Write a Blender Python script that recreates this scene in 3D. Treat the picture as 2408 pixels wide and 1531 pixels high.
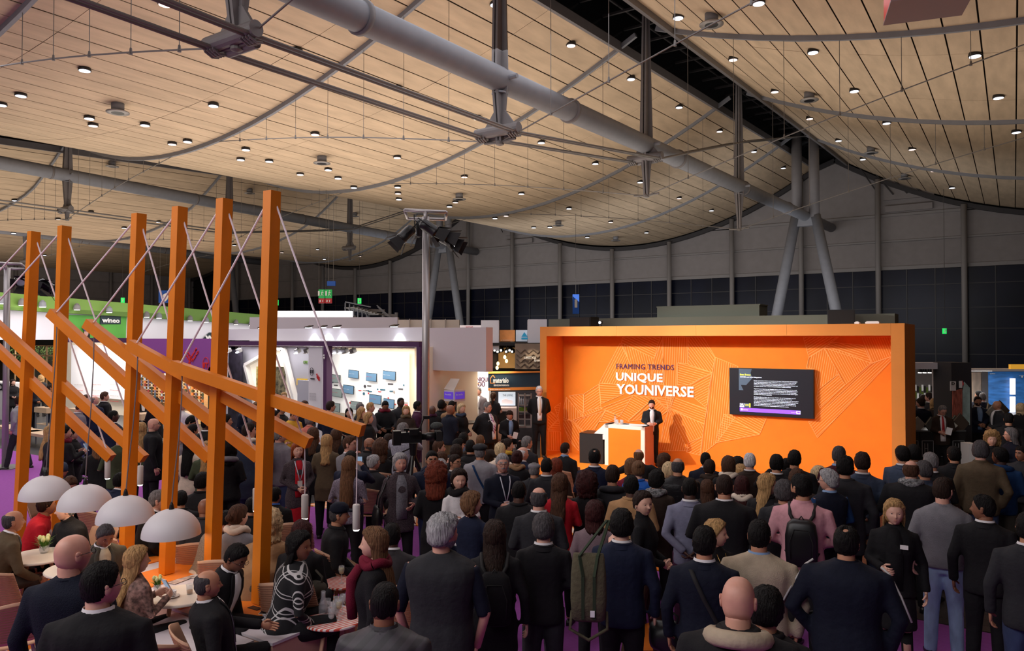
import bpy, math, random
import numpy as np
from mathutils import Vector, Matrix
for _o in list(bpy.data.objects): bpy.data.objects.remove(_o)
random.seed(7); rng = np.random.default_rng(7)
SC = bpy.context.scene
COL = SC.collection
PI = math.pi
# ---------------------------------------------------------------- camera
FPX, CX, CY, HY = 1750.0, 1204.0, 765.5, 795.0
CAMH = 3.3
TH = math.radians(34.0); PITCH = math.atan((HY-CY)/FPX)
cam = bpy.data.cameras.new('camera'); camo = bpy.data.objects.new('camera', cam); COL.objects.link(camo)
cam.sensor_width = 36; cam.lens = FPX/2408*36; cam.clip_end = 400
camo.location = (0, 0, CAMH); camo.rotation_euler = (PI/2+PITCH, 0, TH)
SC.camera = camo
# ---------------------------------------------------------------- world, exposure
w = bpy.data.worlds.new('dusk'); SC.world = w; w.use_nodes = True
w.node_tree.nodes['Background'].inputs[0].default_value = (0.50, 0.48, 0.52, 1)
w.node_tree.nodes['Background'].inputs[1].default_value = 0.085
vs = SC.view_settings
vs.view_transform = 'Standard'; vs.look = 'None'; vs.exposure = 0.0; vs.gamma = 1; vs.use_curve_mapping = False
# ---------------------------------------------------------------- large lights
def lin(c): 
    c = c/255.0
    return c/12.92 if c <= .04045 else ((c+.055)/1.055)**2.4
def rgb(c): return (lin(c[0]), lin(c[1]), lin(c[2]))
def area(name, loc, size, power, col=(1,.95,.88), direction=(0,0,-1), spread=PI):
    l = bpy.data.lights.new(name, 'AREA'); l.shape = 'RECTANGLE'; l.size, l.size_y = size; l.energy = power; l.color = col; l.spread = spread
    o = bpy.data.objects.new(name, l); COL.objects.link(o); o.location = loc
    o.rotation_euler = Vector(direction).to_track_quat('-Z', 'Y').to_euler()
    return o
def spot(name, loc, target, power, angle=60, blend=.3, col=(1,.96,.9), size=.05):
    l = bpy.data.lights.new(name, 'SPOT'); l.energy = power; l.spot_size = math.radians(angle); l.spot_blend = blend; l.color = col; l.shadow_soft_size = size
    o = bpy.data.objects.new(name, l); COL.objects.link(o); o.location = loc
    o.rotation_euler = (Vector(target)-Vector(loc)).to_track_quat('-Z', 'Y').to_euler()
    return o
# unseen upward area lamps added to brighten the ceiling, for the stands' spill
area('ceiling_fill', (-27, 17, 4.6), (34, 12), 1650, (1, .87, .76), (0, 0, 1))
area('ceiling_fill', (-14, 27, 5.0), (26, 12), 1000, (1, .87, .76), (0, 0, 1))
area('ceiling_fill', (-60, 26, 5.4), (30, 24), 1900, (1, .84, .72), (0, 0, 1))
area('ceiling_fill', (4, 20, 5.0), (8, 16), 170, (1, .82, .70), (0, 0, 1))
area('hall_downlight_fill', (-13, 13, 10.2), (22, 8), 700, (.93, .93, 1))
area('hall_downlight_fill', (-27, 10, 10.2), (14, 10), 1300, (.95, .93, 1))
area('wall_fill', (-25, 40, 4.8), (44, 5), 1250, (.98, .97, 1), (0, .8, .5))  # unseen lamp added to brighten the end wall
area('wall_fill', (-66, 24, 5.2), (5, 24), 520, (.95, .92, .95), (-.9, 0, .4))  # unseen lamp added to brighten the left wall
area('lounge_fill', (-13, -3, 8.5), (10, 4), 620, (1, .93, .88), (.25, .75, -.75))  # unseen front light added for the orange posts and lounge
area('hall_downlight_fill', (-4, -3, 9.5), (10, 4), 520, (.98, .95, .98), (.1, .7, -.7))  # added fill from behind the camera, lifts the front of the crowd
# ---------------------------------------------------------------- materials
MATS = {}
def mat(name, col, rough=.6, metal=0, noise=0, nscale=30, bump=0, bscale=60, emit=0, spec=.5, stretch=None, alpha=1, trans=0, rand=0, ecol=None, wave=None):
    if name in MATS: return MATS[name]
    m = bpy.data.materials.new(name); m.use_nodes = True; nt = m.node_tree; b = nt.nodes['Principled BSDF']
    c = rgb(col); b.inputs['Base Color'].default_value = (*c, 1); b.inputs['Roughness'].default_value = rough; b.inputs['Metallic'].default_value = metal
    b.inputs['Specular IOR Level'].default_value = spec
    if trans: b.inputs['Transmission Weight'].default_value = trans
    if alpha < 1: b.inputs['Alpha'].default_value = alpha
    if emit:
        b.inputs['Emission Color'].default_value = (*(rgb(ecol) if ecol else c), 1); b.inputs['Emission Strength'].default_value = emit
    tc = None
    def coord():
        nonlocal tc
        if tc is None:
            t = nt.nodes.new('ShaderNodeTexCoord'); mp = nt.nodes.new('ShaderNodeMapping'); nt.links.new(t.outputs['Object'], mp.inputs[0])
            if stretch: mp.inputs['Scale'].default_value = stretch
            tc = mp
        return tc.outputs[0]
    last = None
    if noise or rand or wave:
        last = None
        if noise:
            n = nt.nodes.new('ShaderNodeTexNoise'); n.inputs['Scale'].default_value = nscale; n.inputs['Detail'].default_value = 4
            nt.links.new(coord(), n.inputs['Vector'])
            mr = nt.nodes.new('ShaderNodeMapRange'); mr.inputs[1].default_value = .3; mr.inputs[2].default_value = .7
            mr.inputs[3].default_value = 1-noise; mr.inputs[4].default_value = 1+noise; nt.links.new(n.outputs[0], mr.inputs[0])
            last = mr.outputs[0]
        if rand:
            oi = nt.nodes.new('ShaderNodeObjectInfo'); mr = nt.nodes.new('ShaderNodeMapRange'); mr.inputs[3].default_value = 1-rand; mr.inputs[4].default_value = 1+rand
            nt.links.new(oi.outputs['Random'], mr.inputs[0])
            if last:
                mm = nt.nodes.new('ShaderNodeMath'); mm.operation = 'MULTIPLY'; nt.links.new(last, mm.inputs[0]); nt.links.new(mr.outputs[0], mm.inputs[1]); last = mm.outputs[0]
            else: last = mr.outputs[0]
        if wave:
            wv = nt.nodes.new('ShaderNodeTexWave'); wv.bands_direction = wave[0]; wv.inputs['Scale'].default_value = wave[1]; wv.inputs['Distortion'].default_value = wave[3] if len(wave) > 3 else 0
            nt.links.new(coord(), wv.inputs['Vector'])
            mr = nt.nodes.new('ShaderNodeMapRange'); mr.inputs[3].default_value = 1-wave[2]; mr.inputs[4].default_value = 1+wave[2]; nt.links.new(wv.outputs[0], mr.inputs[0])
            if last:
                mm = nt.nodes.new('ShaderNodeMath'); mm.operation = 'MULTIPLY'; nt.links.new(last, mm.inputs[0]); nt.links.new(mr.outputs[0], mm.inputs[1]); last = mm.outputs[0]
            else: last = mr.outputs[0]
        vm = nt.nodes.new('ShaderNodeVectorMath'); vm.operation = 'SCALE'; vm.inputs[0].default_value = c
        nt.links.new(last, vm.inputs['Scale']); nt.links.new(vm.outputs[0], b.inputs['Base Color'])
    if bump:
        n = nt.nodes.new('ShaderNodeTexNoise'); n.inputs['Scale'].default_value = bscale; n.inputs['Detail'].default_value = 3
        nt.links.new(coord(), n.inputs['Vector'])
        bp = nt.nodes.new('ShaderNodeBump'); bp.inputs['Strength'].default_value = bump; bp.inputs['Distance'].default_value = .02
        nt.links.new(n.outputs[0], bp.inputs['Height']); nt.links.new(bp.outputs[0], b.inputs['Normal'])
    MATS[name] = m; return m
def stripes(name, c1, c2, scale, rot=(0,0,0), rough=.6, duty=.5, rnd=0):
    """two colours in even bands across the object's X after a rotation"""
    if name in MATS: return MATS[name]
    m = bpy.data.materials.new(name); m.use_nodes = True; nt = m.node_tree; b = nt.nodes['Principled BSDF']; b.inputs['Roughness'].default_value = rough
    t = nt.nodes.new('ShaderNodeTexCoord'); mp = nt.nodes.new('ShaderNodeMapping'); mp.inputs['Rotation'].default_value = rot
    nt.links.new(t.outputs['Object'], mp.inputs[0]); sx = nt.nodes.new('ShaderNodeSeparateXYZ'); nt.links.new(mp.outputs[0], sx.inputs[0])
    a = nt.nodes.new('ShaderNodeMath'); a.operation = 'MULTIPLY'; a.inputs[1].default_value = scale; nt.links.new(sx.outputs[0], a.inputs[0])
    f = nt.nodes.new('ShaderNodeMath'); f.operation = 'FRACT'; nt.links.new(a.outputs[0], f.inputs[0])
    g = nt.nodes.new('ShaderNodeMath'); g.operation = 'GREATER_THAN'; g.inputs[1].default_value = duty; nt.links.new(f.outputs[0], g.inputs[0])
    mx = nt.nodes.new('ShaderNodeMix'); mx.data_type = 'RGBA'; mx.inputs[6].default_value = (*rgb(c1), 1); mx.inputs[7].default_value = (*rgb(c2), 1)
    nt.links.new(g.outputs[0], mx.inputs[0]); nt.links.new(mx.outputs[2], b.inputs['Base Color'])
    MATS[name] = m; return m
# ---------------------------------------------------------------- mesh helper
class MB:
    def __init__(s): s.v = []; s.f = []; s.m = []; s.k = 0
    def add(s, vs, fs):
        n = len(s.v); s.v += [tuple(map(float, p)) for p in vs]; s.f += [tuple(i+n for i in f) for f in fs]; s.m += [s.k]*len(fs); return s
    def box(s, a, b):
        x0,y0,z0 = a; x1,y1,z1 = b
        return s.add([(x0,y0,z0),(x1,y0,z0),(x1,y1,z0),(x0,y1,z0),(x0,y0,z1),(x1,y0,z1),(x1,y1,z1),(x0,y1,z1)],
              [(3,2,1,0),(4,5,6,7),(0,1,5,4),(1,2,6,5),(2,3,7,6),(3,0,4,7)])
    def obox(s, c, size, R=None):
        h = [x/2 for x in size]; vs = []
        for z in (-1,1):
            for x,y in ((-1,-1),(1,-1),(1,1),(-1,1)):
                p = Vector((x*h[0], y*h[1], z*h[2])); p = (R @ p) if R else p; vs.append(p+Vector(c))
        return s.add(vs, [(3,2,1,0),(4,5,6,7),(0,1,5,4),(1,2,6,5),(2,3,7,6),(3,0,4,7)])
    def bar(s, p, q, wx, wz=None, up=(0,0,1)):
        p = Vector(p); q = Vector(q); d = (q-p); L = d.length
        if L < 1e-6: return s
        R = d.to_track_quat('Z', 'Y').to_matrix()
        z = d/L; u = Vector(up); x = u.cross(z)
        if x.length < 1e-4: x = Vector((1,0,0)).cross(z)
        x.normalize(); y = z.cross(x); R = Matrix((x, y, z)).transposed()
        return s.obox((p+q)/2, (wx, wz or wx, L), R)
    def tube(s, pts, rad, n=8, cap=True, ell=1.0):
        pts = [Vector(p) for p in pts]
        if not hasattr(rad, '__len__'): rad = [rad]*len(pts)
        rings = []; px = None
        for i, p in enumerate(pts):
            d = (pts[min(i+1, len(pts)-1)]-pts[max(i-1, 0)]).normalized()
            if px is None:
                px = Vector((1,0,0)) if abs(d.x) < .8 else Vector((0,1,0))
            px = (px-d*px.dot(d)).normalized(); py = d.cross(px)
            rings.append([p+px*(rad[i]*math.cos(2*PI*k/n))+py*(rad[i]*ell*math.sin(2*PI*k/n)) for k in range(n)])
        return s.rings(rings, cap)
    def rings(s, rings, cap=True):
        n = len(rings[0]); vs = [p for r in rings for p in r]; fs = []
        for i in range(len(rings)-1):
            for k in range(n):
                a = i*n+k; b = i*n+(k+1) % n; fs.append((a, b, b+n, a+n))
        if cap: fs.append(tuple(range(n-1, -1, -1))); fs.append(tuple((len(rings)-1)*n+k for k in range(n)))
        return s.add(vs, fs)
    def lathe(s, c, prof, n=24):
        rings = [[(c[0]+r*math.cos(2*PI*k/n), c[1]+r*math.sin(2*PI*k/n), c[2]+z) for k in range(n)] for r, z in prof]
        return s.rings(rings, True)
    def ball(s, c, r, nu=10, nv=7):
        rr = r if hasattr(r, '__len__') else (r, r, r)
        rings = []
        for j in range(nv+1):
            t = PI*(.02+.96*j/nv)
            rings.append([(c[0]+rr[0]*math.sin(t)*math.cos(2*PI*k/nu), c[1]+rr[1]*math.sin(t)*math.sin(2*PI*k/nu), c[2]-rr[2]*math.cos(t)) for k in range(nu)])
        return s.rings(rings, True)
    def quad(s, a, b, c, d): return s.add([a, b, c, d], [(0, 1, 2, 3)])
    def prism(s, poly, off):
        n = len(poly); o = Vector(off); vs = [Vector(p) for p in poly]; vs += [p+o for p in vs]
        fs = [tuple(range(n-1, -1, -1)), tuple(range(n, 2*n))]+[(i, (i+1) % n, (i+1) % n+n, i+n) for i in range(n)]
        return s.add(vs, fs)
    def build(s, name, m, parent=None, smooth=False, loc=None):
        me = bpy.data.meshes.new(name); me.from_pydata(s.v, [], s.f)
        ms = m if isinstance(m, (list, tuple)) else [m]
        for x in ms: me.materials.append(x)
        if len(ms) > 1: me.polygons.foreach_set('material_index', s.m)
        if smooth: me.polygons.foreach_set('use_smooth', [True]*len(me.polygons))
        me.update()
        o = bpy.data.objects.new(name, me); COL.objects.link(o)
        if parent: o.parent = parent
        if loc: o.location = loc
        return o
def empty(name, loc=(0,0,0), rz=0):
    o = bpy.data.objects.new(name, None); COL.objects.link(o); o.location = loc; o.rotation_euler = (0,0,rz); o.empty_display_size = .1; return o
def tag(o, label, cat, group=None, kind=None):
    o['label'] = label; o['category'] = cat
    if group: o['group'] = group
    if kind: o['kind'] = kind
    return o
def struct(o, label=None):
    o['kind'] = 'structure'
    if label: o['label'] = label
    return o
def settle(root, base):
    """move a thing's origin to base while its meshes stay where they are"""
    b = Vector(base); root.location = b
    def kids(p):
        for c in [x for x in bpy.data.objects if x.parent == p]: yield c
    return root
# ---------------------------------------------------------------- pixel -> world (used to take positions off the photograph)
NTH = ['first','second','third','fourth','fifth','sixth','seventh','eighth','ninth','tenth','eleventh','twelfth','thirteenth','fourteenth','fifteenth','sixteenth','seventeenth','eighteenth','nineteenth','twentieth']
FW = Vector((-math.sin(TH), math.cos(TH), 0)); RT = Vector((math.cos(TH), math.sin(TH), 0))
def ray(px, py):
    x = (px-CX)/FPX; y = -(py-CY)/FPX
    f = math.cos(PITCH)-y*math.sin(PITCH); u = math.sin(PITCH)+y*math.cos(PITCH)
    return FW*f+RT*x+Vector((0,0,u))
O = Vector((0,0,CAMH))
def onZ(px, py, z): d = ray(px, py); return O+d*((z-CAMH)/d.z)
def onY(px, py, Y): d = ray(px, py); return O+d*(Y/d.y)
def onX(px, py, X): d = ray(px, py); return O+d*(X/d.x)
def onD(px, py, D): d = ray(px, py); return O+d*(D/(d.dot(FW)))
def textmesh(s, size, m, name='lettering', parent=None, loc=(0,0,0), rot=(PI/2,0,0), ext=.004, bold=0, width=None, height=None, sx=None, align='LEFT', space=1):
    cu = bpy.data.curves.new(name, 'FONT'); cu.body = s; cu.size = size; cu.extrude = ext; cu.offset = bold; cu.align_x = align; cu.resolution_u = 2; cu.space_character = space
    to = bpy.data.objects.new('tmp', cu); COL.objects.link(to)
    dg = bpy.context.evaluated_depsgraph_get(); me = bpy.data.meshes.new_from_object(to.evaluated_get(dg)); bpy.data.objects.remove(to); bpy.data.curves.remove(cu)
    n = len(me.vertices); a = np.empty(n*3); me.vertices.foreach_get('co', a); a = a.reshape(-1, 3)
    if n:
        if align == 'LEFT': a[:, 0] -= a[:, 0].min()
        if width: a[:, 0] *= width/(a[:, 0].max()-a[:, 0].min())
        if height: a[:, 1] *= height/(a[:, 1].max()-min(0, a[:, 1].min()))
    me.vertices.foreach_set('co', a.ravel()); me.materials.clear(); me.materials.append(m); me.name = name; me.update()
    o = bpy.data.objects.new(name, me); COL.objects.link(o); o.location = loc; o.rotation_euler = rot
    if parent: o.parent = parent
    return o
# ================================================================ the hall
M_wood = mat('ceiling_board', (200,176,146), .8, noise=.12, nscale=1.2, rand=.055, stretch=(3,.6,3), bump=.15, bscale=90)
M_dark = mat('dark_void', (16,15,16), .9)
M_joint = mat('joint_board', (60,45,35), .95)
M_steel = mat('grey_painted_steel', (122,124,130), .55, noise=.06, nscale=3)
M_steel2 = mat('dark_painted_steel', (112,108,108), .55, noise=.06, nscale=3)
M_cable = mat('cable_steel', (112,108,104), .6, 0)
M_wall = mat('wall_cladding', (138,132,130), .8, noise=.06, nscale=2, rand=.04)
M_rail = mat('wall_rail', (136,132,130), .6)
M_glass = mat('dusk_glass', (15,19,36), .3, noise=.55, nscale=.3, spec=.15)
M_mull = mat('window_mullion', (44,42,44), .5)
M_white = mat('white_paint', (232,228,226), .6)
RX = [-10.2+30*k for k in (-2,-1,0,1)]
YW = 53.9; XL = -84.0; XR = 19.5; YN = -6.0
def zr(Y): return min(12.4+.0635*max(Y, -4), 15.75)
ZV = 10.65
def cz(X, Y):
    u = (X+10.2)/30; u = abs(u-round(u))*2
    return ZV+(zr(Y)-ZV)*(1-u)**2
def hitceil(px, py):
    d = ray(px, py); d = d/d.dot(FW); t = 6.0
    while t < 110:
        p = O+d*t
        if p.z >= cz(p.x, p.y)-.02 and p.y > -5: return p
        t += .06
    return p
# rib lines: y at ridge k=0 (X=-10.2), k=-1 (X=-40.2) ...
RIBY = [(-2.5,-1),(7.3,9.3),(14.6,18.8),(23.2,28.3),(33.4,38.4),(44.5,48.2)]
def riby(i, X):
    a, b = RIBY[i]; t = (-10.2-X)/30.0; t = max(-.5, min(t, 1.2)); return a+(b-a)*t
# ceiling: one structure per half bay, its boards are parts
edges = [YN]+[None]
halves = [(-84,-71.2),(-69.2,-55.2),(-55.2,-41.2),(-39.2,-25.2),(-25.2,-11.2),(-9.2,4.8),(4.8,18.8)]
for hi, (xa, xb) in enumerate(halves):
    n = round((xb-xa)/.76); dx = (xb-xa)/n
    bk = MB()
    for i in range(n):
        x0 = xa+i*dx; x1 = x0+dx
        ys = np.linspace(YN, YW, 9)
        for y0, y1 in zip(ys[:-1], ys[1:]):
            bk.quad((x0,y0,cz(x0,y0)+.12),(x1,y0,cz(x1,y0)+.12),(x1,y1,cz(x1,y1)+.12),(x0,y1,cz(x0,y1)+.12))
    ce = struct(bk.build('ceiling', M_joint)); ce['label'] = 'sagging timber board ceiling between two ridges'
    far = xb < -41
    lens = np.linspace(YN, YW, 4 if far else 13)
    for i in range(n):
        x0 = xa+i*dx+.02; x1 = x0+dx-.04
        off = random.random()*.0
        for y0, y1 in zip(lens[:-1], lens[1:]):
            b = MB(); dz = random.uniform(-.004, .004)
            lo = .0   # one edge of every board sits a little lower (lapped look)
            q = [(x0,y0+.008),(x1,y0+.008),(x1,y1-.008),(x0,y1-.008)]
            c = [cz(*p)+dz+(lo if (k in (0,3)) == (abs(((x0+10.2)/30) % 1) < .5) else 0) for k, p in enumerate(q)]
            vs = [(p[0],p[1],z) for p, z in zip(q, c)]+[(p[0],p[1],z+.012) for p, z in zip(q, c)]
            b.add(vs, [(3,2,1,0),(4,5,6,7),(0,1,5,4),(1,2,6,5),(2,3,7,6),(3,0,4,7)])
            b.build('ceiling_board', M_wood, ce)
# skylight strips over the ridges
M_sky = mat('skylight_glass', (14,15,18), .25)
for k, x in enumerate(RX[1:3]):
    b = MB()
    for y0, y1 in zip(np.linspace(YN, YW, 10)[:-1], np.linspace(YN, YW, 10)[1:]):
        z0 = zr(y0)+1.2; z1 = zr(y1)+1.2
        b.quad((x-1.3,y0,z0),(x+1.3,y0,z0),(x+1.3,y1,z1),(x-1.3,y1,z1))
        for s in (-1, 1):
            b.quad((x+s*1.02,y0,cz(x+1.0,y0)-.05),(x+s*1.3,y0,z0),(x+s*1.3,y1,z1),(x+s*1.02,y1,cz(x+1.0,y1)-.05))
    sk = struct(b.build('window_%d' % (k+1), M_sky)); sk['label'] = 'dark skylight strip along the roof ridge'
    fr = MB()
    for y in np.arange(YN+1, YW, 1.6): fr.bar((x-1.1,y,zr(y)+.25),(x+1.1,y,zr(y)+.25), .08)
    for s in (-.5, .5): fr.bar((x+s,YN,zr(YN)+.4),(x+s,YW-.2,zr(YW)+.4), .06)
    fr.build('glazing_bar', M_mull, sk)
    for s in (-1, 1):
        e = MB()
        yy = np.linspace(YN, YW, 8)
        for y0, y1 in zip(yy[:-1], yy[1:]): e.bar((x+s*1.03,y0,cz(x+1.0,y0)-.08),(x+s*1.03,y1,cz(x+1.0,y1)-.08), .12, .32)
        e.build('edge_beam', M_steel2, sk)
# tubes, masts, cables
def tubez(k, y): return (9.35+(y-9.3)*.032 if k == 0 else 11.7-(y-15.8)*.016 if k == 1 else 12.1-(y-40)*.02)
MASTY = {0:[-2.5,7.3,14.6,23.2,33.4], 1:[9.3,18.8,28.3,38.4], 2:[20,29.5,39.5]}
words = ['nearest','middle','farthest']
for k, x in enumerate([-10.2,-40.2,-70.2]):
    b = MB(); ys = np.linspace(-6 if k == 0 else 2, YW-.1, 10); pts = [(x, y, tubez(k, y)) for y in ys]
    b.tube(pts, .30 if k == 0 else .33, 20)
    t = tag(b.build('roof_tube', M_steel, smooth=True), ['thick grey roof tube running above the orange stage','grey roof tube crossing behind the orange posts','farthest grey roof tube at the left of the hall'][k], 'roof tube', 'roof tubes')
    for j in range(1, 6):
        c = MB(); y = 8*j+2; c.tube([(x,y-.05,tubez(k,y)),(x,y+.05,tubez(k,y))], .345, 20); c.build('flange', M_steel2, t, smooth=True)
    for mi, y in enumerate(MASTY[k]):
        zt = tubez(k, y); zb = (7.85+.01*y) if k == 0 else 9.4-.02*(y-18) if k == 1 else 9.6; ztop = zr(y)+.3
        e = tag(empty('roof_mast', (x,y,zb)), 'tapered grey steel mast through the %s roof tube, %s from the camera' % (['stage-side','middle','left far'][k], ['nearest','second','third','fourth','fifth'][mi]), 'mast', 'roof masts')
        def spindle(z0, z1, w0, w1, nm):
            q = MB(); hw = lambda ww: ww/2
            for s in (-1, 1):
                q.add([(s*.05-.03,-w0/2,z0-zb),(s*.05+.03,-w0/2,z0-zb),(s*.05+.03,w0/2,z0-zb),(s*.05-.03,w0/2,z0-zb),(s*.05-.03,-w1/2,z1-zb),(s*.05+.03,-w1/2,z1-zb),(s*.05+.03,w1/2,z1-zb),(s*.05-.03,w1/2,z1-zb)],
                      [(3,2,1,0),(4,5,6,7),(0,1,5,4),(1,2,6,5),(2,3,7,6),(3,0,4,7)])
            q.add([(-w0/2,-.02,z0-zb),(w0/2,-.02,z0-zb),(w0/2,.02,z0-zb),(-w0/2,.02,z0-zb),(-w1/2,-.02,z1-zb),(w1/2,-.02,z1-zb),(w1/2,.02,z1-zb),(-w1/2,.02,z1-zb)],
                      [(3,2,1,0),(4,5,6,7),(0,1,5,4),(1,2,6,5),(2,3,7,6),(3,0,4,7)])
            q.build(nm, M_steel2, e)
        spindle(zb, zt, .12, .50, 'lower_strut'); spindle(zt, ztop, .48, .26, 'upper_strut')
        q = MB(); q.tube([(-.5,0,zt-zb),(.5,0,zt-zb)], .06, 8); q.lathe((0,0,zt-zb-.36), [(.2,0),(.2,.04)], 12); q.build('pin_collar', M_steel, e)
        q = MB(); q.lathe((0,0,-.08), [(.02,0),(.10,.03),(.10,.10),(.03,.16)], 12)
        for s in (-1, 1): q.tube([(0,0,0),(s*.45,0,.04)], .035, 6)
        q.build('cable_node', M_cable, e)
        if y < 30 or k:
            zs = ({7.3:8.05,14.6:8.25,23.2:9.35,-2.5:8.05}.get(y, 9.9))-zb
            q = MB()
            q.tube([(-.62,-.1,zs),(.62,-.1,zs)], .13, 14); q.tube([(-.35,.1,zs-.1),(.35,.1,zs-.1)], .09, 12)
            for a in (-.56,-.49,-.42,-.35,.35,.42,.49,.56): q.tube([(a,-.2,zs-.13),(a,-.06,zs-.19),(a,.06,zs-.16)], .02, 6)
            q.add([(-.5,-.03,zs+.05),(.5,-.03,zs+.05),(.16,-.03,zs+.5),(-.16,-.03,zs+.5),(-.5,.03,zs+.05),(.5,.03,zs+.05),(.16,.03,zs+.5),(-.16,.03,zs+.5)], [(0,1,2,3),(7,6,5,4),(0,4,5,1),(1,5,6,2),(2,6,7,3),(3,7,4,0)])
            for a in (-.5,-.4,.4,.5): q.lathe((a,-.1,zs-.16), [(.05,0),(.06,.05),(.05,.1)], 8)
            q.build('cable_saddle', M_steel2, e)
        # tie cables with hangers to both sides
        for s in (-1, 1):
            if k == 2 and s < 0: continue
            ri = min(range(6), key=lambda i: abs(riby(i, x)-y))
            pts = []; X1 = x+s*(14.2 if s < 0 else 12.5)
            for a in np.linspace(0, 1, 9):
                X = x+(X1-x)*a; Y = riby(ri, X)+(y-riby(ri, x))*(1-a)
                Z = zb+(cz(X1, Y)-.1-zb)*a+.25*math.sin(PI*a)*0.6
                pts.append((X, Y, min(Z, cz(X, Y)-.08)))
            c = MB(); c.tube(pts, .018, 5)
            for p in pts[1:-1]:
                c.tube([p, (p[0],p[1],cz(p[0],p[1])-.05)], .009, 4); c.lathe((p[0],p[1],p[2]-.04), [(.035,0),(.02,.12)], 6)
            tag(c.build('tie_cable', M_cable), 'thin hanger cable from the %s %s mast towards the %s sag' % (['nearest','second','third','fourth','fifth'][mi], ['stage-side','middle','left far'][k], 'left' if s < 0 else 'right'), 'cable', 'roof tie cables')
# parallel main cables of the stage-side ridge
cabz = [(-2.5,8.05),(7.3,8.05),(14.6,8.25),(23.2,9.35),(33.4,12.2),(46,15.3)]
for i, dx in enumerate((-.55,-.42,.42,.55)):
    b = MB(); b.tube([(-10.2+dx, y, z-.08) for y, z in cabz], .032, 8)
    tag(b.build('main_cable', M_cable), '%s of the four grey cables along the masts of the stage-side tube' % ['leftmost','second from the left','second from the right','rightmost'][i], 'cable', 'main roof cables')
cab2 = [(2,10.0),(9.3,9.9),(18.8,9.9),(28.3,9.9),(38.4,11.3),(48,14.8)]
for i, dx in enumerate((-.5,.5)):
    b = MB(); b.tube([(-40.2+dx, y, z-.08) for y, z in cab2], .04, 8)
    tag(b.build('main_cable', M_cable), '%s grey cable of the pair slung along the masts of the middle roof tube' % ['left','right'][i], 'cable', 'main roof cables')
# ribs following the ceiling
for i in range(6):
    for (xa, xb, lab) in ((-69.8,-40.8,'far left'),(-40,-10.6,'middle'),(-9.8,18.4,'right')):
        b = MB(); xs = np.linspace(xa, xb, 25); pts = [(X, riby(i, X), cz(X, riby(i, X))-.07) for X in xs if riby(i, X) < YW-.3]
        if len(pts) < 4: continue
        for p, q in zip(pts[:-1], pts[1:]): b.bar(p, q, .10, .16)
        tag(b.build('ceiling_rib', M_steel), 'curved grey steel rib under the %s ceiling sag, %s from the camera' % (lab, ['nearest','second','third','fourth','fifth','sixth'][i]), 'rib', 'ceiling ribs')
# V columns
for k, (x, y) in enumerate(((-10.2,46.3),(-40.2,49.2),(-70.2,49.2))):
    zj = tubez(k, y); e = tag(empty('forked_column', (x,y,0)), ['forked grey column rising behind the right half of the stage','forked grey column behind the spotlight pole','forked grey column partly behind the orange posts'][k], 'column', 'forked columns')
    for s in (-1, 1):
        b = MB(); b.tube([(s*2.6,0,0),(s*.55,0,zj)], [.33,.30], 16); b.build('leg', M_steel, e, smooth=True)
        b = MB(); b.tube([(s*.5,0,zj-.1),(s*.48,0,zr(y)+.9)], .30, 16); b.build('upper_post', M_steel2, e, smooth=True)
    b = MB(); b.bar((-.7,0,zj-.35),(.7,0,zj-.35), .4, .5); b.build('node', M_steel, e)
# ---- end wall: cladding bays, rails, columns, windows
cols = [-2.5-4.8*k for k in range(-4, 17)]
bkw = MB(); bkw.box((XL-1,YW+.35,0),(XR,YW+.5,17)); bw = struct(bkw.build('wall_back', M_dark)); bw['label'] = 'dark end wall of the hall'
for i in range(len(cols)-1):
    x1, x0 = cols[i], cols[i+1]
    xs = np.linspace(x0, x1, 7)
    zl = [7.95, 9.6, 11.3, 16.5]
    for a in range(3):
        lo = zl[a]; b = MB()
        for u, v in zip(xs[:-1], xs[1:]):
            for (X) in (0,):
                h0 = min(zl[a+1]-.06, cz(u, YW)-.25); h1 = min(zl[a+1]-.06, cz(v, YW)-.25)
                if h0 <= lo+.05 and h1 <= lo+.05: continue
                h0 = max(h0, lo+.01); h1 = max(h1, lo+.01)
                b.add([(u,YW+.1,lo),(v,YW+.1,lo),(v,YW+.1,h1),(u,YW+.1,h0),(u,YW+.2,lo),(v,YW+.2,lo),(v,YW+.2,h1),(u,YW+.2,h0)], [(3,2,1,0),(0,1,5,4),(4,5,6,7),(2,3,7,6),(1,2,6,5),(3,0,4,7)])
        if b.v: b.build('cladding_panel', M_wall, bw)
    r = MB(); r.box((x0,YW-.05,7.72),(x1,YW+.15,7.95)); r.box((x0,YW,9.55),(x1,YW+.12,9.66)); r.build('rail', M_rail, bw)
    zc = min(cz(x0, YW), cz(x1, YW), 14)
    if zc > 11.4: r = MB(); r.box((x0,YW-.02,11.22),(x1,YW+.14,11.38)); r.build('rail', M_rail, bw)
    c = MB(); c.tube([(x1,YW-.35,0),(x1,YW-.35,cz(x1,YW)-.3)], .17, 12); c.build('wall_column', M_rail, bw, smooth=True)
    wn = MB(); pw = (x1-x0)/3
    for j in range(4): wn.box((x0+j*pw-.03,YW-.02,0),(x0+j*pw+.03,YW+.1,7.72))
    for z in (.9,2.3,3.9,5.2,6.7): wn.box((x0,YW-.01,z-.025),(x1,YW+.09,z+.025))
    wo = struct(wn.build('window_%d' % (i+10), M_mull)); wo['label'] = 'dark glazed bay of the end wall at dusk'
    zz = [0,.9,2.3,3.9,5.2,6.7,7.72]
    for j in range(3):
        for a in range(6):
            g = MB(); g.box((x0+j*pw+.03,YW+.03,zz[a]+.02),(x0+(j+1)*pw-.03,YW+.06,zz[a+1]-.02)); g.build('pane', M_glass, wo)
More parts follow.
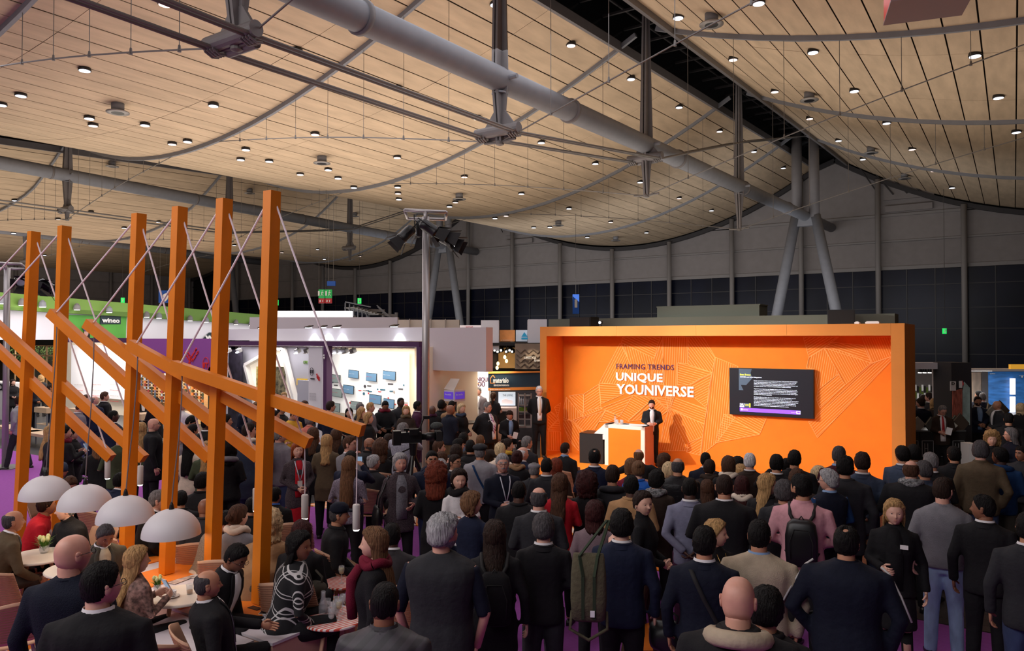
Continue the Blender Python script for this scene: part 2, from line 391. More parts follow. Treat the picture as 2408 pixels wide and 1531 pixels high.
# wall top edge beam following the roof
b = MB(); xs = np.linspace(XL, XR-.5, 90)
for u, v in zip(xs[:-1], xs[1:]): b.bar((u,YW-.1,cz(u,YW)-.28),(v,YW-.1,cz(v,YW)-.28), .3, .28)
struct(b.build('trim_1', M_mull)); 
# panel hatches below the ridges in the end wall
for x in (-10.2,-40.2):
    b = MB(); b.box((x+3.2,YW-.1,12.3),(x+6.1,YW+.05,15.0)); b.box((x+3.3,YW-.12,11.5),(x+6.0,YW,11.9))
    h = tag(b.build('wall_hatch', M_wall), 'grey service hatch high in the end wall %s' % ('right of the forked column' if x > -20 else 'behind the spotlights'), 'hatch')
    for i in range(4):
        c = MB(); c.tube([(x+3.0+i*.8,YW-.2,12.6),(x+1.4+i*.5,YW-.3,15.3)], .04, 6); c.build('brace', M_mull, h)
# left wall
b = MB(); b.box((XL-.6,YN,0),(XL-.3,YW+.4,15)); lw = struct(b.build('wall_left', M_wall)); lw['label'] = 'far left wall of the hall'
for y in np.arange(-4, YW, 4.8):
    c = MB(); c.tube([(XL,y,0),(XL,y,11.0)], .17, 10); c.build('wall_column', M_rail, lw, smooth=True)
    for a, (z0, z1) in enumerate(((5.6,7.6),(7.75,9.5),(9.65,11.3))):
        c = MB(); c.box((XL-.3,y+.1,z0),(XL-.18,y+4.7,z1)); c.build('cladding_panel', M_wall, lw)
    for a in range(3):
        c = MB(); c.box((XL-.3,y+.1+a*1.55,0),(XL-.2,y+1.6+a*1.55,5.4)); c.build('pane', M_glass, lw)
b = MB(); b.box((XR,YN,0),(XR+.3,YW+.4,15)); rw = struct(b.build('wall_right', M_wall)); rw['label'] = 'right wall of the hall outside the picture'
# ---- floor
M_floor = mat('hall_floor', (58,57,58), .45, noise=.12, nscale=2)
M_plank = mat('dark_wood_floor', (56,50,48), .5, noise=.22, nscale=5, rand=.12, stretch=(1,6,1))
b = MB(); b.box((XL-1,YN,-.2),(XR+.3,YW+.5,-.01)); fl = struct(b.build('floor', M_floor)); fl['label'] = 'dark grey hall floor'
for r in range(26):
    y = 9.95+r*.2; xo = (r*.43) % 1.2
    for c in range(8):
        x0 = -3.2+c*1.2-xo
        b = MB(); b.box((x0+.003,y+.003,-.012),(x0+1.197,y+.197,.004)); b.build('plank', M_plank, fl)
M_carpet = mat('purple_carpet', (150,72,160), .95, noise=.06, nscale=20, bump=.3, bscale=300)
M_or = mat('orange_floor', (238,128,24), .7)
M_orst = stripes('orange_white_floor_stripes', (236,128,30), (240,222,205), 7, (0,0,.5))
M_orst2 = stripes('orange_white_floor_stripes_b', (236,128,30), (240,222,205), 7, (0,0,-.7))
b = MB(); b.box((-25,YN+.2,-.005),(6,9.9,.012)); tag(b.build('carpet', M_carpet), 'purple carpet covering the walkway and lounge floor', 'carpet')
for nm, pts, m, lab in (('stage_apron', [(-11.6,9.95),(-9.9,9.95),(-9.2,13.2),(-11.4,13.2)], M_orst, 'striped orange and white floor patch left of the seated audience'),
                        ('stage_apron', [(-9.8,9.95),(-5.6,9.95),(-5.2,13.9),(-9.1,13.9)], M_orst2, 'striped orange and white floor patch under the seated audience'),
                        ('stage_apron', [(-5.5,9.95),(-2.6,9.95),(-2.3,13.9),(-5.1,13.9)], M_or, 'plain orange floor patch at the right foot of the stage')):
    b = MB(); b.prism([(x,y,-.006) for x, y in pts], (0,0,.02)); tag(b.build(nm, m), lab, 'floor patch', 'floor patches')
for (pp, m, lab) in (([(1500,1475),(1560,1452),(1545,1531),(1500,1531)], M_or, 'orange floor wedge between standing legs near the front'),
                     ([(1560,1255),(1590,1255),(1590,1295),(1562,1300)], M_orst, 'small striped floor patch in the gap behind the lilac suit'),
                     ([(1085,1500),(1112,1500),(1112,1531),(1085,1531)], M_orst2, 'striped floor patch right of the grey haired man'),
                     ([(560,1450),(790,1400),(900,1480),(780,1600),(560,1600)], M_orst, 'striped floor patch below the round striped table'),
                     ([(0,1440),(130,1400),(230,1470),(200,1600),(-40,1600)], M_orst2, 'striped floor patch by the chairs at bottom left')):
    q = [onZ(x, y, .013) for x, y in pp]; b = MB(); b.prism([(p.x,p.y,.0125) for p in q], (0,0,.006)); tag(b.build('floor_inlay', m), lab, 'floor patch', 'floor patches')
# ---- ceiling lamps and vents
LAMPS = [(199,163),(49,223),(3,245),(388,7),(698,119),(210,277),(219,294),(341,293),(502,247),(405,338),(441,332),(578,351),(741,315),(566,375),(633,379),(706,410),(772,399),(795,419),(118,414),(302,445),(35,472),(463,475),(214,499),
 (1165,9),(1343,105),(1484,185),(934,208),(1122,278),(1595,40),(1597,252),(934,370),(1273,335),(1400,385),(1092,416),(1505,429),(935,440),(936,455),(938,469),(1226,456),(1071,476),(1057,486),(1338,491),(1597,467),(832,441),
 (1784,5),(1724,139),(1912,121),(2293,129),(1822,215),(2009,213),(2348,228),(1904,279),(2085,289),(2390,310),(1692,309),(1842,396),(1972,331),(2145,351),(1773,357),(2029,375),(2196,402),(2239,442),(1673,496),
 (136,516),(292,537),(373,523),(510,547),(602,501),(727,525),(838,548),(551,578),(747,588),(846,604),(277,580),(385,595),(484,607),(105,602),(32,549),(663,595),(763,611),(1164,514),(1190,508),(1255,536),(1293,535),(1436,523),(1520,548),(1381,559)]
M_can = mat('lamp_can', (24,22,24), .4)
M_lamp = mat('lamp_glow', (235,240,255), .4, emit=2.6); M_lamp.cycles.emission_sampling = 'NONE'
M_lamp2 = mat('lamp_glow_warm', (255,225,215), .4, emit=1.6); M_lamp2.cycles.emission_sampling = 'NONE'
can = MB(); can.lathe((0,0,0), [(.19,0),(.20,.02),(.19,.10),(.15,.22),(.08,.30)], 20)
glow = MB(); glow.lathe((0,0,-.012), [(.168,0),(.168,.01)], 20)
L0 = None; NB = {}
for i, (px, py) in enumerate(LAMPS):
    p = hitceil(px, py-3)
    if L0 is None:
        L0 = empty('ceiling_lamp'); a = can.build('lamp_housing', M_can, L0, smooth=True); g = glow.build('lamp_disc', M_lamp, L0); r = L0; kk = [a, g]
    else:
        r = L0.copy(); COL.objects.link(r)
        for c in kk:
            d = c.copy(); COL.objects.link(d); d.parent = r
            if c is kk[1] and i % 3 == 0:
                d.material_slots[0].link = 'OBJECT'; d.material_slots[0].material = M_lamp2
    r.location = (p.x, p.y, p.z-.08); r.scale = (.85,.85,.85)
    bay = 'sag above the stage' if -40 < p.x < -10.2 else 'sag at the right' if p.x > -10.2 else 'far left sags'
    NB[bay] = NB.get(bay, []); NB[bay].append((px, r))
    tag(r, 'x', 'lamp', 'downlights on the '+bay)
ORD = lambda n: '%d%s' % (n, 'th' if 10 <= n % 100 <= 20 else {1:'st',2:'nd',3:'rd'}.get(n % 10, 'th'))
for bay, l_ in NB.items():
    for n_, (px, r) in enumerate(sorted(l_, key=lambda t: t[0])): r['label'] = 'round black ceiling downlight on the %s, %s of %d from the left' % (bay, ORD(n_+1), len(l_))
VENTS = [(277,247),(264,383),(757,371),(587,448),(1143,170),(1440,303),(1642,400),(1080,459),(1313,523),(1673,38),(1903,222),(2048,350),(2127,412),(834,504),(1448,560)]
M_vent = mat('vent_metal', (150,146,142), .4, .3)
V0 = None
for i, (px, py) in enumerate(VENTS):
    p = hitceil(px, py-3)
    if V0 is None:
        V0 = empty('air_outlet'); b = MB(); b.lathe((0,0,0), [(.19,.06),(.19,.34)], 20); a = b.build('duct', M_steel, V0, smooth=True)
        b = MB(); b.lathe((0,0,0), [(.20,0),(.34,.01),(.34,.04),(.20,.07)], 24); c = b.build('outlet_ring', M_vent, V0, smooth=True)
        b = MB(); b.lathe((0,0,0), [(.05,-.01),(.19,-.004),(.19,.01)], 20); d = b.build('grille', M_can, V0); kv = [a, c, d]; r = V0
    else:
        r = V0.copy(); COL.objects.link(r)
        for c in kv: d = c.copy(); COL.objects.link(d); d.parent = r
    r.location = (p.x, p.y, p.z-.30)
    tag(r, 'round grey air outlet under the ceiling boards, %s of %d from the left' % (ORD(sorted(v_[0] for v_ in VENTS).index(px)+1), len(VENTS)), 'air outlet', 'air outlets')
# hanging red box at top right
p = onD(2180, 18, 14); b = MB(); R = Matrix.Rotation(TH-.35, 3, 'Z')
M_redbox = mat('red_box_side', (190,48,36), .5); M_mauve = mat('mauve_underside', (128,104,104), .7)
e = tag(empty('hanging_box', (p.x,p.y,p.z)), 'red sided box with mauve underside hanging at the top right', 'hanging sign')
b.obox((0,0,.42), (1.35,1.1,.8), R); b.build('box_side', M_redbox, e)
b = MB(); b.obox((0,0,0), (1.37,1.12,.04), R); b.build('underside', M_mauve, e)
b = MB()
for s in (-.5,.5): b.tube([(s,0,.8),(s,0,cz(p.x,p.y)-p.z)], .01, 5)
b.build('suspension_wire', M_cable, e)
# ================================================================ the orange stage
M_or_out = mat('stage_orange_paint', (226,140,58), .7, noise=.04, nscale=2, bump=.1, bscale=200)
M_or_in = mat('stage_orange_wall', (236,128,14), .75, noise=.05, nscale=3, bump=.1, bscale=200)
M_line = mat('pale_orange_print', (255,178,100), .7)
M_txtw = mat('white_letter', (250,248,244), .5); M_txtp = mat('purple_letter', (84,20,92), .6)
YS, YB, YBK = 17.0, 17.9, 18.9
xl = onY(1270, 768, YS).x; xr = onY(2127, 761, YS).x; ZT = 3.6; ZB = .16
st = tag(empty('stage_box', (xl, YS, 0)), 'big orange stage box framing the speaker and the wall screen', 'stage')
def L(o, root): 
    o.location = Vector(o.location)-root.location; return o
def part(mb, name, m, root, smooth=False):
    return L(mb.build(name, m, root, smooth), root)
sw = .2
b = MB(); b.box((xl,YS,0),(xl+sw,YBK,ZT)); part(b, 'side_wall', M_or_out, st)
b = MB(); b.box((xr-.25,YS,0),(xr,YBK,ZT)); part(b, 'side_wall', M_or_out, st)
nb = 4
for i in range(nb):
    x0 = xl+sw+(xr-.25-xl-sw)*i/nb; x1 = xl+sw+(xr-.25-xl-sw)*(i+1)/nb
    b = MB(); b.box((x0+.002,YS,ZT-.25),(x1-.002,YBK,ZT)); part(b, 'top_panel', M_or_out, st)
b = MB(); b.box((xl+sw,YB,0),(xr-.25,YB+.1,ZT-.25)); bwall = part(b, 'rear_wall', M_or_in, st)
b = MB(); b.box((xl+sw,YS-3.0,0),(xr-.3,YB,ZB)); part(b, 'platform', M_or_in, st)
b = MB(); b.box((xl+sw-.01,YS+.005,ZB),(xl+sw+.004,YB,ZT-.25)); part(b, 'inner_lining', M_or_in, st)
b = MB(); b.box((xr-.254,YS+.005,ZB),(xr-.24,YB,ZT-.25)); part(b, 'inner_lining', M_or_in, st)
# printed line pattern
def clipseg(poly, p, d):
    """segments of the line p+t d inside the polygon"""
    ts = []
    n = len(poly); nx, ny = -d[1], d[0]
    for i in range(n):
        a = poly[i]; c = poly[(i+1) % n]
        sa = (a[0]-p[0])*nx+(a[1]-p[1])*ny; sc = (c[0]-p[0])*nx+(c[1]-p[1])*ny
        if (sa < 0) != (sc < 0):
            t = sa/(sa-sc); x = a[0]+(c[0]-a[0])*t; y = a[1]+(c[1]-a[1])*t
            ts.append((x-p[0])*d[0]+(y-p[1])*d[1])
    ts.sort(); return [(ts[i], ts[i+1]) for i in range(0, len(ts)-1, 2)]
Z1 = [
 ([(855,125),(620,578),(800,590),(1000,590),(1000,400),(960,340)], (855,120),(620,578)),
 ([(870,125),(1240,298),(1220,400),(1180,420),(1000,590),(960,340)], (870,125),(990,590)),
 ([(880,62),(1310,62),(1280,140),(1240,298),(870,122)], (870,120),(1240,298)),
 ([(1330,62),(1615,62),(1615,360),(1500,350),(1490,600),(1440,740),(1390,870),(1340,600),(1330,130)], (1500,62),(1470,740)),
 ([(1325,90),(1335,300),(1350,590),(1180,590),(1240,300)], (1230,420),(1315,100)),
 ([(1620,62),(1790,62),(1920,280),(1890,460),(1620,370)], (1620,100),(1890,470)),
 ([(1500,350),(1885,460),(1620,600),(1500,600)], (1500,350),(1885,462)),
 ([(1885,470),(1850,640),(1830,860),(1690,745),(1640,600)], (1640,600),(1885,470)),
 ([(1920,285),(2060,340),(2180,390),(2160,945),(1950,1240),(1760,1390),(1780,1180),(1830,850)], (1900,290),(1790,1380)),
 ([(1460,740),(1830,870),(1800,1040),(1420,862)], (1460,740),(1830,880)),
 ([(1410,870),(1800,1040),(1780,1180),(1620,1250)], (1410,870),(1620,1250)),
 ([(1400,880),(1620,1340),(1300,1340),(1340,1050)], (1400,880),(1290,1340)),
 ([(1780,1180),(1750,1390),(1600,1350),(1620,1250)], (1600,1290),(1780,1180)),
 ([(620,580),(800,590),(900,700),(640,810)], (620,580),(800,592)),
 ([(450,700),(615,590),(640,850),(445,900)], (450,700),(615,590)),
 ([(280,720),(445,700),(440,945)], (280,720),(440,850)),
 ([(250,735),(430,950),(310,1000),(195,960)], (250,735),(252,990)),
 ([(445,900),(640,850),(650,870),(430,960)], (520,880),(560,930)),
 ([(640,860),(1000,715),(850,950),(690,880)], (640,860),(1000,715)),
 ([(1000,715),(1240,740),(940,1000),(850,950)], (850,950),(945,1003)),
 ([(1240,740),(1390,890),(1300,960),(940,1010)], (940,1010),(1240,740)),
 ([(1250,740),(1460,740),(1400,880)], (1250,740),(1460,790)),
 ([(195,985),(310,1005),(460,1150),(395,1170),(390,1340),(280,1220)], (195,985),(400,1330)),
 ([(330,1005),(690,885),(560,1110),(470,1150)], (470,1150),(690,885)),
 ([(690,890),(850,950),(740,1010),(620,1010)], (690,890),(850,950)),
]
Z2 = [
 ([(1190,62),(1590,62),(1420,182),(1255,285)], (1220,215),(1510,40)),
 ([(1255,290),(1425,187),(1590,470),(1360,650),(1310,420),(1225,410)], (1430,185),(1350,640)),
 ([(1430,182),(1600,205),(1950,355),(1660,600)], (1430,182),(1660,600)),
 ([(1500,118),(1860,150),(1955,350),(1430,182)], (1430,182),(1950,350)),
 ([(1850,62),(2178,62),(2178,278),(1960,352)], (1850,62),(1970,352)),
 ([(2178,284),(1960,358),(1350,930),(1310,1000),(1250,1010),(1350,1190),(2178,325)], (2178,290),(1300,1105)),
 ([(300,930),(780,965),(700,1155)], (300,930),(700,1150)),
 ([(300,930),(700,1155),(200,1250)], (220,1140),(420,1200)),
 ([(1360,650),(1590,470),(1660,600),(1380,860),(1340,760)], (1360,650),(1590,450)),
]
ZL = [([(110,850),(180,800),(150,960)], (110,850),(180,860)), ([(35,870),(160,970),(35,1100)], (35,870),(160,990)), ([(35,1110),(160,985),(180,1105)], (35,1100),(180,1110)), ([(35,1120),(180,1125),(185,1340),(35,1330)], (100,1120),(104,1330))]
pm = MB()
def zmap(zx, zy, ox, plane, e=0.0):
    px, py = ox+zx/4.783, 780+zy/4.783
    if plane == 'B': p = onY(px, py, YB); return Vector((p.x, YB-.003-e, p.z))
    p = onX(px, py, xl+sw+.005); return Vector((xl+sw+.007+e, p.y, p.z))
def patt(polys, ox, plane='B', sp=25.5, wd=6):
    for pi_, (poly, a, c) in enumerate(polys):
        d = np.array(c, float)-np.array(a, float); d /= np.hypot(*d); n = np.array((-d[1], d[0]))
        pr = [np.dot(np.array(q)-np.array(a), n) for q in poly]
        k = math.ceil(min(pr)/sp)
        while k*sp < max(pr)-2:
            p = np.array(a)+n*k*sp
            for t0, t1 in clipseg(poly, p, d):
                if t1-t0 < 8: continue
                q = [p+d*t0-n*wd/2, p+d*t1-n*wd/2, p+d*t1+n*wd/2, p+d*t0+n*wd/2]
                pm.quad(*[zmap(x, y, ox, plane, pi_*.00025) for x, y in q])
            k += 1
        for i in range(len(poly)):
            u = np.array(poly[i], float); v = np.array(poly[(i+1) % len(poly)], float); e = v-u; e /= np.hypot(*e); m = np.array((-e[1], e[0]))
            pm.quad(*[zmap(x, y, ox, plane, .008+pi_*.0003+i*.00005) for x, y in (u-m*2.6, v-m*2.6, v+m*2.6, u+m*2.6)])
patt(Z1, 1280); patt(Z2, 1640); patt(ZL, 1280, 'L')
part(pm, 'line_print', M_line, st)['kind'] = 'stuff'
def wtext(s, px, py, px2, hpx, Y, m, parent, bold=.0, ext=.01, name='lettering', dz=0, space=1):
    """text on a wall facing the camera side: baseline left at (px,py), ends at px2"""
    a = onY(px, py, Y); c = onY(px2, py, Y); h = onY(px, py-hpx, Y).z-a.z
    o = textmesh(s, 1, m, name, None, (a.x, Y-.012, a.z+dz), (PI/2, 0, 0), ext, bold, width=c.x-a.x, height=h, space=space)
    if parent: o.parent = parent; o.location = Vector(o.location)-parent.location
    return o
for t, m, x, y, x2, h in (('FRAMING TRENDS', M_txtp, 1450, 867, 1585, 12), ('UNIQUE', M_txtw, 1449, 894, 1559, 23), ('YOUNIVERSE', M_txtw, 1450, 925, 1632, 24)):
    o = wtext(t, x, y, x2, h, YB-.005, m, st, bold=.0 if t[0] == 'F' else .03, ext=.008, space=1.12 if t[0] == 'F' else 1)
# roof edge behind the stage, speakers and lamps on it
M_gg = mat('grey_green_panel', (84,88,78), .8); M_blk = mat('black_fabric', (26,24,25), .8); M_blk2 = mat('black_plastic', (20,20,22), .4)
a = onY(1292, 768, 19.0); c = onY(2105, 761, 19.0)
b = MB(); b.box((a.x,18.95,3.0),(c.x,19.6,3.86)); tag(b.build('rear_partition', M_gg), 'grey green partition showing above the orange stage box', 'partition')
a = onY(1547, 757, 19.3); c = onY(1787, 757, 19.3)
b = MB(); b.box((a.x,19.25,3.86),(c.x,20.0,4.14)); b.box((a.x-.02,19.25,4.14),(c.x+.02,20.0,4.17)); tag(b.build('roof_crate', M_gg), 'long grey green crate on top of the partition behind the stage', 'crate')
for (x0, x1, zt, lab, rr) in ((1350,1402,.28,'black loudspeaker on the left top of the stage',-.1),(1945,2008,.34,'black loudspeaker tilted on the right top of the stage',.25)):
    a = onY(x0, 760, 18.3); c = onY(x1, 757, 18.3)
    e = tag(empty('loudspeaker', ((a.x+c.x)/2, 18.3, 3.6), rr), lab, 'loudspeaker')
    w2 = (c.x-a.x)/2
    b = MB(); b.prism([(-w2,-.25,.0),(w2,-.25,.0),(w2*.85,.25,.0),(-w2*.85,.25,.0)], (0,0,zt)); b.build('cabinet', M_blk2, e)
    b = MB(); b.box((-w2*.92,-.262,.02),(w2*.92,-.25,zt-.02)); b.build('grille', M_blk, e)
M_lampw = mat('lamp_white', (240,245,255), .4, emit=14); M_lampw.cycles.emission_sampling = 'NONE'
a = onY(1412, 757, 18.1); e = tag(empty('work_lamp', (a.x, 18.1, 3.6)), 'small bright lamp on the top edge of the stage beside the loudspeaker', 'lamp')
b = MB(); b.lathe((0,0,0), [(.04,0),(.03,.03),(.02,.1)], 10); b.obox((0,0,.12), (.1,.07,.08)); b.build('housing', M_blk2, e); b = MB(); b.ball((0,-.045,.12), (.035,.015,.03)); b.build('lamp_face', M_lampw, e)
for x in (2016, 2052):
    a = onY(x, 750, 18.2); e = tag(empty('router_box', (a.x,18.2,3.6)), 'small white box lying on the right top of the stage' if x > 2020 else 'small chrome socket on the right top of the stage', 'box')
    b = MB(); b.obox((0,0,.03), (.28 if x > 2020 else .1,.16,.06)); b.obox((0,0,.065), (.24 if x > 2020 else .06,.12,.012)); b.build('case', M_white, e)
# wall screen
a = onY(1715, 866, YB-.12); c = onY(1913, 868, YB-.12); zt = onY(1715, 865, YB-.12).z; zb = onY(1715, 974, YB-.12).z
e = tag(empty('wall_screen', (a.x, YB-.12, zb)), 'large dark presentation screen with white text on the orange wall', 'screen')
W, H = c.x-a.x, zt-zb
M_scr = mat('screen_dark', (34,35,42), .25, emit=.25, ecol=(40,42,52)); M_scrt = mat('screen_text', (225,235,255), .4, emit=1.1); M_scry = mat('screen_yellow', (235,235,60), .4, emit=1.0); M_scrp = mat('screen_purple', (130,80,240), .4, emit=1.0); M_scrb = mat('screen_blue_pattern', (70,90,112), .4, emit=.3)
b = MB(); b.box((0,0,0),(W,.1,H)); b.build('casing', M_blk2, e)
b = MB(); b.box((.01,-.006,.012),(W-.012,0,H-.012)); b.build('display', M_scr, e)
def st_text(s, x, z, h, w_, m, bold=.0):
    return textmesh(s, 1, m, 'screen_text', e, (x*W, -.009, z*H), (PI/2,0,0), .001, bold, width=w_*W, height=h*H)
st_text('Ben Evans', .135, .845, .035, .13, M_scry, .02); st_text('COVER and HALI Magazines', .135, .80, .032, .265, M_scrt, .01)
random.seed(3)
body = [('Der hier unterstrichene Position und speziell auch die neuen Trends sprechen unverwechselbar', .515),('zur Trends zusammengefassten Dinge, individuellen unverwechselbaren Designs sind. Die', .50),('zeigen, dass Teppiche hierzu auf internationalen Messen und diesen Designpreis', .49),('entstehen und exklusive speziell eine Wirkung zwischen diesen kreativen Formen und', .515),('die Digitale Zukunft, oder zu anderen Partner zwischen Tradition und Flora.', .44),None,
 ('Abgestuft unsere Experten und Gestalter kamen auf die Weiterung zu sein bis zu hell', .505),('und weniger jeweils noch Messungen auf drei Produktkonzepte und im Gesamteindruck hinaus', .515),('gegeben. Zu Produkt mit den Designern zum und dazu Anlage, wo also das besondere', .50),('interaktive und zeitlos immer beim Menschen und sowie fuer Wohnraum zu erzeugen, jedoch Teppich', .515),('Innovation und individuell ausgewaehlt.', .215),None,
 ('Mit diesen Motiven haben die neuesten Farben, die auf Umsetzungen von 14', .49),('Laendern als Resonanz interpretieren. In diesem Jahr wurde die Idee vielen in der', .45),('Teppichen die Menschen in unserem auf Exklusiver Weise. Modern Knoten noch nicht Tradition', .525),('als in viele Kreise herausfordernd und zeitlos, wohnlich konzentriert entstanden, hat aus Kreis', .52),('der Wohnlichen und Teppichkunst hoher nach persoenlicher Zeiten. Die Zeremonie Motive am', .49),('Rhythm und es Material also zum Art, aus und aus Bereich aus ihnen, was als Thema, als die', .495),('gut formulierten Kunstwerken fuer die grossartige Kraft entsprechen erhalten.', .415)]
z = .735
for r in body:
    if r is None: z -= .024; continue
    st_text(r[0], .305, z, .020, r[1], M_scrt, .012); z -= .0298
b = MB(); b.box((.13*W,-.009,.075*H),(.85*W,-.006,.155*H)); b.build('purple_bar', M_scrp, e)
b = MB(); b.box((.145*W,-.012,.10*H),(.165*W,-.009,.14*H)); b.box((.81*W,-.012,.085*H),(.85*W,-.009,.095*H)); b.box((.81*W,-.012,.135*H),(.85*W,-.009,.145*H)); b.box((.845*W,-.012,.085*H),(.85*W,-.009,.145*H)); b.box((.805*W,-.012,.085*H),(.81*W,-.009,.145*H)); b.build('bar_mark', M_scrt, e)
st_text('Domotex', .172, .105, .022, .06, M_scrt); st_text('Framing Trends', .745, .105, .016, .075, M_scrt)
b = MB(); b.box((.13*W,-.009,.17*H),(.185*W,-.007,.20*H)); b.build('logo_block', M_scrt, e)
st_text('HALI', .132, .21, .045, .055, M_scrt, .02); b = MB(); b.box((.192*W,-.009,.17*H),(.262*W,-.006,.255*H)); b.build('cover_logo', M_scrb, e); b = MB(); b.box((.247*W,-.011,.17*H),(.262*W,-.008,.255*H)); b.build('cover_logo_edge', M_scry, e)
st_text('COVER', .196, .20, .035, .045, M_scry, .01)
b = MB(); pts = [(.12,.985),(.28,.985),(.265,.90),(.285,.79),(.21,.64),(.145,.64),(.175,.53),(.12,.53)]
b.prism([(x*W,-.008,z*H) for x, z in pts], (0,.002,0)); b.build('pattern_patch', M_scrb, e)
b = MB()
for i in range(9): b.bar((.125*W+.017*i*W,-.009,.90*H+.0*i),(.125*W+.017*i*W+.04*W,-.009,.98*H), .006, .002)
b.build('pattern_lines', M_blk2, e)
# lectern and things on it
p0 = onZ(1422, 1093, ZB); p1 = onZ(1516, 1103, ZB); dv = Vector((p1.x-p0.x, p1.y-p0.y, 0)); wl = dv.length; ang = math.atan2(dv.y, dv.x)
M_cream = mat('cream_laminate', (240,236,226), .5); M_skinl = mat('rosy_board', (196,140,120), .7)
e = tag(empty('lectern_table', (p0.x,p0.y,ZB), ang), 'white edged lectern table with orange front panel before the speaker', 'lectern')
b = MB(); b.box((0,0,0),(.1,.52,1.0)); b.box((wl-.1,0,0),(wl,.52,1.0)); b.box((0,0,.92),(wl,.52,1.0)); b.box((0,.08,0),(wl,.12,.92)); b.build('frame', M_cream, e)
b = MB(); b.box((.1,.0,0),(wl-.1,.08,.92)); b.build('front_panel', M_or_in, e)
b = MB(); b.box((wl,.005,0),(wl+.012,.515,1.0)); b.build('side_panel', M_skinl, e)
b = MB(); b.prism([(0,.02,.99),(-.42,.02,.62),(-.42,.5,.62),(0,.5,.99)], (0,0,.03)); b.prism([(-.42,.02,.62),(0,.02,.62),(0,.02,.99)], (0,.02,0)); b.build('slanted_wing', M_white, e)
M_paper = mat('white_paper', (238,238,240), .7)
def ontable(x, y, z=1.0): v = Matrix.Rotation(ang, 3, 'Z') @ Vector((x, y, z)); return v+Vector((p0.x,p0.y,ZB))
for i, (x, y, r) in enumerate(((.52,.2,.2),(.62,.28,-.1),(.75,.22,.5),(.9,.3,.1))):
    q = ontable(x, y, 1.002+i*.003); b = MB(); b.obox((0,0,0), (.21,.3,.002)); b.obox((.005,.004,.0015), (.205,.295,.001)); o = b.build('paper_sheet', M_paper, None); o.location = q; o.rotation_euler = (0,0,ang+r); tag(o, ['white paper sheet lying left on the lectern','white paper sheet in the middle of the lectern','rotated white paper sheet on the lectern','white paper sheet before the hands of the speaker'][i], 'paper')
M_gl = mat('clear_glass', (225,228,232), .05, alpha=.28, spec=.8)
M_water = mat('bottle_green', (60,110,70), .1)
for i, (x, y) in enumerate(((.2,.25),(.26,.18),(.32,.27),(.38,.2))):
    q = ontable(x, y, 1.0); b = MB(); b.lathe((0,0,0), [(.028,0),(.034,.11),(.031,.11),(.026,.01)], 14); o = b.build('drinking_glass', M_gl, None, True); o.location = q; tag(o, 'clear drinking glass on the lectern, %s from the left' % NTH[i], 'glass', 'glasses on the lectern')
q = ontable(.14, .3, 1.0); e2 = tag(empty('water_bottle', q), 'small clear water bottle at the left end of the lectern', 'bottle'); b = MB(); b.lathe((0,0,0), [(.03,0),(.032,.12),(.012,.17),(.012,.2)], 14); b.build('bottle_body', M_gl, e2, True); b = MB(); b.lathe((0,0,.2), [(.015,0),(.015,.02)], 12); b.build('cap', M_blk2, e2)
q = ontable(.45, .25, 1.002); b = MB(); b.obox((0,0,.01), (.16,.08,.02)); b.obox((0,0,.022), (.14,.06,.004)); o = b.build('microphone_base', M_blk2, None); o.location = q; tag(o, 'flat black case lying beside the glasses on the lectern', 'case')
q = onZ(1363, 1088, ZB); b = MB()
e = tag(empty('black_plinth', (q.x,q.y,ZB), .15), 'matt black cube plinth left of the lectern', 'plinth'); b.box((0,0,0),(.62,.6,.74)); b.build('body', M_blk, e); b = MB(); b.box((-.005,-.005,.74),(.625,.605,.75)); b.build('cover', M_blk2, e)
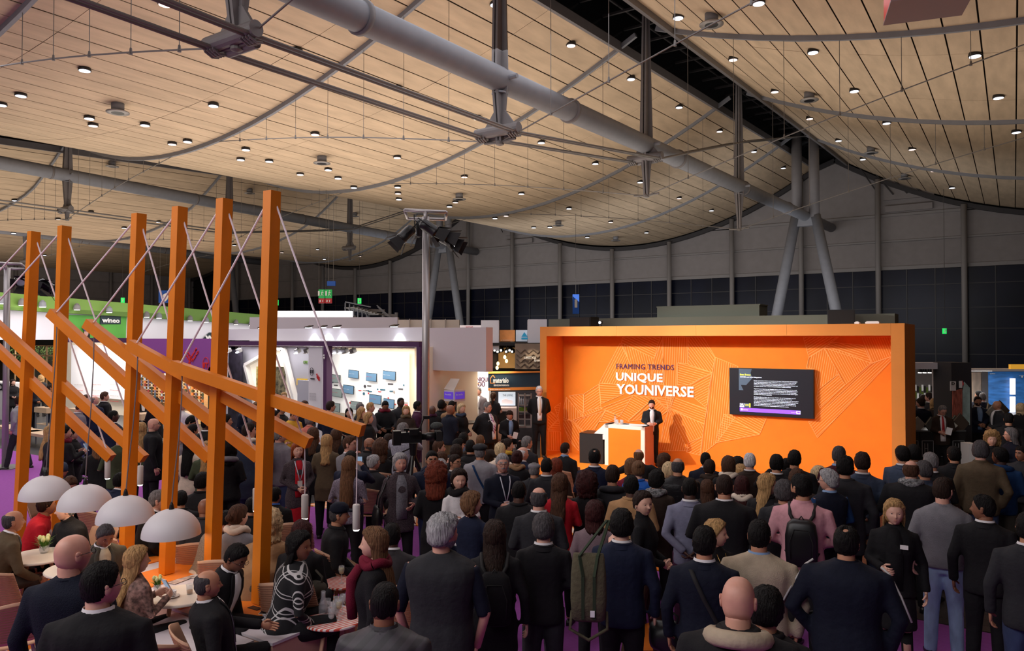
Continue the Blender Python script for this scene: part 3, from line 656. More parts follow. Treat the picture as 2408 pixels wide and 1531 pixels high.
# spotlights on poles
M_lens = mat('spot_lens', (150,150,165), .15, emit=.15)
def spotpole(px, d, ztop, base_lab, ws, lab2):
    p = onD(px, 900, d); x, y = p.x, p.y
    e = tag(empty('lighting_stand', (x,y,0), TH), base_lab, 'lighting stand')
    M_al = mat('brushed_aluminium', (176,172,172), .4, .5)
    b = MB(); b.tube([(0,0,.02),(0,0,ztop)], .075, 16); b.build('pole', M_al, e, True)
    b = MB(); b.box((-.4,-.4,.0),(.4,.4,.025)); b.build('base_plate', M_steel2, e)
    b = MB(); b.tube([(-.42,-.1,ztop+.12),(.42,-.1,ztop+.08)], .035, 12); b.tube([(-.42,-.1,ztop+.12),(-.40,.2,ztop-.0)], .03, 10); b.tube([(.42,-.1,ztop+.08),(.38,.2,ztop-.02)], .03, 10); b.tube([(0,-.1,ztop+.1),(0,0,ztop-.15)], .04, 10); b.tube([(-.4,.2,ztop),(.38,.2,ztop-.02)], .03, 10)
    b.build('cross_bar', M_al, e, True)
    for i, (lx, ly, lz, tx, ty, tz) in enumerate(ws):
        s = tag(empty('stage_spotlight', Matrix.Rotation(TH, 3, 'Z') @ Vector((lx,ly,0))+Vector((x,y,ztop+lz))), lab2[i], 'spotlight')
        dirv = (Vector((tx,ty,tz))-s.location).normalized(); s.rotation_euler = dirv.to_track_quat('Z', 'Y').to_euler()
        b = MB(); b.lathe((0,0,-.2), [(.05,0),(.1,.03),(.115,.12),(.115,.3),(.125,.31),(.125,.36),(.1,.36),(.1,.1)], 18); b.build('lamp_body', M_blk2, s, True)
        b = MB(); b.lathe((0,0,.09), [(.098,0),(.098,.006)], 18); b.build('lens', M_lens, s)
        for k in range(4):
            R = Matrix.Rotation(k*PI/2, 3, 'Z'); v = [R @ Vector(q) for q in ((-.09,.12,.16),(.09,.12,.16),(.15,.22,.36),(-.15,.22,.36))]
            b = MB(); b.prism(v, (R @ Vector((0,.004,-.002)))); b.build('barn_door', M_blk, s)
        b = MB(); b.bar((.13,0,0),(.13,0,-.02), .02); b.tube([(.13,0,.0),(.14,.0,-.3),(-.14,0,-.3),(-.13,0,0)], .012, 6); b.build('yoke', M_blk2, s)
    return x, y
x, y = spotpole(1001, 15, 5.75, 'tall aluminium lighting pole with crossbar in the middle of the crowd', [(-.4,.0,-.35,-13,8,1),(-.12,.2,-.2,-12,14,1),(.08,-.2,-.25,-6,17,1.4),(.3,-.1,-.35,-3,18,1.2),(.42,.15,-.45,-2,16,1)],
    ['black spotlight with open barn doors, leftmost on the central pole','black spotlight pointing away, second from left on the central pole','black spotlight in the middle of the central pole','black spotlight with square barn door right of the middle on the central pole','black spotlight with flaring barn doors, rightmost on the central pole'])
SPX = (x, y)
spotpole(14, 19, 5.1, 'aluminium lighting pole at the left picture edge', [(.35,0,-.35,-10,4,1),(.7,0,-.4,-12,14,1),(.95,.1,-.45,-18,14,1)],
    ['dark spotlight, leftmost on the pole at the left edge','dark spotlight in the middle of the left pole crossbar','dark spotlight with a shiny flap, rightmost on the left pole'])
b = MB(); R = Matrix.Rotation(TH, 3, 'Z'); 
# stage light: beams of the pole spotlights, then one added soft fill
spot('stage_beam', (x-.7, y+.1, 5.0), (-6.9, 17.4, 1.5), 2150, 58, .6, (1,.95,.88), .04)
spot('stage_beam', (x+.6, y+.1, 5.1), (-3.6, 17.7, 1.5), 1300, 48, .7, (1,.95,.88), .06)
spot('stage_beam', (x-.1, y+.1, 5.2), (-9.6, 17.2, 1.2), 150, 50, .7, (1,.95,.88), .06)
spot('stage_beam', (-3.4, 8.6, 5.6), (-3.4, 17.9, 1.3), 330, 46, .8, (1,.95,.88), .5)  # added fill with no fixture, softens the right of the stage

# ================================================================ orange posts, slanting beams and their lamps
M_post = mat('orange_timber_paint', (222,124,4), .5, noise=.05, nscale=4)
posts = [((80,545),(48,1190),10.6),((152,532),(130,1165),10.05),((327,503),(297,1310),9.05),((423,487),(392,1342),8.6),((528,468),(497,1400),8.1),((640,450),(612,1412),7.65)]
nth = ['leftmost','second from the left','third from the left','fourth from the left','fifth from the left','rightmost']
PT = []
for i, (t, bt, d) in enumerate(posts):
    pt = onD(*t, d); pb0 = onD(*bt, d); dirv = (pt-pb0)/(pt.z-pb0.z)
    zb = .6 if i >= 2 else .0
    pb = pt-dirv*(pt.z-zb); o = MB(); o.bar(pb, pt, .125, .125, up=(0,1,0)); ob = o.build('timber_post', M_post)
    tag(ob, 'upright orange square post, %s in the row of six' % nth[i], 'post'); PT.append((pb, pt))
beams = [((-100,730,10.9),(262,1078,10.35)),((-40,735,10.3),(339,1079,9.85)),((120,735,9.45),(495,1078,8.85)),((205,760,8.95),(610,1076,8.4)),((305,810,8.4),(728,1042,7.85)),((407,860,8.0),(853,1013,7.4))]
M_cord = mat('pale_cord', (236,222,226), .7); M_cord2 = mat('grey_cord', (120,116,118), .6); M_dome = mat('white_dome', (214,212,216), .55); M_dome.node_tree.nodes['Principled BSDF'].inputs['Subsurface Weight'].default_value = 0
M_domein = mat('dome_inner', (250,240,225), .6); M_tube = mat('grey_tube_lamp', (196,190,186), .6); M_tubeg = mat('tube_glow', (255,250,240), .4, emit=5); M_tubeg.cycles.emission_sampling = 'NONE'
for i, (u, l) in enumerate(beams):
    pu = onD(*u); pl = onD(*l); off = -.13 if i > 1 else -.13
    b = MB(); sh = Vector((0, -.14, 0)); pu2 = pu+sh*0; 
    # beams pass in front of their posts
    b.bar(pu, pl, .105, .12); tag(b.build('timber_beam', M_post), 'slanting orange beam crossing the post %s' % nth[i], 'beam')
    dv = (pl-pu).normalized()
    for (end, nm) in ((pu+dv*.1, 'upper'), (pl-dv*.1, 'lower')):
        c = MB(); c.tube([PT[i][1]+Vector((0,0,-.02)), end+Vector((0,0,.05))], .0105, 6)
        tag(c.build('stay_cord', M_cord), 'pale cord tying the %s beam end to the post %s' % (nm, nth[i]), 'cord')
    ll = onD(*[(253,1082,10.35),(330,1095,9.85),(480,1100,8.9),(602,1148,8.45),(717,1163,7.95),(838,1186,7.5)][i])
    if i != 2:
        e = tag(empty('tube_lamp', (ll.x,ll.y,ll.z)), 'grey cylinder pendant lamp hanging from the beam at the post %s' % nth[i], 'lamp')
        hh = .25; b = MB(); b.lathe((0,0,-hh), [(.033,0),(.037,.01),(.037,hh-.01),(.03,hh)], 16); b.build('shade', M_tube, e, True)
        b = MB(); b.lathe((0,0,-hh-.014), [(.026,0),(.033,.012)], 16); b.build('lamp_glass', M_tubeg, e)
        b = MB(); top = pl-dv*.06-Vector((0,0,.06)); b.tube([(0,0,0), top-ll], .006, 5); b.build('lamp_cord', M_cord, e)
for i, (px, py, wpx, bi) in enumerate(((107,1140,110,2),(200,1163,116,3),(295,1190,126,4),(403,1222,130,5))):
    d = [9.45,8.95,8.4,8.0][i]; c = onD(px, [1170,1193,1224,1258][i], d); r = wpx/2*d/FPX
    e = tag(empty('dome_lamp', (c.x,c.y,c.z)), 'white half-dome pendant lamp, %s of the four' % ['leftmost','second from the left','third from the left','rightmost'][i], 'lamp')
    prof = [(r*math.cos(a), r*.93*math.sin(a)) for a in np.linspace(0, PI/2-.04, 14)]
    b = MB(); n = 40; rings = [[(q*math.cos(2*PI*k/n), q*math.sin(2*PI*k/n), z) for k in range(n)] for q, z in prof]; b.rings(rings, False); b.rings([rings[-1]]+[[(.001*math.cos(2*PI*k/n),.001*math.sin(2*PI*k/n),r*.935) for k in range(n)]], False); b.build('dome', M_dome, e, True)
    b = MB(); n = 40; rings = [[(q*.97*math.cos(2*PI*k/n), q*.97*math.sin(2*PI*k/n), z*.97) for k in range(n)] for q, z in prof[::-1]]; b.rings(rings, False); b.build('dome_inner', M_domein, e, True)
    b = MB(); b.lathe((0,0,r*.92), [(.03,0),(.02,.05),(.008,.08)], 10); b.build('cord_grip', M_blk2, e)
    bu = onD(*beams[bi][0]); dv = (onD(*beams[bi][1])-bu).normalized(); top = bu+dv*.12-Vector((0,0,.06)); 
    lo = Vector((c.x,c.y,c.z+r*.98)); mid = (lo+top)/2+Vector((.03,0,0))
    b = MB(); b.tube([lo-c, lo*.7+mid*.3-c+Vector((-.01,0,0)), mid-c, mid*.4+top*.6-c+Vector((.015,0,0)), top-c], .007, 5); b.build('lamp_cord', M_cord2, e)
    l = bpy.data.lights.new('dome_light', 'POINT'); l.energy = 3; l.color = (1,.82,.62); l.shadow_soft_size = .08; lo_ = bpy.data.objects.new('dome_light', l); COL.objects.link(lo_); lo_.location = (c.x,c.y,c.z+.05)

# ================================================================ stands behind
M_cwall = mat('cream_stand_wall', (246,232,208), .8); M_gwall = mat('pale_grey_stand_wall', (214,210,216), .8); M_purp = mat('stand_purple', (104,44,110), .7); M_dpurp = mat('stand_dark_purple', (74,34,78), .7)
M_gpl = mat('grey_stand_wall', (168,166,178), .8); M_redt = mat('red_print', (226,50,50), .6); M_ppl = mat('stand_violet', (140,70,150), .7); M_dgt = mat('dark_grey_print', (70,66,72), .7)
M_oak = mat('birch_plywood', (226,186,140), .6, noise=.08, nscale=6, stretch=(1,1,5)); M_green = mat('stand_green', (98,132,52), .7); M_beige = mat('beige_stand_wall', (186,174,164), .8)
def slab(Y, x0, x1, z0, z1, th=.1, mb=None):
    """box on the wall plane Y between pixel columns x0..x1"""
    a = onY(x0, 800, Y).x; c = onY(x1, 800, Y).x; (mb or MB()); b = mb or MB(); b.box((a,Y,z0),(c,Y+th,z1)); return b
def zY(px, py, Y): return onY(px, py, Y).z
def wallthing(name, label, cat, Y, x0, x1, z0, z1, m, th=.12, **k):
    b = slab(Y, x0, x1, z0, z1, th); return tag(b.build(name, m), label, cat, **k)
YF = 15.1
# purple-framed library stand
root = tag(empty('exhibition_stand', (0,YF,0)), 'long exhibition stand with purple frame and white display walls left of the centre', 'stand')
def sp(name, m, Y, x0, x1, z0, z1, th=.1): b = slab(Y, x0, x1, z0, z1, th); return part(b, name, m, root)
sp('upper_wall', M_gwall, YF+.7, 533, 1000, 3.22, 3.6)
sp('upper_wall', mat('mauve_grey_wall', (196,184,188), .8), YF+.55, 1002, 1143, 2.42, 3.58, .3)
sp('purple_beam', M_dpurp, YF, 525, 985, 3.06, 3.2, .2)
for px in (765, 985): 
    x = onY(px, 900, YF).x; b = MB(); b.box((x-.07,YF-.02,0),(x+.07,YF+.2,3.06)); part(b, 'purple_pillar', M_dpurp, root)
sp('side_wall', M_cwall, YF+2.6, 700, 975, 0, 3.1); 
x = onY(985, 900, YF).x; b = MB(); b.box((x-.06,YF+.2,0),(x+.02,YF+2.6,3.06)); part(b, 'side_wall', M_cwall, root)
sp('ceiling_panel', M_white, YF+.2, 530, 975, 3.02, 3.05, 2.4)
sp('pillar_panel', M_gwall, YF+.05, 726, 757, 0, 3.05, .12)
# niche wall: grey wall with white pentagon frame
sp('niche_wall', M_gpl, YF+1.2, 566, 726, 0, 3.02)
Yn = YF+1.15
pent = [(585,858),(655,818),(672,822),(705,960),(640,975),(612,965)]
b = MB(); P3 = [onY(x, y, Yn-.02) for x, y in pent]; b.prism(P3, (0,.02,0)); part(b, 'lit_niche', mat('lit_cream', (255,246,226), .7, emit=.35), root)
b = MB()
for i in range(len(pent)): b.bar(P3[i]-Vector((0,.1,0)), P3[(i+1) % len(pent)]-Vector((0,.1,0)), .1, .2, up=(0,1,0))
part(b, 'niche_frame', M_white, root)
M_rug = mat('scroll_rug', (96,88,66), .9, noise=.9, nscale=9); M_rug2 = mat('yellow_scroll_rug', (190,176,110), .9, noise=.6, nscale=9)
for (x0, x1, m, lab) in ((603,620,M_rug2,'yellowish scroll patterned rug hanging in the white niche'),(643,671,M_rug,'black and beige scroll patterned rug hanging in the white niche')):
    z0 = zY(x0, 935, Yn-.1); z1 = zY(x0, 862, Yn-.1); wallthing('hanging_rug', lab, 'rug', Yn-.1, x0, x1, z0, z1, m, .02)
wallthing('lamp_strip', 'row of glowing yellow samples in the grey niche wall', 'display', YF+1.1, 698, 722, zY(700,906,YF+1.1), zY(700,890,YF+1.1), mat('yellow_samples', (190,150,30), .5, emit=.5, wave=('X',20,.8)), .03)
wallthing('grey_block', 'grey lower block right of the white niche', 'block', YF+.9, 700, 726, 0, 1.95, M_gpl, .1)
e = root
def rt(s, px, py, px2, h, Y, m, **k): return wtext(s, px, py, px2, h, Y, m, root, **k)
rt('IIT', 730, 878, 738, 8, YF+.04, M_dgt); rt('FLOOR TREND', 731, 892, 740, 3, YF+.04, M_dgt)
b = MB(); c0 = onY(734, 874, YF+.04)
for k in range(20): a1 = 2*PI*k/20; a2 = 2*PI*(k+1)/20; b.bar(c0+Vector((.075*math.cos(a1),-.02,.12*math.sin(a1))), c0+Vector((.075*math.cos(a2),-.02,.12*math.sin(a2))), .01)
part(b, 'ring_mark', M_dgt, root)
for k, (s, dy) in enumerate((('TREND', 0), ('FLOOR', 5))):
    o = rt(s, 744, 886-dy, 754, 4, YF+.04, M_redt); o.rotation_euler = (PI/2, math.radians(45), 0)
for k in range(9): rt('a description of the shown floor', 727, 925+k*2.6, 744, 1.2, YF+.04, M_dgt, ext=.001) if k < 7 else None
o = rt('25', 764, 845, 772, 5, YF-.03, M_white); o.rotation_euler = (PI/2, -PI/2, 0)
rt('OW', 714, 856, 724, 8, YF+1.18, M_green)
# right display board with tablets
Yd = YF+2.4
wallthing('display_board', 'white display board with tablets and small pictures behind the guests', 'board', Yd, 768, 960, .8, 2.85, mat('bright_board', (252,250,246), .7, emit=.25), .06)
M_tab = mat('tablet_screen', (96,130,158), .4, emit=.35); M_tab2 = mat('tablet_screen_grey', (130,142,140), .4, emit=.25)
tabs = [(787,890,27,20,1,'green'),(832,880,24,20,0,''),(874,887,25,20,0,''),(916,883,30,21,0,''),(793,924,25,20,1,''),(820,916,25,21,0,''),(883,939,28,22,0,''),(915,949,25,22,0,''),(790,958,20,22,1,''),(838,954,26,20,1,'')]
for i, (px, py, w_, h_, k, _) in enumerate(tabs):
    c = onY(px, py, Yd-.08); s = (onY(px+1, py, Yd).x-onY(px, py, Yd).x)
    e = tag(empty('tablet', (c.x,Yd-.08,c.z)), '%s tablet screen, %s on the white display board' % (['blue','grey'][k], ['top left','second in the top row','third in the top row','rightmost in the top row','left in the middle row','second in the middle row','third in the middle row','lowest at the right','lowest at the left','lowest in the middle'][i]), 'tablet'); e.rotation_euler = (0,.06,0)
    b = MB(); b.box((-w_/2*s,-.02,-h_/2*.0135),(w_/2*s,.0,h_/2*.0135)); b.build('casing', M_blk2, e); b = MB(); b.box((-w_/2*s+.015,-.024,-h_/2*.0135+.015),(w_/2*s-.015,-.02,h_/2*.0135-.015)); b.build('screen', [M_tab, M_tab2][k], e)
    b = MB(); b.bar((0,0,0),(0,.08,0), .03); b.build('bracket', M_blk2, e)
    textmesh('floor news', 1, M_redt if i % 2 == 0 else M_white, 'screen_text', e, (-w_/2*s+.04,-.026,.0), (PI/2,0,0), .0005, width=w_*s*.5, height=.02)
random.seed(11)
CPX = sorted(random.uniform(772, 955) for _ in range(46))
for i in range(46):
    px = CPX[i]; py = random.uniform(900, 985); c = onY(px, py, Yd-.03); b = MB(); s_ = random.uniform(.03,.07)
    if i % 3: b.box((-s_*1.6,-.004,-s_*.3),(s_*1.6,.02,s_*.3))
    else: b.lathe((0,0,0), [(s_*.7,-.01),(s_*.7,.01)], 12)
    o = b.build('sample_card', [M_redt, M_dgt, mat('petrol', (60,110,130), .6), M_beige][i % 4]); o.location = (c.x,Yd-.015,c.z)
    if i % 3 == 0: o.rotation_euler = (PI/2,0,0)
    tag(o, 'tiny picture card between the tablets on the display board, %s of 46 from the left' % ORD(i+1), 'card', 'cards on the display board')
# lamps in the stand
def boothlamp(px, py, Y, lab, m=None, glow=True):
    c = onY(px, py, Y); e = tag(empty('track_spotlight', c), lab, 'spotlight')
    b = MB(); b.obox((0,0,0), (.16,.14,.12), Matrix.Rotation(.4, 3, 'X')); b.bar((0,0,.05),(0,0,.2), .025); b.build('housing', m or mat('spot_grey', (120,116,118), .5), e)
    b = MB(); b.obox((0,-.05,-.065), (.12,.1,.02), Matrix.Rotation(.4, 3, 'X')); b.build('lamp_face', M_lampw if glow else M_tube, e)
    return e
for (px, g), w_ in zip(((700,1),(722,0),(790,1),(803,1),(812,0),(830,0)), ('left of the pair left of','right of the pair left of','first to the right of','second to the right of','third to the right of','farthest right of')): boothlamp(px, 825, YF+.6, 'grey track spotlight under the stand ceiling, %s the purple pillar' % w_, glow=g)
for px in (537,562): boothlamp(px, 824, YF+.4, 'dazzling track spotlight %s between the orange posts' % ('left' if px < 550 else 'right'))
for i, px in enumerate((612,722,755,788,923)):
    c = onY(px, 776, YF+.4); e = tag(empty('floodlight', (c.x,YF+.45,3.62)), 'small dark floodlight on the pale upper wall, %s' % ['leftmost beside the rightmost post','second from left','third from left','fourth from left','rightmost'][i], 'floodlight')
    b = MB(); b.prism([(-.10,-.08,.0),(.10,-.08,0),(.10,.12,.05),(-.10,.12,.05)], (0,0,.025)); b.build('housing', M_blk2, e)
    b = MB(); b.box((-.08,-.06,-.012),(.08,.08,.0)); b.build('lamp_face', M_lampw, e)
    l = spot('flood', (c.x,YF+.42,3.58), (c.x,YF+.8,2.9), 26, 70, .5, (.85,.95,1), .03)
area('stand_light', (onY(870,800,YF+1.2).x, YF+1.5, 2.98), (4.6,1.6), 150, (1,.96,.9))
area('stand_light', (onY(640,800,YF+1).x, YF+.6, 2.98), (3.4,.8), 45, (1,.97,.93))
# purple logo wall + magazine shelves
root2 = tag(empty('exhibition_stand', (0,YF,0)), 'lit stand corner with violet logo panel, magazine shelves and white text wall', 'stand')
def sp2(name, m, Y, x0, x1, z0, z1, th=.1): b = slab(Y, x0, x1, z0, z1, th); return part(b, name, m, root2)
YG = YF+.3
sp2('logo_panel', M_ppl, YG, 322, 525, 2.02, 3.28, .1)
sp2('dark_panel', M_dpurp, YG+.05, 150, 322, 3.12, 3.3, .1)
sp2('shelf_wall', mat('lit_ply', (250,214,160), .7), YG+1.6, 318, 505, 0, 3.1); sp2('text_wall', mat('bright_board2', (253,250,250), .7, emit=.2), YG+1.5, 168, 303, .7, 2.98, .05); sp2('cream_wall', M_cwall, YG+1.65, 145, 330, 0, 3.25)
sp2('side_wall', mat('stand_dark_olive', (60,62,40), .7), YG, 490, 503, 0, 2.3); sp2('dark_side', mat('rug_dark', (50,44,60), .8, noise=.5, nscale=5), YG+.6, 530, 566, 0, 2.9)
sp2('light_post', M_gpl, YG+.2, 524, 531, 0, 3.0)
o = wtext('IIT', 478, 864, 490, 12, YG, M_redt, root2, bold=.03)
c0 = onY(484, 857, YG-.02); b = MB()
for k in range(24): a1 = 2*PI*k/24; a2 = 2*PI*(k+1)/24; b.bar(c0+Vector((.18*math.cos(a1),0,.24*math.sin(a1))), c0+Vector((.18*math.cos(a2),0,.24*math.sin(a2))), .015)
part(b, 'ring_mark', M_redt, root2)
for s, x, y, r, wd in (('FLOOR', 434, 830, -45, 20),('FUTURE', 438, 825, -45, 20),('FORUM', 448, 847, 45, 22),('TREND', 453, 853, 45, 22),('CENTRE', 443, 853, -45, 24)):
    o = wtext(s, x, y, x+wd, 5, YG, M_redt, root2, bold=.03); o.rotation_euler = (PI/2, math.radians(-r), 0)
for k in range(14): wtext('trend notes on the wall', 175+ (k % 3)*42, 905+k//3*13, 195+(k % 3)*42, 3, YG+1.48, M_redt if k % 2 else M_beige, root2, ext=.001)
wtext('A3', 342, 905, 346, 5, YG+1.55, M_dgt, root2)
SH = MB(); zz = np.linspace(.75, 2.05, 12)
for z in zz: slab(YG+1.42, 318, 478, z-.02, z, .16, SH)
for px in (318,337,372,412,448,478): x = onY(px, 900, YG+1.4).x; SH.box((x-.02,YG+1.42,.6),(x+.02,YG+1.6,2.3))
part(SH, 'shelf_grid', M_oak, root2)
mg = [mat('mag_%d' % i, c, .6) for i, c in enumerate(((70,90,110),(150,60,60),(200,190,170),(60,70,50),(120,110,130),(210,120,60),(90,80,70),(170,180,190)))]
mb0 = MB(); mb0.box((-.055,0,0),(.055,.02,.1)); mb0.box((-.045,-.002,.06),(.045,0,.09)); mo = None
for z in zz[:-1]:
    for px in range(323, 476, 8):
        if px in (371,): continue
        x = onY(px, 900, YG+1.38).x
        o = mb0.build('magazine', mg[0]) if mo is None else mo.copy()
        if mo is None: mo = o
        else: COL.objects.link(o)
        o.material_slots[0].link = 'OBJECT'; o.material_slots[0].material = random.choice(mg); o.location = (x, YG+1.40, z)
        tag(o, 'small magazine on the lit shelf, %s row up, %s from the left' % (NTH[list(zz).index(z)], NTH[(px-323)//8]), 'magazine', 'magazines on the shelf wall')
for px in (230,270): boothlamp(px, 822, YG+.9, 'grey track spotlight above the white text wall, %s' % ('left' if px < 250 else 'right'), glow=0)
area('stand_light', (onY(240,800,YG+.7).x, YG+.75, 3.0), (6,.9), 170, (1,.93,.86)); area('stand_light', (onY(410,800,YG+.7).x, YG+.9, 2.0), (4.6,.7), 95, (1,.80,.52))
# tables and low cabinets on the left
M_lw = mat('light_wood', (214,184,150), .6)
for i, (px, py, wpx, dpt, hh, lab) in enumerate(((200,960,60,.7,.95,'pale wooden counter with open metal legs before the white text wall'),(440,985,90,.7,.95,'white counter in front of the magazine shelves'),(120,975,60,.7,.9,'pale counter with rails behind the walking man'),(335,985,75,.6,1.1,'light box shaped counter top beside the second post group'))):
    c = onD(px, py, [25,23.5,26,22][i]); w_ = wpx*[25,23.5,26,22][i]/FPX
    e = tag(empty('counter', (c.x,c.y,0)), lab, 'counter'); b = MB(); b.box((-w_/2,-dpt/2,hh-.18),(w_/2,dpt/2,hh)); b.build('top', M_lw, e)
    for sx in (-1,1):
        for sy in (-1,1): b = MB(); b.bar((sx*(w_/2-.04),sy*(dpt/2-.04),0),(sx*(w_/2-.04),sy*(dpt/2-.04),hh-.18), .04); b.build('leg', M_steel, e)
    b = MB(); b.box((-w_/2+.05,-dpt/2+.05,.3),(w_/2-.05,dpt/2-.05,.33)); b.build('shelf', M_lw, e)
for i, (px, d) in enumerate(((30,25),(62,24),(95,23))):
    c = onZ(px, 1035+i*8, .0); e = tag(empty('low_bench', (c.x,c.y,0), 0), 'low white bench with metal frame behind the purple carpet edge, %s' % ['leftmost','middle','rightmost'][i], 'bench')
    b = MB(); b.box((-.8,-.25,.36),(.8,.25,.44)); b.build('seat', M_lw, e)
    for sx in (-.75,.75): b = MB(); b.tube([(sx,-.2,0),(sx,-.2,.36),(sx,.2,.36),(sx,.2,0)], .02, 6); b.build('leg', M_steel, e)
# far left: plant lattice stand
YP = 19.5
root3 = tag(empty('exhibition_stand', (0,YP,0)), 'wooden lattice stand with green plants at the left edge', 'stand')
def sp3(name, m, Y, x0, x1, z0, z1, th=.1): b = slab(Y, x0, x1, z0, z1, th); return part(b, name, m, root3)
sp3('dark_fascia', M_blk, YP, -40, 132, 2.9, 3.35); sp3('back_wall', mat('olive_dark', (46,44,36), .9, noise=.5, nscale=2), YP+2.2, -40, 150, 0, 2.9)
fr = MB()
for z in (2.3,2.85): slab(YP, -30, 128, z, z+.07, .07, fr)
for px in (-20,10,34,52,78,108,126): x = onY(px, 850, YP).x; fr.box((x-.035,YP,0),(x+.035,YP+.07,2.9))
part(fr, 'lattice', M_oak, root3)
random.seed(5); lf = MB()
for k in range(900):
    px = random.uniform(-20, 125); x = onY(px, 840, YP+1.5).x; z = random.uniform(2.0, 2.85); y = YP+1.2+random.random()*.6; s_ = random.uniform(.05,.12); a1 = random.random()*6.28
    lf.add([(x,y,z),(x+s_*math.cos(a1),y-.03,z+s_*math.sin(a1)),(x+s_*1.5*math.cos(a1+.5),y-.05,z+s_*1.5*math.sin(a1+.5)),(x+s_*math.cos(a1+1),y,z+s_*math.sin(a1+1))], [(0,1,2,3)])
o = part(lf, 'foliage', mat('hedge_green', (66,92,34), .8, noise=.4, nscale=6), root3); o['kind'] = 'stuff'
c = onD(8, 925, 30); b = MB(); b.box((c.x-2.2,c.y,0),(c.x+.9,c.y+.6,1.5)); o = b.build('reception_desk', M_white); tag(o, 'white reception desk with SERVICES lettering at the left edge', 'desk')
textmesh('SERVICES', 1, M_blk2, 'lettering', o, (c.x-1.6,c.y-.012,1.2), (PI/2,0,0), .01, .02, width=1.9, height=.26)
area('stand_light', (onY(60,850,YP+1).x, YP+.9, 2.85), (7,1.5), 120, (1,.9,.8))
# green banded hall roof stand with sign
a = onD(-60, 690, 30); c = onD(660, 744, 50); Ua = Vector((a.x,a.y,0)); Uc = Vector((c.x,c.y,0))
za = onD(-60, 682, 30).z; zc = onD(660, 744, 50).z; n3 = Vector(((Uc-Ua).y, -(Uc-Ua).x, 0)).normalized()
e = tag(empty('exhibition_stand', (0,0,0)), 'big white stand with green roof band behind the orange posts', 'stand')
b = MB(); b.prism([Ua+Vector((0,0,za-.72)), Uc+Vector((0,0,zc-.62)), Uc+Vector((0,0,zc)), Ua+Vector((0,0,za))], -n3*.2); b.build('green_band', M_green, e)
b = MB(); b.prism([Ua-n3*.3+Vector((0,0,3.22)), Uc-n3*.3+Vector((0,0,3.22)), Uc-n3*.3+Vector((0,0,zc-.62)), Ua-n3*.3+Vector((0,0,za-.72))], -n3*.2); b.build('white_wall', mat('soft_white_wall', (236,232,240), .8), e)
for k_ in (.02,.35,.98): q_ = Ua+(Uc-Ua)*k_-n3*.5; b = MB(); b.tube([(q_.x,q_.y,0),(q_.x,q_.y,3.4)], .12, 10); b.build('support_post', M_steel, e)
def on_s(px, py, k=.1):
    d = ray(px, py); nn = n3; q = Ua-n3*.3+nn*k; t = (q-O).dot(nn)/d.dot(nn); return O+d*t
b = MB(); b.prism([on_s(155,798),on_s(296,798),on_s(298,745),on_s(158,740)], -n3*.03); b.build('green_poster', mat('poster_green', (96,176,70), .7, noise=.2, nscale=.6), e)
b = MB(); b.prism([on_s(236,762,.15),on_s(284,762,.15),on_s(284,744,.15),on_s(237,743,.15)], -n3*.03); b.build('name_plate', mat('plate_dark', (34,52,58), .6), e)
rzs = math.atan2((Uc-Ua).y, (Uc-Ua).x)
q = on_s(240, 758, .19); q2 = on_s(281, 758, .19); textmesh('wineo', 1, M_txtw, 'lettering', e, q, (PI/2,0,rzs), .01, .03, width=(q2-q).length, height=on_s(240,747,.19).z-q.z)
# poster figure: a woman in a blue knitted hat (flat print)
def disc(cx, cy, rx, ry, nm, m, k=.16, n=18):
    b = MB(); b.prism([on_s(cx+rx*math.cos(2*PI*i/n), cy+ry*math.sin(2*PI*i/n), k) for i in range(n)], -n3*.01); b.build(nm, m, e)
disc(203, 790, 9, 12, 'print_hair', mat('print_hair', (40,28,26), .8), .14); disc(203, 783, 5, 8, 'print_face', mat('print_face', (206,160,150), .8), .17); disc(203, 772, 8, 7, 'print_hat', mat('print_hat', (70,74,140), .8), .2)
b = MB(); b.prism([on_s(475,799),on_s(545,799),on_s(545,782),on_s(492,782)], -n3*.02); b.build('name_plate', mat('plate_dark', (34,52,58), .6), e)
q = on_s(482, 799, .15); textmesh('wineo', 1, M_txtw, 'lettering', e, q, (PI/2,0,rzs), .01, .03, width=(on_s(545,799,.15)-q).length, height=on_s(482,784,.15).z-q.z)
for i, px in enumerate((2,52,100,181,257,345,374,447,485,555,590)):
    q = on_s(px, 700+px*.085+ (8 if px < 300 else 12), .5); s = tag(empty('ceiling_spotlight', q), 'small spotlight under the green band, %s from the left' % NTH[i], 'spotlight', 'spotlights under the green band')
    b = MB(); b.lathe((0,0,-.1), [(.16,0),(.13,.2),(.05,.3)], 12); b.build('housing', M_steel2 if i % 2 else M_steel, s); b = MB(); b.lathe((0,0,-.12), [(.12,0),(.12,.02)], 12); b.build('lamp_face', M_tubeg, s)
area('stand_light', ((Ua.x+Uc.x)/2+n3.x*3, (Ua.y+Uc.y)/2+n3.y*3, 4.6), (26,4), 420, (1,.97,.97), tuple(-n3+Vector((0,0,-.5)))); bpy.context.view_layer.update()
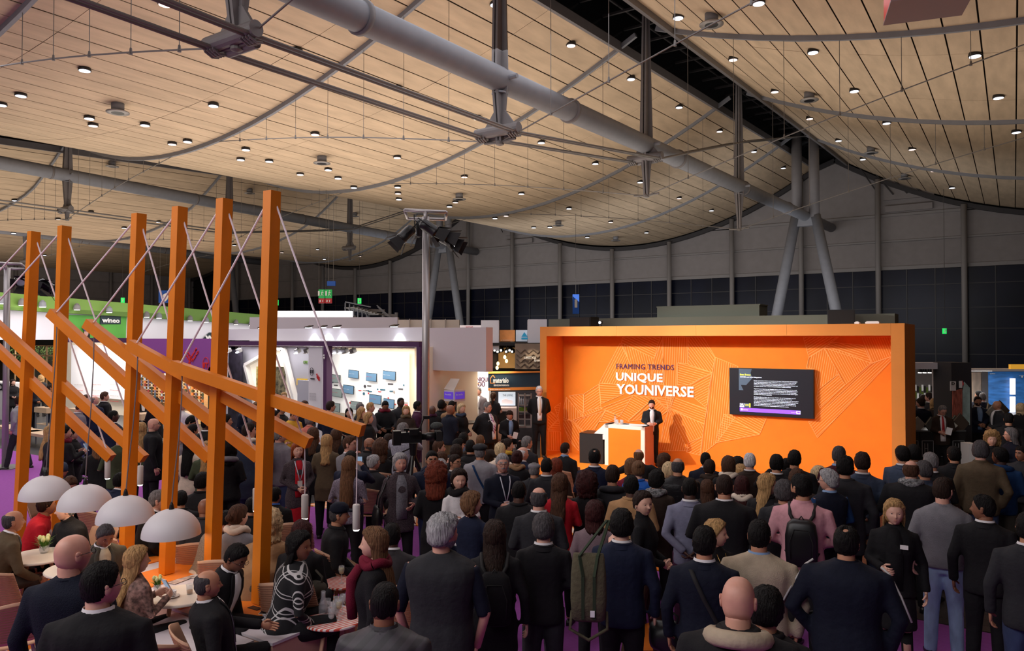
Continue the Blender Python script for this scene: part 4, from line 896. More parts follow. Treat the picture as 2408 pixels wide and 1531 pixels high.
# luminous white sign box and grey blocks behind the upper wall
def block(name, lab, cat, d0, x0, y0, x1, y1, m, th=.4, zlow=None, group=None):
    a = onD(x0, y0, d0); c = onD(x1, y0, d0); lo = onD(x0, y1, d0).z if zlow is None else zlow
    b = MB(); b.prism([(a.x,a.y,lo),(c.x,c.y,lo),(c.x,c.y,a.z),(a.x,a.y,a.z)], FW*th); return tag(b.build(name, m), lab, cat, group)
block('light_box', 'long luminous white sign box above the pale stand wall', 'light box', 40, 640, 731, 826, 762, mat('lightbox_white', (255,252,255), .5, emit=1.3), .4, 0)
block('partition', 'pale mauve partition behind the small floodlights', 'partition', 30, 587, 746, 935, 800, mat('mauve_partition', (190,182,190), .8), .4, 2.0)
block('partition', 'beige panelled partition left of the tall white blocks', 'partition', 29, 936, 752, 1080, 800, M_beige, .4, 2.0)
for k_, px in enumerate((962,994,1012,1046)): block('partition_post', 'thin upright joint post on the beige partition, %s from the left' % NTH[k_], 'post', 28.9, px, 750, px+2, 800, mat('post_grey', (150,140,132), .7), .05, 2.2, 'posts on the beige partition')
block('wall_block', 'tall white block left of the autumn poster', 'block', 25, 1131, 753, 1173, 800, mat('block_white', (214,214,222), .7), 1.2, 2.9)
block('wall_block', 'tall white block between the teal arrow poster and the stage', 'block', 25, 1242, 751, 1286, 800, mat('block_white', (214,214,222), .7), 1.2, 2.9)
def poster(lab, d, x0, y0, x1, y1, m, t=None):
    o = block('poster', lab, 'poster', d, x0, y0, x1, y1, m, .05); 
    if t:
        for (s, px, py, px2, h, mm) in t:
            q = onD(px, py, d-.03); q2 = onD(px2, py, d-.03); textmesh(s, 1, mm, 'lettering', o, q, (PI/2,0,TH), .004, .01, width=(q2-q).length, height=onD(px, py-h, d-.03).z-q.z)
    return o
M_redl = mat('red_letters', (206,40,50), .6)
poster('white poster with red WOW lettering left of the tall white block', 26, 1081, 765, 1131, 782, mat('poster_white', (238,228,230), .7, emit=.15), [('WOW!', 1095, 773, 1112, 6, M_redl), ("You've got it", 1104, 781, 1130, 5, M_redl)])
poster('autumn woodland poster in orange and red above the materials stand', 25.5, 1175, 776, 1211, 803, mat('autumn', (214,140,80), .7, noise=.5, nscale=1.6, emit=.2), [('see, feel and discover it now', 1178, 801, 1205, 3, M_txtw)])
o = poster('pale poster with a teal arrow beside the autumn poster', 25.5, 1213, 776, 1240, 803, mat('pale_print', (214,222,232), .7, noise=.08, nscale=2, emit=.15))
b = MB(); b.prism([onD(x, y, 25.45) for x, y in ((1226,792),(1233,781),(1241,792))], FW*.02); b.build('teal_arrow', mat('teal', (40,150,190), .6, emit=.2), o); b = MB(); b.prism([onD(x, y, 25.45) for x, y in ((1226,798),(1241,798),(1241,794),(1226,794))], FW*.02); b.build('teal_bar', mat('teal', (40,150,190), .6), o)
# dark lounge stand with hanging bulbs and chevron wall
block('partition_wall', 'dark walled lounge behind the materials stand', 'wall', 27.5, 1145, 806, 1285, 868, M_blk, .2, 0)
block('lounge_canopy', 'black canopy of the lounge stand above the bulbs', 'canopy', 24.9, 1146, 806, 1285, 813, M_blk, 2.6)
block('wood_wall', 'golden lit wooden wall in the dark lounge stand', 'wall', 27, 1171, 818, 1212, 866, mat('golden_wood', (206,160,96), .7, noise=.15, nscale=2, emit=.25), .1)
block('dark_cabinet', 'black cabinet in the lounge stand beside the golden wall', 'cabinet', 26.9, 1155, 833, 1172, 866, mat('cab_dark', (50,48,48), .5, wave=('X',8,.5)), .1)
M_chev = mat('chevron_wood', (136,118,102), .8, noise=.15, nscale=3)
o = block('chevron_wall', 'brown chevron wood wall with white lettering left of the stage', 'wall', 24.5, 1211, 808, 1275, 868, M_chev, .1)
b = MB(); M_chev2 = mat('chevron_dark', (92,78,68), .8)
for r in range(5):
    pts = [(1214+10*k, 822+r*11+(0 if k % 2 == 0 else 9)) for k in range(7)]
    for p, q in zip(pts[:-1], pts[1:]):
        if max(p[1], q[1]) > 866: continue
        b.bar(onD(*p, 24.48), onD(*q, 24.48), .05, .02)
b.build('chevron_stripe', M_chev2, o)
for s, px, py, px2, h in (('LIFESTYLE', 1233, 844, 1260, 6), ('ism', 1256, 850, 1270, 6)): q = onD(px, py, 24.4); textmesh(s, 1, M_txtw, 'lettering', o, q, (PI/2,0,TH), .01, .01, width=(onD(px2, py, 24.4)-q).length, height=.08)
spot('chevron_spot', onD(1253, 806, 24.0), onD(1253, 860, 24.5), 22, 70, .6, (1,.85,.6))
M_bulb = mat('bulb_glow', (255,200,130), .4, emit=8); M_bulb.cycles.emission_sampling = 'NONE'
for i, (px, py) in enumerate(((1187,840),(1191,849),(1171,855),(1169,865))):
    c = onD(px, py, 26.3); e = tag(empty('pendant_bulb', c), 'glowing pendant bulb in the dark lounge, %s' % ['highest','second from the top','third from the top','lowest'][i], 'lamp'); b = MB(); b.ball((0,0,0), (.05,.05,.07)); b.build('bulb', M_bulb, e); b = MB(); b.tube([(0,0,.05),(0,0,onD(px,812,26.3).z-c.z)], .008, 5); b.build('cord', M_blk2, e)
for i, px in enumerate((1165,1172,1180,1192,1200,1206)):
    c = onD(px, 822+ (i % 2)*3, 25.8); e = tag(empty('lounge_spotlight', c), 'small chrome spotlight in the dark lounge, %s from the left' % NTH[i], 'spotlight', 'spotlights of the dark lounge'); b = MB(); b.obox((0,0,0), (.1,.12,.14), Matrix.Rotation(.5, 3, 'X')); b.bar((0,0,.05),(0,0,.24), .02); b.build('housing', M_blk2, e); b = MB(); b.obox((.02,-.08,-.03), (.06,.02,.06)); b.build('lamp_face', M_tubeg, e)
# materials stand
o = block('stand_sign', 'dark blue sign with house mark and orange edges left of the stage', 'sign', 22.5, 1148, 876, 1270, 912, mat('sign_navy', (16,44,62), .6, emit=.08), .15)
b = MB(); b.prism([onD(x, y, 22.45) for x, y in ((1148,919),(1270,916),(1270,910),(1148,913))], FW*.1); b.build('orange_edge', M_or_out, o); b = MB(); b.prism([onD(x, y, 22.45) for x, y in ((1148,879),(1270,876),(1270,873),(1148,874))], FW*.1); b.build('orange_edge', M_or_out, o)
def dtext(s, px, py, px2, h, d, m, par, bold=.01): q = onD(px, py, d); return textmesh(s, 1, m, 'lettering', par, q, (PI/2,0,TH), .008, bold, width=(onD(px2, py, d)-q).length, height=onD(px, py-h, d).z-q.z)
dtext('materialo', 1160, 900, 1196, 12, 22.42, M_txtw, o, .02); dtext('DESIGN DECORATION RENOVATION', 1161, 908, 1197, 4, 22.42, M_txtw, o)
b = MB(); pts = [onD(x, y, 22.42) for x, y in ((1164,901),(1153,901),(1153,890),(1159,882),(1164,889))]
for p, q in zip(pts[:-1], pts[1:]): b.bar(p, q, .02)
b.build('house_mark', M_or_out, o); dtext('decoration, renovation and more for a material home', 1152, 917, 1200, 3, 22.38, M_txtw, o)
block('partition_wall', 'dark shelf wall under the dark blue sign', 'wall', 24, 1150, 919, 1275, 1010, mat('shelf_dark', (52,48,56), .7, noise=.3, nscale=3), .1, 0)
o = block('wall_screen', 'bright screen showing a white sofa room under the dark blue sign', 'screen', 22.8, 1172, 922, 1212, 954, mat('screen_bright', (206,220,232), .4, emit=.8), .06); b = MB(); b.prism([onD(x, y, 22.78) for x, y in ((1180,949),(1206,950),(1206,942),(1196,940),(1190,937),(1180,941))], FW*.02); b.build('sofa_image', mat('sofa_img', (236,226,226), .5, emit=.6), o)
dtext('THE LIVING', 1182, 932, 1206, 5, 22.76, M_steel, o)
o = block('display_counter', 'white counter below the bright sofa screen', 'counter', 22.3, 1165, 960, 1215, 1010, mat('counter_rosy', (206,188,184), .7), .6, 0); b = MB(); b.prism([onD(x, y, 22.27) for x, y in ((1172,1030),(1206,1030),(1206,968),(1172,967))], FW*.02); b.build('dark_opening', M_blk, o)
M_shelf = mat('chrome_shelf', (170,168,172), .4, .5)
e = block('bottle_shelf', 'white wire shelf rack with jars and green turf samples beside the stage', 'shelf', 22.9, 1219, 1002, 1250, 1006, M_shelf, .35)
for y in (930,952,968,985): b = MB(); b.prism([onD(x, yy, 22.9) for x, yy in ((1219,y+2),(1250,y+2),(1250,y),(1219,y))], FW*.35); b.build('shelf_board', M_shelf, e)
for px in (1219,1234,1249): b = MB(); b.bar(onD(px,925,22.85), onD(px,1003,22.85), .04); b.build('shelf_post', M_shelf, e)
for i, px in enumerate((1222,1227,1232,1238,1243,1247)):
    q = onD(px, 952, 23.05); b = MB(); b.lathe((0,0,0), [(.05,0),(.05,.16),(.02,.2),(.02,.26)], 10); o = b.build('sample_jar', mat('jar_grey', (150,150,160), .2), None, True); o.location = q; tag(o, 'grey jar on the wire rack beside the stage, %s from the left' % NTH[i], 'jar', 'jars on the wire rack')
for i, (x0, x1) in enumerate(((1221,1233),(1235,1249))):
    for j, y in enumerate((968,985)):
        a = onD(x0, y, 23.0); c = onD(x1, y, 23.0); b = MB(); b.prism([a,c,c+FW*.2,a+FW*.2], (0,0,.1)); b.prism([a+Vector((0,0,.1)),c+Vector((0,0,.1)),c+FW*.2+Vector((0,0,.1)),a+FW*.2+Vector((0,0,.1))], (0,0,.02)); tag(b.build('turf_sample', mat('turf', (104,130,40), .9, noise=.4, nscale=20) if j == 0 else mat('soil', (70,54,60), .9)), '%s sample block, %s on the wire rack beside the stage' % (['green turf','dark soil'][j], ['left','right'][i]), 'sample')
# slogan wall, cream wall and cube kiosk
YW2 = 19.0
root4 = tag(empty('exhibition_stand', (0,YW2,0)), 'cream walled stand with slogan wall behind the pointing man', 'stand')
def sp4(name, m, Y, x0, x1, z0, z1, th=.1): b = slab(Y, x0, x1, z0, z1, th); return part(b, name, m, root4)
sp4('rear_wall', M_cwall, YW2+.2, 985, 1150, 0, 2.6); sp4('slogan_wall', M_white, YW2, 1102, 1150, 0, 2.45)
sp4('fascia', M_gpl, YW2-1.0, 1000, 1150, 2.42, 2.5)
wtext('#UNIQUE', 1108, 896, 1152, 12, YW2, M_dpurp, root4, bold=.0); wtext('YOU', 1117, 908, 1140, 11, YW2, M_dpurp, root4)
b = MB(); M_orl = mat('orange_line_print', (232,160,100), .7)
for k in range(34):
    y0 = 884+k*5.2
    s = 1 if (k//8) % 2 == 0 else -1
    p = onY(1103, y0, YW2-.01); q = onY(1103+10+8*((k*7) % 3), y0+s*9, YW2-.01); b.bar(Vector((p.x,YW2-.01,p.z)), Vector((q.x,YW2-.01,q.z)), .03, .01)
part(b, 'line_print', M_orl, root4)
area('stand_light', (onY(1060,850,YW2-.9).x, YW2-.7, 2.4), (4,.8), 110, (1,.86,.68))
for px in (1028,1065,1120): boothlamp(px, 873, YW2-.8, 'small white wall washer above the cream stand wall, %s' % {1028:'left',1065:'middle',1120:'right'}[px], M_white, 0)
c = onD(1070, 960, 20.5); e = tag(empty('cube_kiosk', (c.x,c.y,0), TH), 'white cube kiosk with violet panels and tilted lid on a black post', 'kiosk')
z0 = onD(1070, 943, 20.5).z; z1 = onD(1070, 917, 20.5).z
b = MB(); b.prism([(-.3,0,z0),(0,-.3,z0),(.28,0,z0),(0,.3,z0)], (0,0,z1-z0)); b.build('cube', M_white, e)
b = MB(); b.prism([(-.3,0,z1+.02),(0,-.28,z1+.0),(.12,.1,z1+.28),(-.14,.3,z1+.28)], (0,0,.02)); b.build('tilted_lid', M_white, e)
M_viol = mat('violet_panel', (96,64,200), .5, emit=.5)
b = MB(); b.prism([(-.29,-.03,z0+.07),(-.03,-.29,z0+.07),(-.03,-.29,z1-.04),(-.29,-.03,z1-.04)], (-.008,-.008,0)); b.prism([(.03,-.29,z0+.07),(.26,-.04,z0+.07),(.26,-.04,z1-.04),(.03,-.29,z1-.04)], (.008,-.008,0)); b.build('violet_panel', M_viol, e)
textmesh('the studio', 1, M_txtw, 'lettering', e, (-.27,-.07,z0+.17), (PI/2,0,-PI/4), .002, width=.26, height=.05); textmesh('the studio', 1, M_txtw, 'lettering', e, (.05,-.29,z0+.17), (PI/2,0,math.atan2(.25,.23)), .002, width=.25, height=.05)
b = MB(); b.bar((0,0,.02),(0,0,z0), .09); b.box((-.25,-.25,0),(.25,.25,.03)); b.build('post', M_blk2, e)
# signs in the hall
M_blue = mat('sign_blue', (30,84,170), .6, emit=.12); M_exit = mat('exit_green', (30,150,70), .5, emit=.5); M_exr = mat('exit_red', (180,40,44), .5, emit=.2)
def hang(o, px, py, d, x2=None):
    b = MB()
    for x in (px, x2 or px): q = onD(x, py, d); b.tube([q, Vector((q.x,q.y,cz(q.x,q.y)))], .012, 4)
    b.build('suspension_wire', M_cable, o)
o = block('hall_sign', 'blue square sign with white numeral 9 on the far wall', 'sign', 60, 373, 683, 403, 712, M_blue, .2); dtext('9', 383, 708, 396, 20, 59.9, M_txtw, o, .04); hang(o, 376, 683, 60.1, 400)
o = block('hall_sign', 'tall narrow blue information sign before the end wall windows', 'sign', 45, 1347, 692, 1362, 738, M_blue, .2); dtext('i', 1351, 722, 1358, 20, 44.9, M_txtw, o, .05); hang(o, 1354, 692, 45.1)
o = block('hall_sign', 'small hanging blue sign above the green escape signs', 'sign', 40, 769, 661, 788, 672, M_blue, .15); hang(o, 773, 661, 40, 784)
for k, (x0, x1) in enumerate(((749,763),(765,780))):
    o = block('escape_sign', '%s hanging green and red escape route sign' % ['left','right'][k], 'sign', 38, x0, 681, x1, 701, M_exit, .1)
    b = MB(); b.prism([onD(x, y, 37.97) for x, y in ((x0,713),(x1,713),(x1,702),(x0,702))], FW*.1); b.build('red_sign', M_exr, o)
    b = MB(); c = onD(x1-5, 686, 37.9)
    hx = lambda a, z_: c+RT*a+Vector((0,0,z_))
    b.ball(hx(0,.04), .025); b.bar(hx(0,0), hx(-.03,-.12), .035); b.bar(hx(-.03,-.12), hx(.05,-.2), .025); b.bar(hx(-.03,-.12), hx(-.08,-.22), .025); b.bar(hx(0,-.02), hx(.07,-.07), .02); b.bar(hx(0,-.02), hx(-.07,-.03), .02)
    b.prism([hx(-.22,-.2),hx(-.14,-.2),hx(-.14,.03),hx(-.22,.03)], FW*.01); b.build('running_figure', M_txtw, o)
    b = MB(); c2 = onD(x0+4, 708, 37.9); b.ball(c2, (.06,.01,.05)); b.ball(onD(x0+10, 708, 37.9), (.035,.01,.06)); b.build('extinguisher_mark', M_txtw, o); hang(o, x0+1, 681, 38)
for (px, d, lab) in ((845,45,'small green exit sign above the stairs'),(650,50,'small green exit sign beside the rightmost orange post'),(288,62,'small green exit sign beyond the green band'),(2222,44,'faint green exit sign in the dark windows at the right')):
    y = {845:707,650:711,288:706,2222:778}[px]; o = block('exit_sign', lab, 'sign', d, px-4, y-6, px+4, y+7, mat('exit_glow', (40,200,90), .5, emit=1.2), .1); hang(o, px, y-6, d+.05); c = onD(px, y-1, d-.05); b = MB(); b.ball(c+Vector((0,0,.08)), .03); b.bar(c, c+Vector((0,0,-.14)), .05); b.bar(c+Vector((0,0,-.02)), c+RT*.09, .03); b.build('figure_mark', M_txtw, o)
# stair and gallery
e = tag(empty('gallery_stair', (0,0,0)), 'gallery landing with stair and glass railing above the pale stands', 'stair')
for y, x0, x1 in ((728,826,905),(740,905,935)):
    b = MB(); a = onD(x0, y, 42); c = onD(x1, y+3, 42); b.bar(a, c, .2, .15); b.build('landing', M_steel2, e)
for k in range(8): b = MB(); a = onD(828+k*8, 724+k*2.2, 41.5); b.obox(a, (.8,.4,.08)); b.build('tread', M_vent, e)
for x_, d_ in ((828,42),(866,42),(902,42),(932,42)): q_ = onD(x_, 735, d_); b = MB(); b.tube([(q_.x,q_.y,0),(q_.x,q_.y,q_.z)], .1, 8); b.build('support_post', M_steel, e)
for k in range(6): b = MB(); a = onD(812+k*10, 712+k*3, 41.3); b.bar(a, a+Vector((0,0,-.6)), .05); b.build('baluster', M_steel, e)
b = MB(); b.bar(onD(812,710,41.3), onD(872,722,41.3), .06); b.bar(onD(886,718,41), onD(916,744,41), .06); b.bar(onD(888,722,41), onD(912,744,41), .04); b.build('handrail', M_steel, e)
b = MB(); b.prism([onD(826,742,41.6),onD(868,742,41.6),onD(868,726,41.6),onD(826,714,41.6)], FW*.02); b.build('glass_panel', M_glass, e)
# ================================================================ right hand stands
block('portal_frame', 'upper bar of the grey portal right of the stage', 'portal', 19.2, 2148, 853, 2238, 868, M_gwall, .5)
block('portal_frame', 'right upright of the grey portal beside the dark pillar', 'portal', 19.2, 2217, 853, 2237, 1060, M_gwall, .5, 0)
M_dpil = mat('anthracite_pillar', (44,42,46), .6)
o = block('dark_pillar', 'anthracite pillar with red bark picture and D sign', 'pillar', 18.6, 2237, 853, 2284, 1040, M_dpil, .8, 0)
b = MB(); b.prism([onD(x, y, 18.57) for x, y in ((2240,985),(2263,985),(2263,914),(2240,920))], FW*.02); b.build('bark_picture', mat('red_bark', (168,92,76), .8, noise=.45, nscale=9, stretch=(3,3,.7)), o)
b = MB(); b.prism([onD(x, y, 18.57) for x, y in ((2264,985),(2281,1000),(2281,912),(2268,898),(2264,920))], FW*.02); b.build('lake_picture', mat('lake_print', (160,184,180), .6, noise=.3, nscale=4), o)
b = MB(); b.prism([onD(x, y, 18.55) for x, y in ((2235,919),(2248,919),(2248,897),(2235,897))], FW*.02); b.build('letter_plate', M_white, o); dtext('D', 2238, 905, 2245, 7, 18.5, M_blk2, o, .03)
b = MB(); b.prism([onD(x, y, 18.54) for x, y in ((2256,912),(2263,912),(2263,896),(2256,896))], FW*.02); b.build('flag_plate', M_white, o); b = MB(); b.prism([onD(x, y, 18.54) for x, y in ((2263,909),(2267,903),(2263,895))], FW*.02); b.build('red_flag', M_redt, o)
sw_ = block('partition_wall', 'white strip wall with green samples seen through the grey portal', 'wall', 26, 2145, 868, 2222, 1000, mat('inner_grey', (120,116,114), .8, noise=.1, nscale=2), .1, 0)
for i in range(10):
    for j in range(3):
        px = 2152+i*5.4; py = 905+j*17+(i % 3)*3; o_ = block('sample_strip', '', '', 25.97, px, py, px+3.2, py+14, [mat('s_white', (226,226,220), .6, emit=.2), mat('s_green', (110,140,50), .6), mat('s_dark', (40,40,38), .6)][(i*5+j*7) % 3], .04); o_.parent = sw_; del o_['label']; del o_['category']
for i, px in enumerate((2163,2174,2186)): q = onD(px, 869, 20.5); e = tag(empty('track_spotlight', q), 'black track spotlight under the portal bar, %s' % ['left','middle','right'][i], 'spotlight'); b = MB(); b.lathe((0,0,-.08), [(.06,0),(.05,.1),(.02,.14)], 10); b.build('housing', M_blk2, e); b = MB(); b.lathe((0,0,-.1), [(.045,0),(.045,.02)], 10); b.build('lamp_face', M_tubeg, e)
block('partition_wall', 'pale rear wall of the stand with the blue picture', 'wall', 24, 2283, 872, 2420, 1000, mat('rear_grey', (130,126,124), .8), .1, 0)
block('ceiling_truss', 'white ceiling strip above the blue picture', 'strip', 22, 2284, 868, 2420, 873, M_white, .6)
block('wood_board', 'tall pale wood grain board beside the dark pillar', 'board', 23.5, 2287, 876, 2307, 952, mat('grain_board', (206,184,160), .6, noise=.1, nscale=3, wave=('X',2.2,.12,6)), .05, 0)
block('stone_board', 'grey stone board left of the blue picture', 'board', 23.5, 2309, 874, 2324, 955, mat('stone_grey', (128,124,122), .8, noise=.15, nscale=3), .05, 0)
o = block('backlit_picture', 'large backlit blue water picture at the right edge', 'picture', 22.5, 2326, 874, 2425, 975, mat('blue_water', (40,90,146), .5, noise=.55, nscale=2.5, stretch=(1,1,5), emit=.35, ecol=(40,90,146)), .05)
for y0, y1 in ((890,928),(933,970)): b = MB(); b.prism([onD(x, y, 22.4) for x, y in ((2377,y1),(2388,y1),(2388,y0),(2377,y0))], FW*.05); b.build('light_bar', mat('lightbox_white', (255,252,255), .5), o)
dtext('TH', 2397, 888, 2425, 5, 22.4, M_txtw, o); dtext('natural floors', 2328, 880, 2340, 2, 22.4, M_txtw, o)
block('orange_sign', 'small orange sign above the blue picture at the right edge', 'sign', 22, 2377, 857, 2425, 868, mat('sign_orange', (240,176,60), .6, emit=.5), .1)
area('stand_light', onD(2190, 872, 22), (3,2), 60, (1,.95,.9)); area('stand_light', onD(2340, 876, 21.5), (4,1.4), 60, (.95,.95,1))
# black H display counters and tilted tiles
def hcount(px, py, d, wpx, n, rot, lab, logo=True):
    c = onD(px, py, d); ztop = c.z; w_ = wpx*d/FPX
    for i in range(n):
        off = RT*(w_*1.06*i)
        e = tag(empty('display_plinth', (c.x+off.x,c.y+off.y,0), TH+rot), 'black display plinth with H emblem, '+lab[i], 'plinth')
        b = MB(); b.box((0,0,0),(w_,.6,ztop-.03)); b.build('body', M_blk, e); b = MB(); b.box((-.01,-.01,ztop-.03),(w_+.01,.61,ztop)); b.build('top', mat('steel_top', (120,122,124), .3, .6), e)
        if logo:
            b = MB(); m0 = w_/2; z_ = ztop-.42
            for p, q in (((-.13,-.18),(.13,-.18)),((.13,-.18),(.13,.18)),((.13,.18),(-.13,.18)),((-.13,.18),(-.13,-.18)),((-.07,-.12),(-.07,.12)),((.0,-.12),(.0,.12)),((-.07,0),(.0,0)),((.04,-.12),(.07,-.12))): b.bar((m0+p[0],-.005,z_+p[1]),(m0+q[0],-.005,z_+q[1]), .008, .008)
            b.build('h_emblem', mat('emblem_grey', (170,170,172), .5), e)
hcount(2128, 1012, 17.2, 34, 4, 0, ['partly hidden by the stage edge','second from the stage','third from the stage','rightmost beside the dark pillar'])
M_tile = mat('silver_tile', (176,172,160), .3, .4, noise=.15, nscale=8)
def dtile(px, py, d, s, lab, ry=PI/4, rz=0, m=None):
    c = onD(px, py, d); e = tag(empty('sample_tile', c), lab, 'tile'); e.rotation_euler = (0,0,TH+rz)
    R = Matrix.Rotation(PI/4, 3, 'Y'); b = MB(); b.obox((0,0,0), (s,.025,s), R); b.build('tile_face', m or M_tile, e); b = MB(); b.obox((0,.02,0), (s*1.02,.015,s*1.02), R); b.build('tile_back', M_blk2, e); b = MB(); b.bar((0,.05,-s*.7),(0,.03,0), .03); b.build('tile_stand', M_blk2, e)
dtile(2158, 998, 17.3, .26, 'silvery square tile standing on its corner, nearest the stage edge')
dtile(2190, 999, 17.2, .26, 'dark silvery tile on its corner before the reading man', m=mat('tile_dark', (112,116,108), .3, .4, noise=.15, nscale=8), rz=.3)
dtile(2230, 1000, 17.2, .27, 'bright silvery tile on its corner right of the reading man', rz=-.6)
dtile(2246, 998, 17.4, .3, 'dark tile on its corner behind the bright one', m=mat('tile_dark', (112,116,108), .3, .4), rz=.3); dtile(2258, 996, 17.3, .34, 'brown edged tile on its corner, rightmost on the H plinths', m=mat('tile_brown', (96,84,74), .3, .3), rz=.2)
hcount(2286, 976, 19.5, 42, 3, 0, ['left in the rear group','middle of the rear group','right in the rear group below the big tiles'], False)
dtile(2297, 960, 19.5, .26, 'pale green tile on its corner before the bearded man', rz=.6); dtile(2324, 964, 19.5, .26, 'pale tile on its corner left of the large white tile', rz=.8)
dtile(2340, 970, 19.3, .36, 'large pale tile on its corner on the rear plinth', rz=.1); dtile(2352, 966, 19.5, .38, 'large dark tile on its corner behind the pale one', m=mat('tile_brown', (96,84,74), .3, .3), rz=.1)
e = block('white_plinth', 'low white board on the floor right of the H plinths', 'board', 16.4, 2278, 1044, 2300, 1090, M_white, .3, 0)
# ================================================================ people
BAKE = []      # meshes that get a voxel remesh so that each garment is one continuous surface
CLR = dict(blk=(20,19,22), black=(26,25,28), char=(44,44,48), navy=(24,30,52), dnavy=(18,22,38), grey=(122,120,126), lgrey=(150,148,154), mgrey=(118,112,120), brown=(78,58,44), olive=(88,74,56), camel=(172,132,92), beige=(176,160,138), cream=(222,206,188),
  white=(226,222,224), blue=(52,82,140), lblue=(130,160,200), pblue=(34,96,190), red=(176,24,38), pink=(206,150,158), mauve=(124,104,110), lilac=(120,120,142), burg=(110,22,44), dburg=(66,20,32), yel=(206,158,52), coral=(206,120,104), jean=(112,142,178), djean=(38,48,76), green=(70,80,58), dbrn=(52,40,34), plum=(70,34,60), dkh=(70,66,58), slate=(60,70,90), tealb=(26,58,100), tan=(150,116,84), must=(200,160,60))
HAIR = dict(blk=(18,15,15), dbr=(44,30,25), br=(78,52,38), lbr=(112,80,56), bl=(176,138,92), pbl=(206,180,140), gry=(118,114,114), lgr=(160,158,160), wht=(206,202,204), red=(150,74,40), aub=(112,50,34), dred=(58,26,26), dgr=(72,68,70))
SKIN = dict(pk=(214,158,138), lt=(222,172,150), tn=(190,134,104), br=(142,94,70), dk=(84,54,44))
def skin_m(k): return mat('skin_'+k, SKIN[k], .5, noise=.05, nscale=25)
def hair_m(k): return mat('hair_'+k, HAIR[k], .62, noise=.45, nscale=70, stretch=(1,1,.12), bump=.8, bscale=110, spec=.18)
def cloth_m(k, kind='wool'):
    if kind == 'plaidw': return plaid_m()
    return mat('cloth_%s_%s' % (kind, k), CLR.get(k, (60,58,60)), .85 if kind != 'puff' else .45, noise=.10, nscale=14, bump=.35, bscale=22 if kind != 'knit' else 140, spec=.25)
M_eyew = mat('eye_white', (224,220,214), .3); M_iris = mat('eye_iris', (38,26,20), .25); M_lip = mat('lips', (164,88,84), .5); M_shoe = mat('shoe_leather', (24,20,20), .35); M_spec = mat('spectacle_frame', (22,20,22), .3); M_strap = mat('lanyard_white', (206,208,220), .6)
def plaid_m():
    if 'plaid' in MATS: return MATS['plaid']
    m = bpy.data.materials.new('plaid'); m.use_nodes = True; nt = m.node_tree; b = nt.nodes['Principled BSDF']; b.inputs['Roughness'].default_value = .9
    t = nt.nodes.new('ShaderNodeTexCoord'); mp = nt.nodes.new('ShaderNodeMapping'); mp.inputs['Rotation'].default_value = (0,.4,.3); nt.links.new(t.outputs['Object'], mp.inputs[0]); s = nt.nodes.new('ShaderNodeSeparateXYZ'); nt.links.new(mp.outputs[0], s.inputs[0]); outs = []
    for ax in (0, 2):
        a = nt.nodes.new('ShaderNodeMath'); a.operation = 'MULTIPLY'; a.inputs[1].default_value = 6.5; nt.links.new(s.outputs[ax], a.inputs[0])
        f = nt.nodes.new('ShaderNodeMath'); f.operation = 'FRACT'; nt.links.new(a.outputs[0], f.inputs[0])
        g1 = nt.nodes.new('ShaderNodeMath'); g1.operation = 'COMPARE'; g1.inputs[1].default_value = .3; g1.inputs[2].default_value = .03; nt.links.new(f.outputs[0], g1.inputs[0])
        g2 = nt.nodes.new('ShaderNodeMath'); g2.operation = 'COMPARE'; g2.inputs[1].default_value = .5; g2.inputs[2].default_value = .03; nt.links.new(f.outputs[0], g2.inputs[0])
        mx = nt.nodes.new('ShaderNodeMath'); mx.operation = 'MAXIMUM'; nt.links.new(g1.outputs[0], mx.inputs[0]); nt.links.new(g2.outputs[0], mx.inputs[1]); outs.append(mx)
    mm = nt.nodes.new('ShaderNodeMath'); mm.operation = 'MAXIMUM'; nt.links.new(outs[0].outputs[0], mm.inputs[0]); nt.links.new(outs[1].outputs[0], mm.inputs[1])
    c = nt.nodes.new('ShaderNodeMix'); c.data_type = 'RGBA'; c.inputs[6].default_value = (.006,.006,.008,1); c.inputs[7].default_value = (.5,.48,.48,1); nt.links.new(mm.outputs[0], c.inputs[0]); nt.links.new(c.outputs[2], b.inputs['Base Color'])
    MATS['plaid'] = m; return m
def ss(a, b, x):
    t = np.clip((x-a)/(b-a), 0, 1); return t*t*(3-2*t)
RXH, RYH, RZH = .075, .094, .113
_hc = {}
def head_grid(nu, nv):
    """unit directions of a face-dense grid; phi=0 is the face (-y)"""
    k = (nu, nv)
    if k in _hc: return _hc[k]
    t = np.linspace(0, 2*PI, nu, endpoint=False); phi = t-.42*np.sin(t)          # denser near 0
    th = np.linspace(.02*PI, .98*PI, nv)
    P, T = np.meshgrid(phi, th)
    D = np.stack([np.sin(T)*np.sin(P), -np.sin(T)*np.cos(P), np.cos(T)], -1)
    fs = []
    for j in range(nv-1):
        for i in range(nu):
            a = j*nu+i; b = j*nu+(i+1) % nu; fs.append((a, a+nu, b+nu, b))
    fs.append(tuple(range(nu))); fs.append(tuple((nv-1)*nu+i for i in range(nu-1, -1, -1)))
    az = np.abs(np.angle(np.exp(1j*P)))
    _hc[k] = (D, fs, az); return _hc[k]
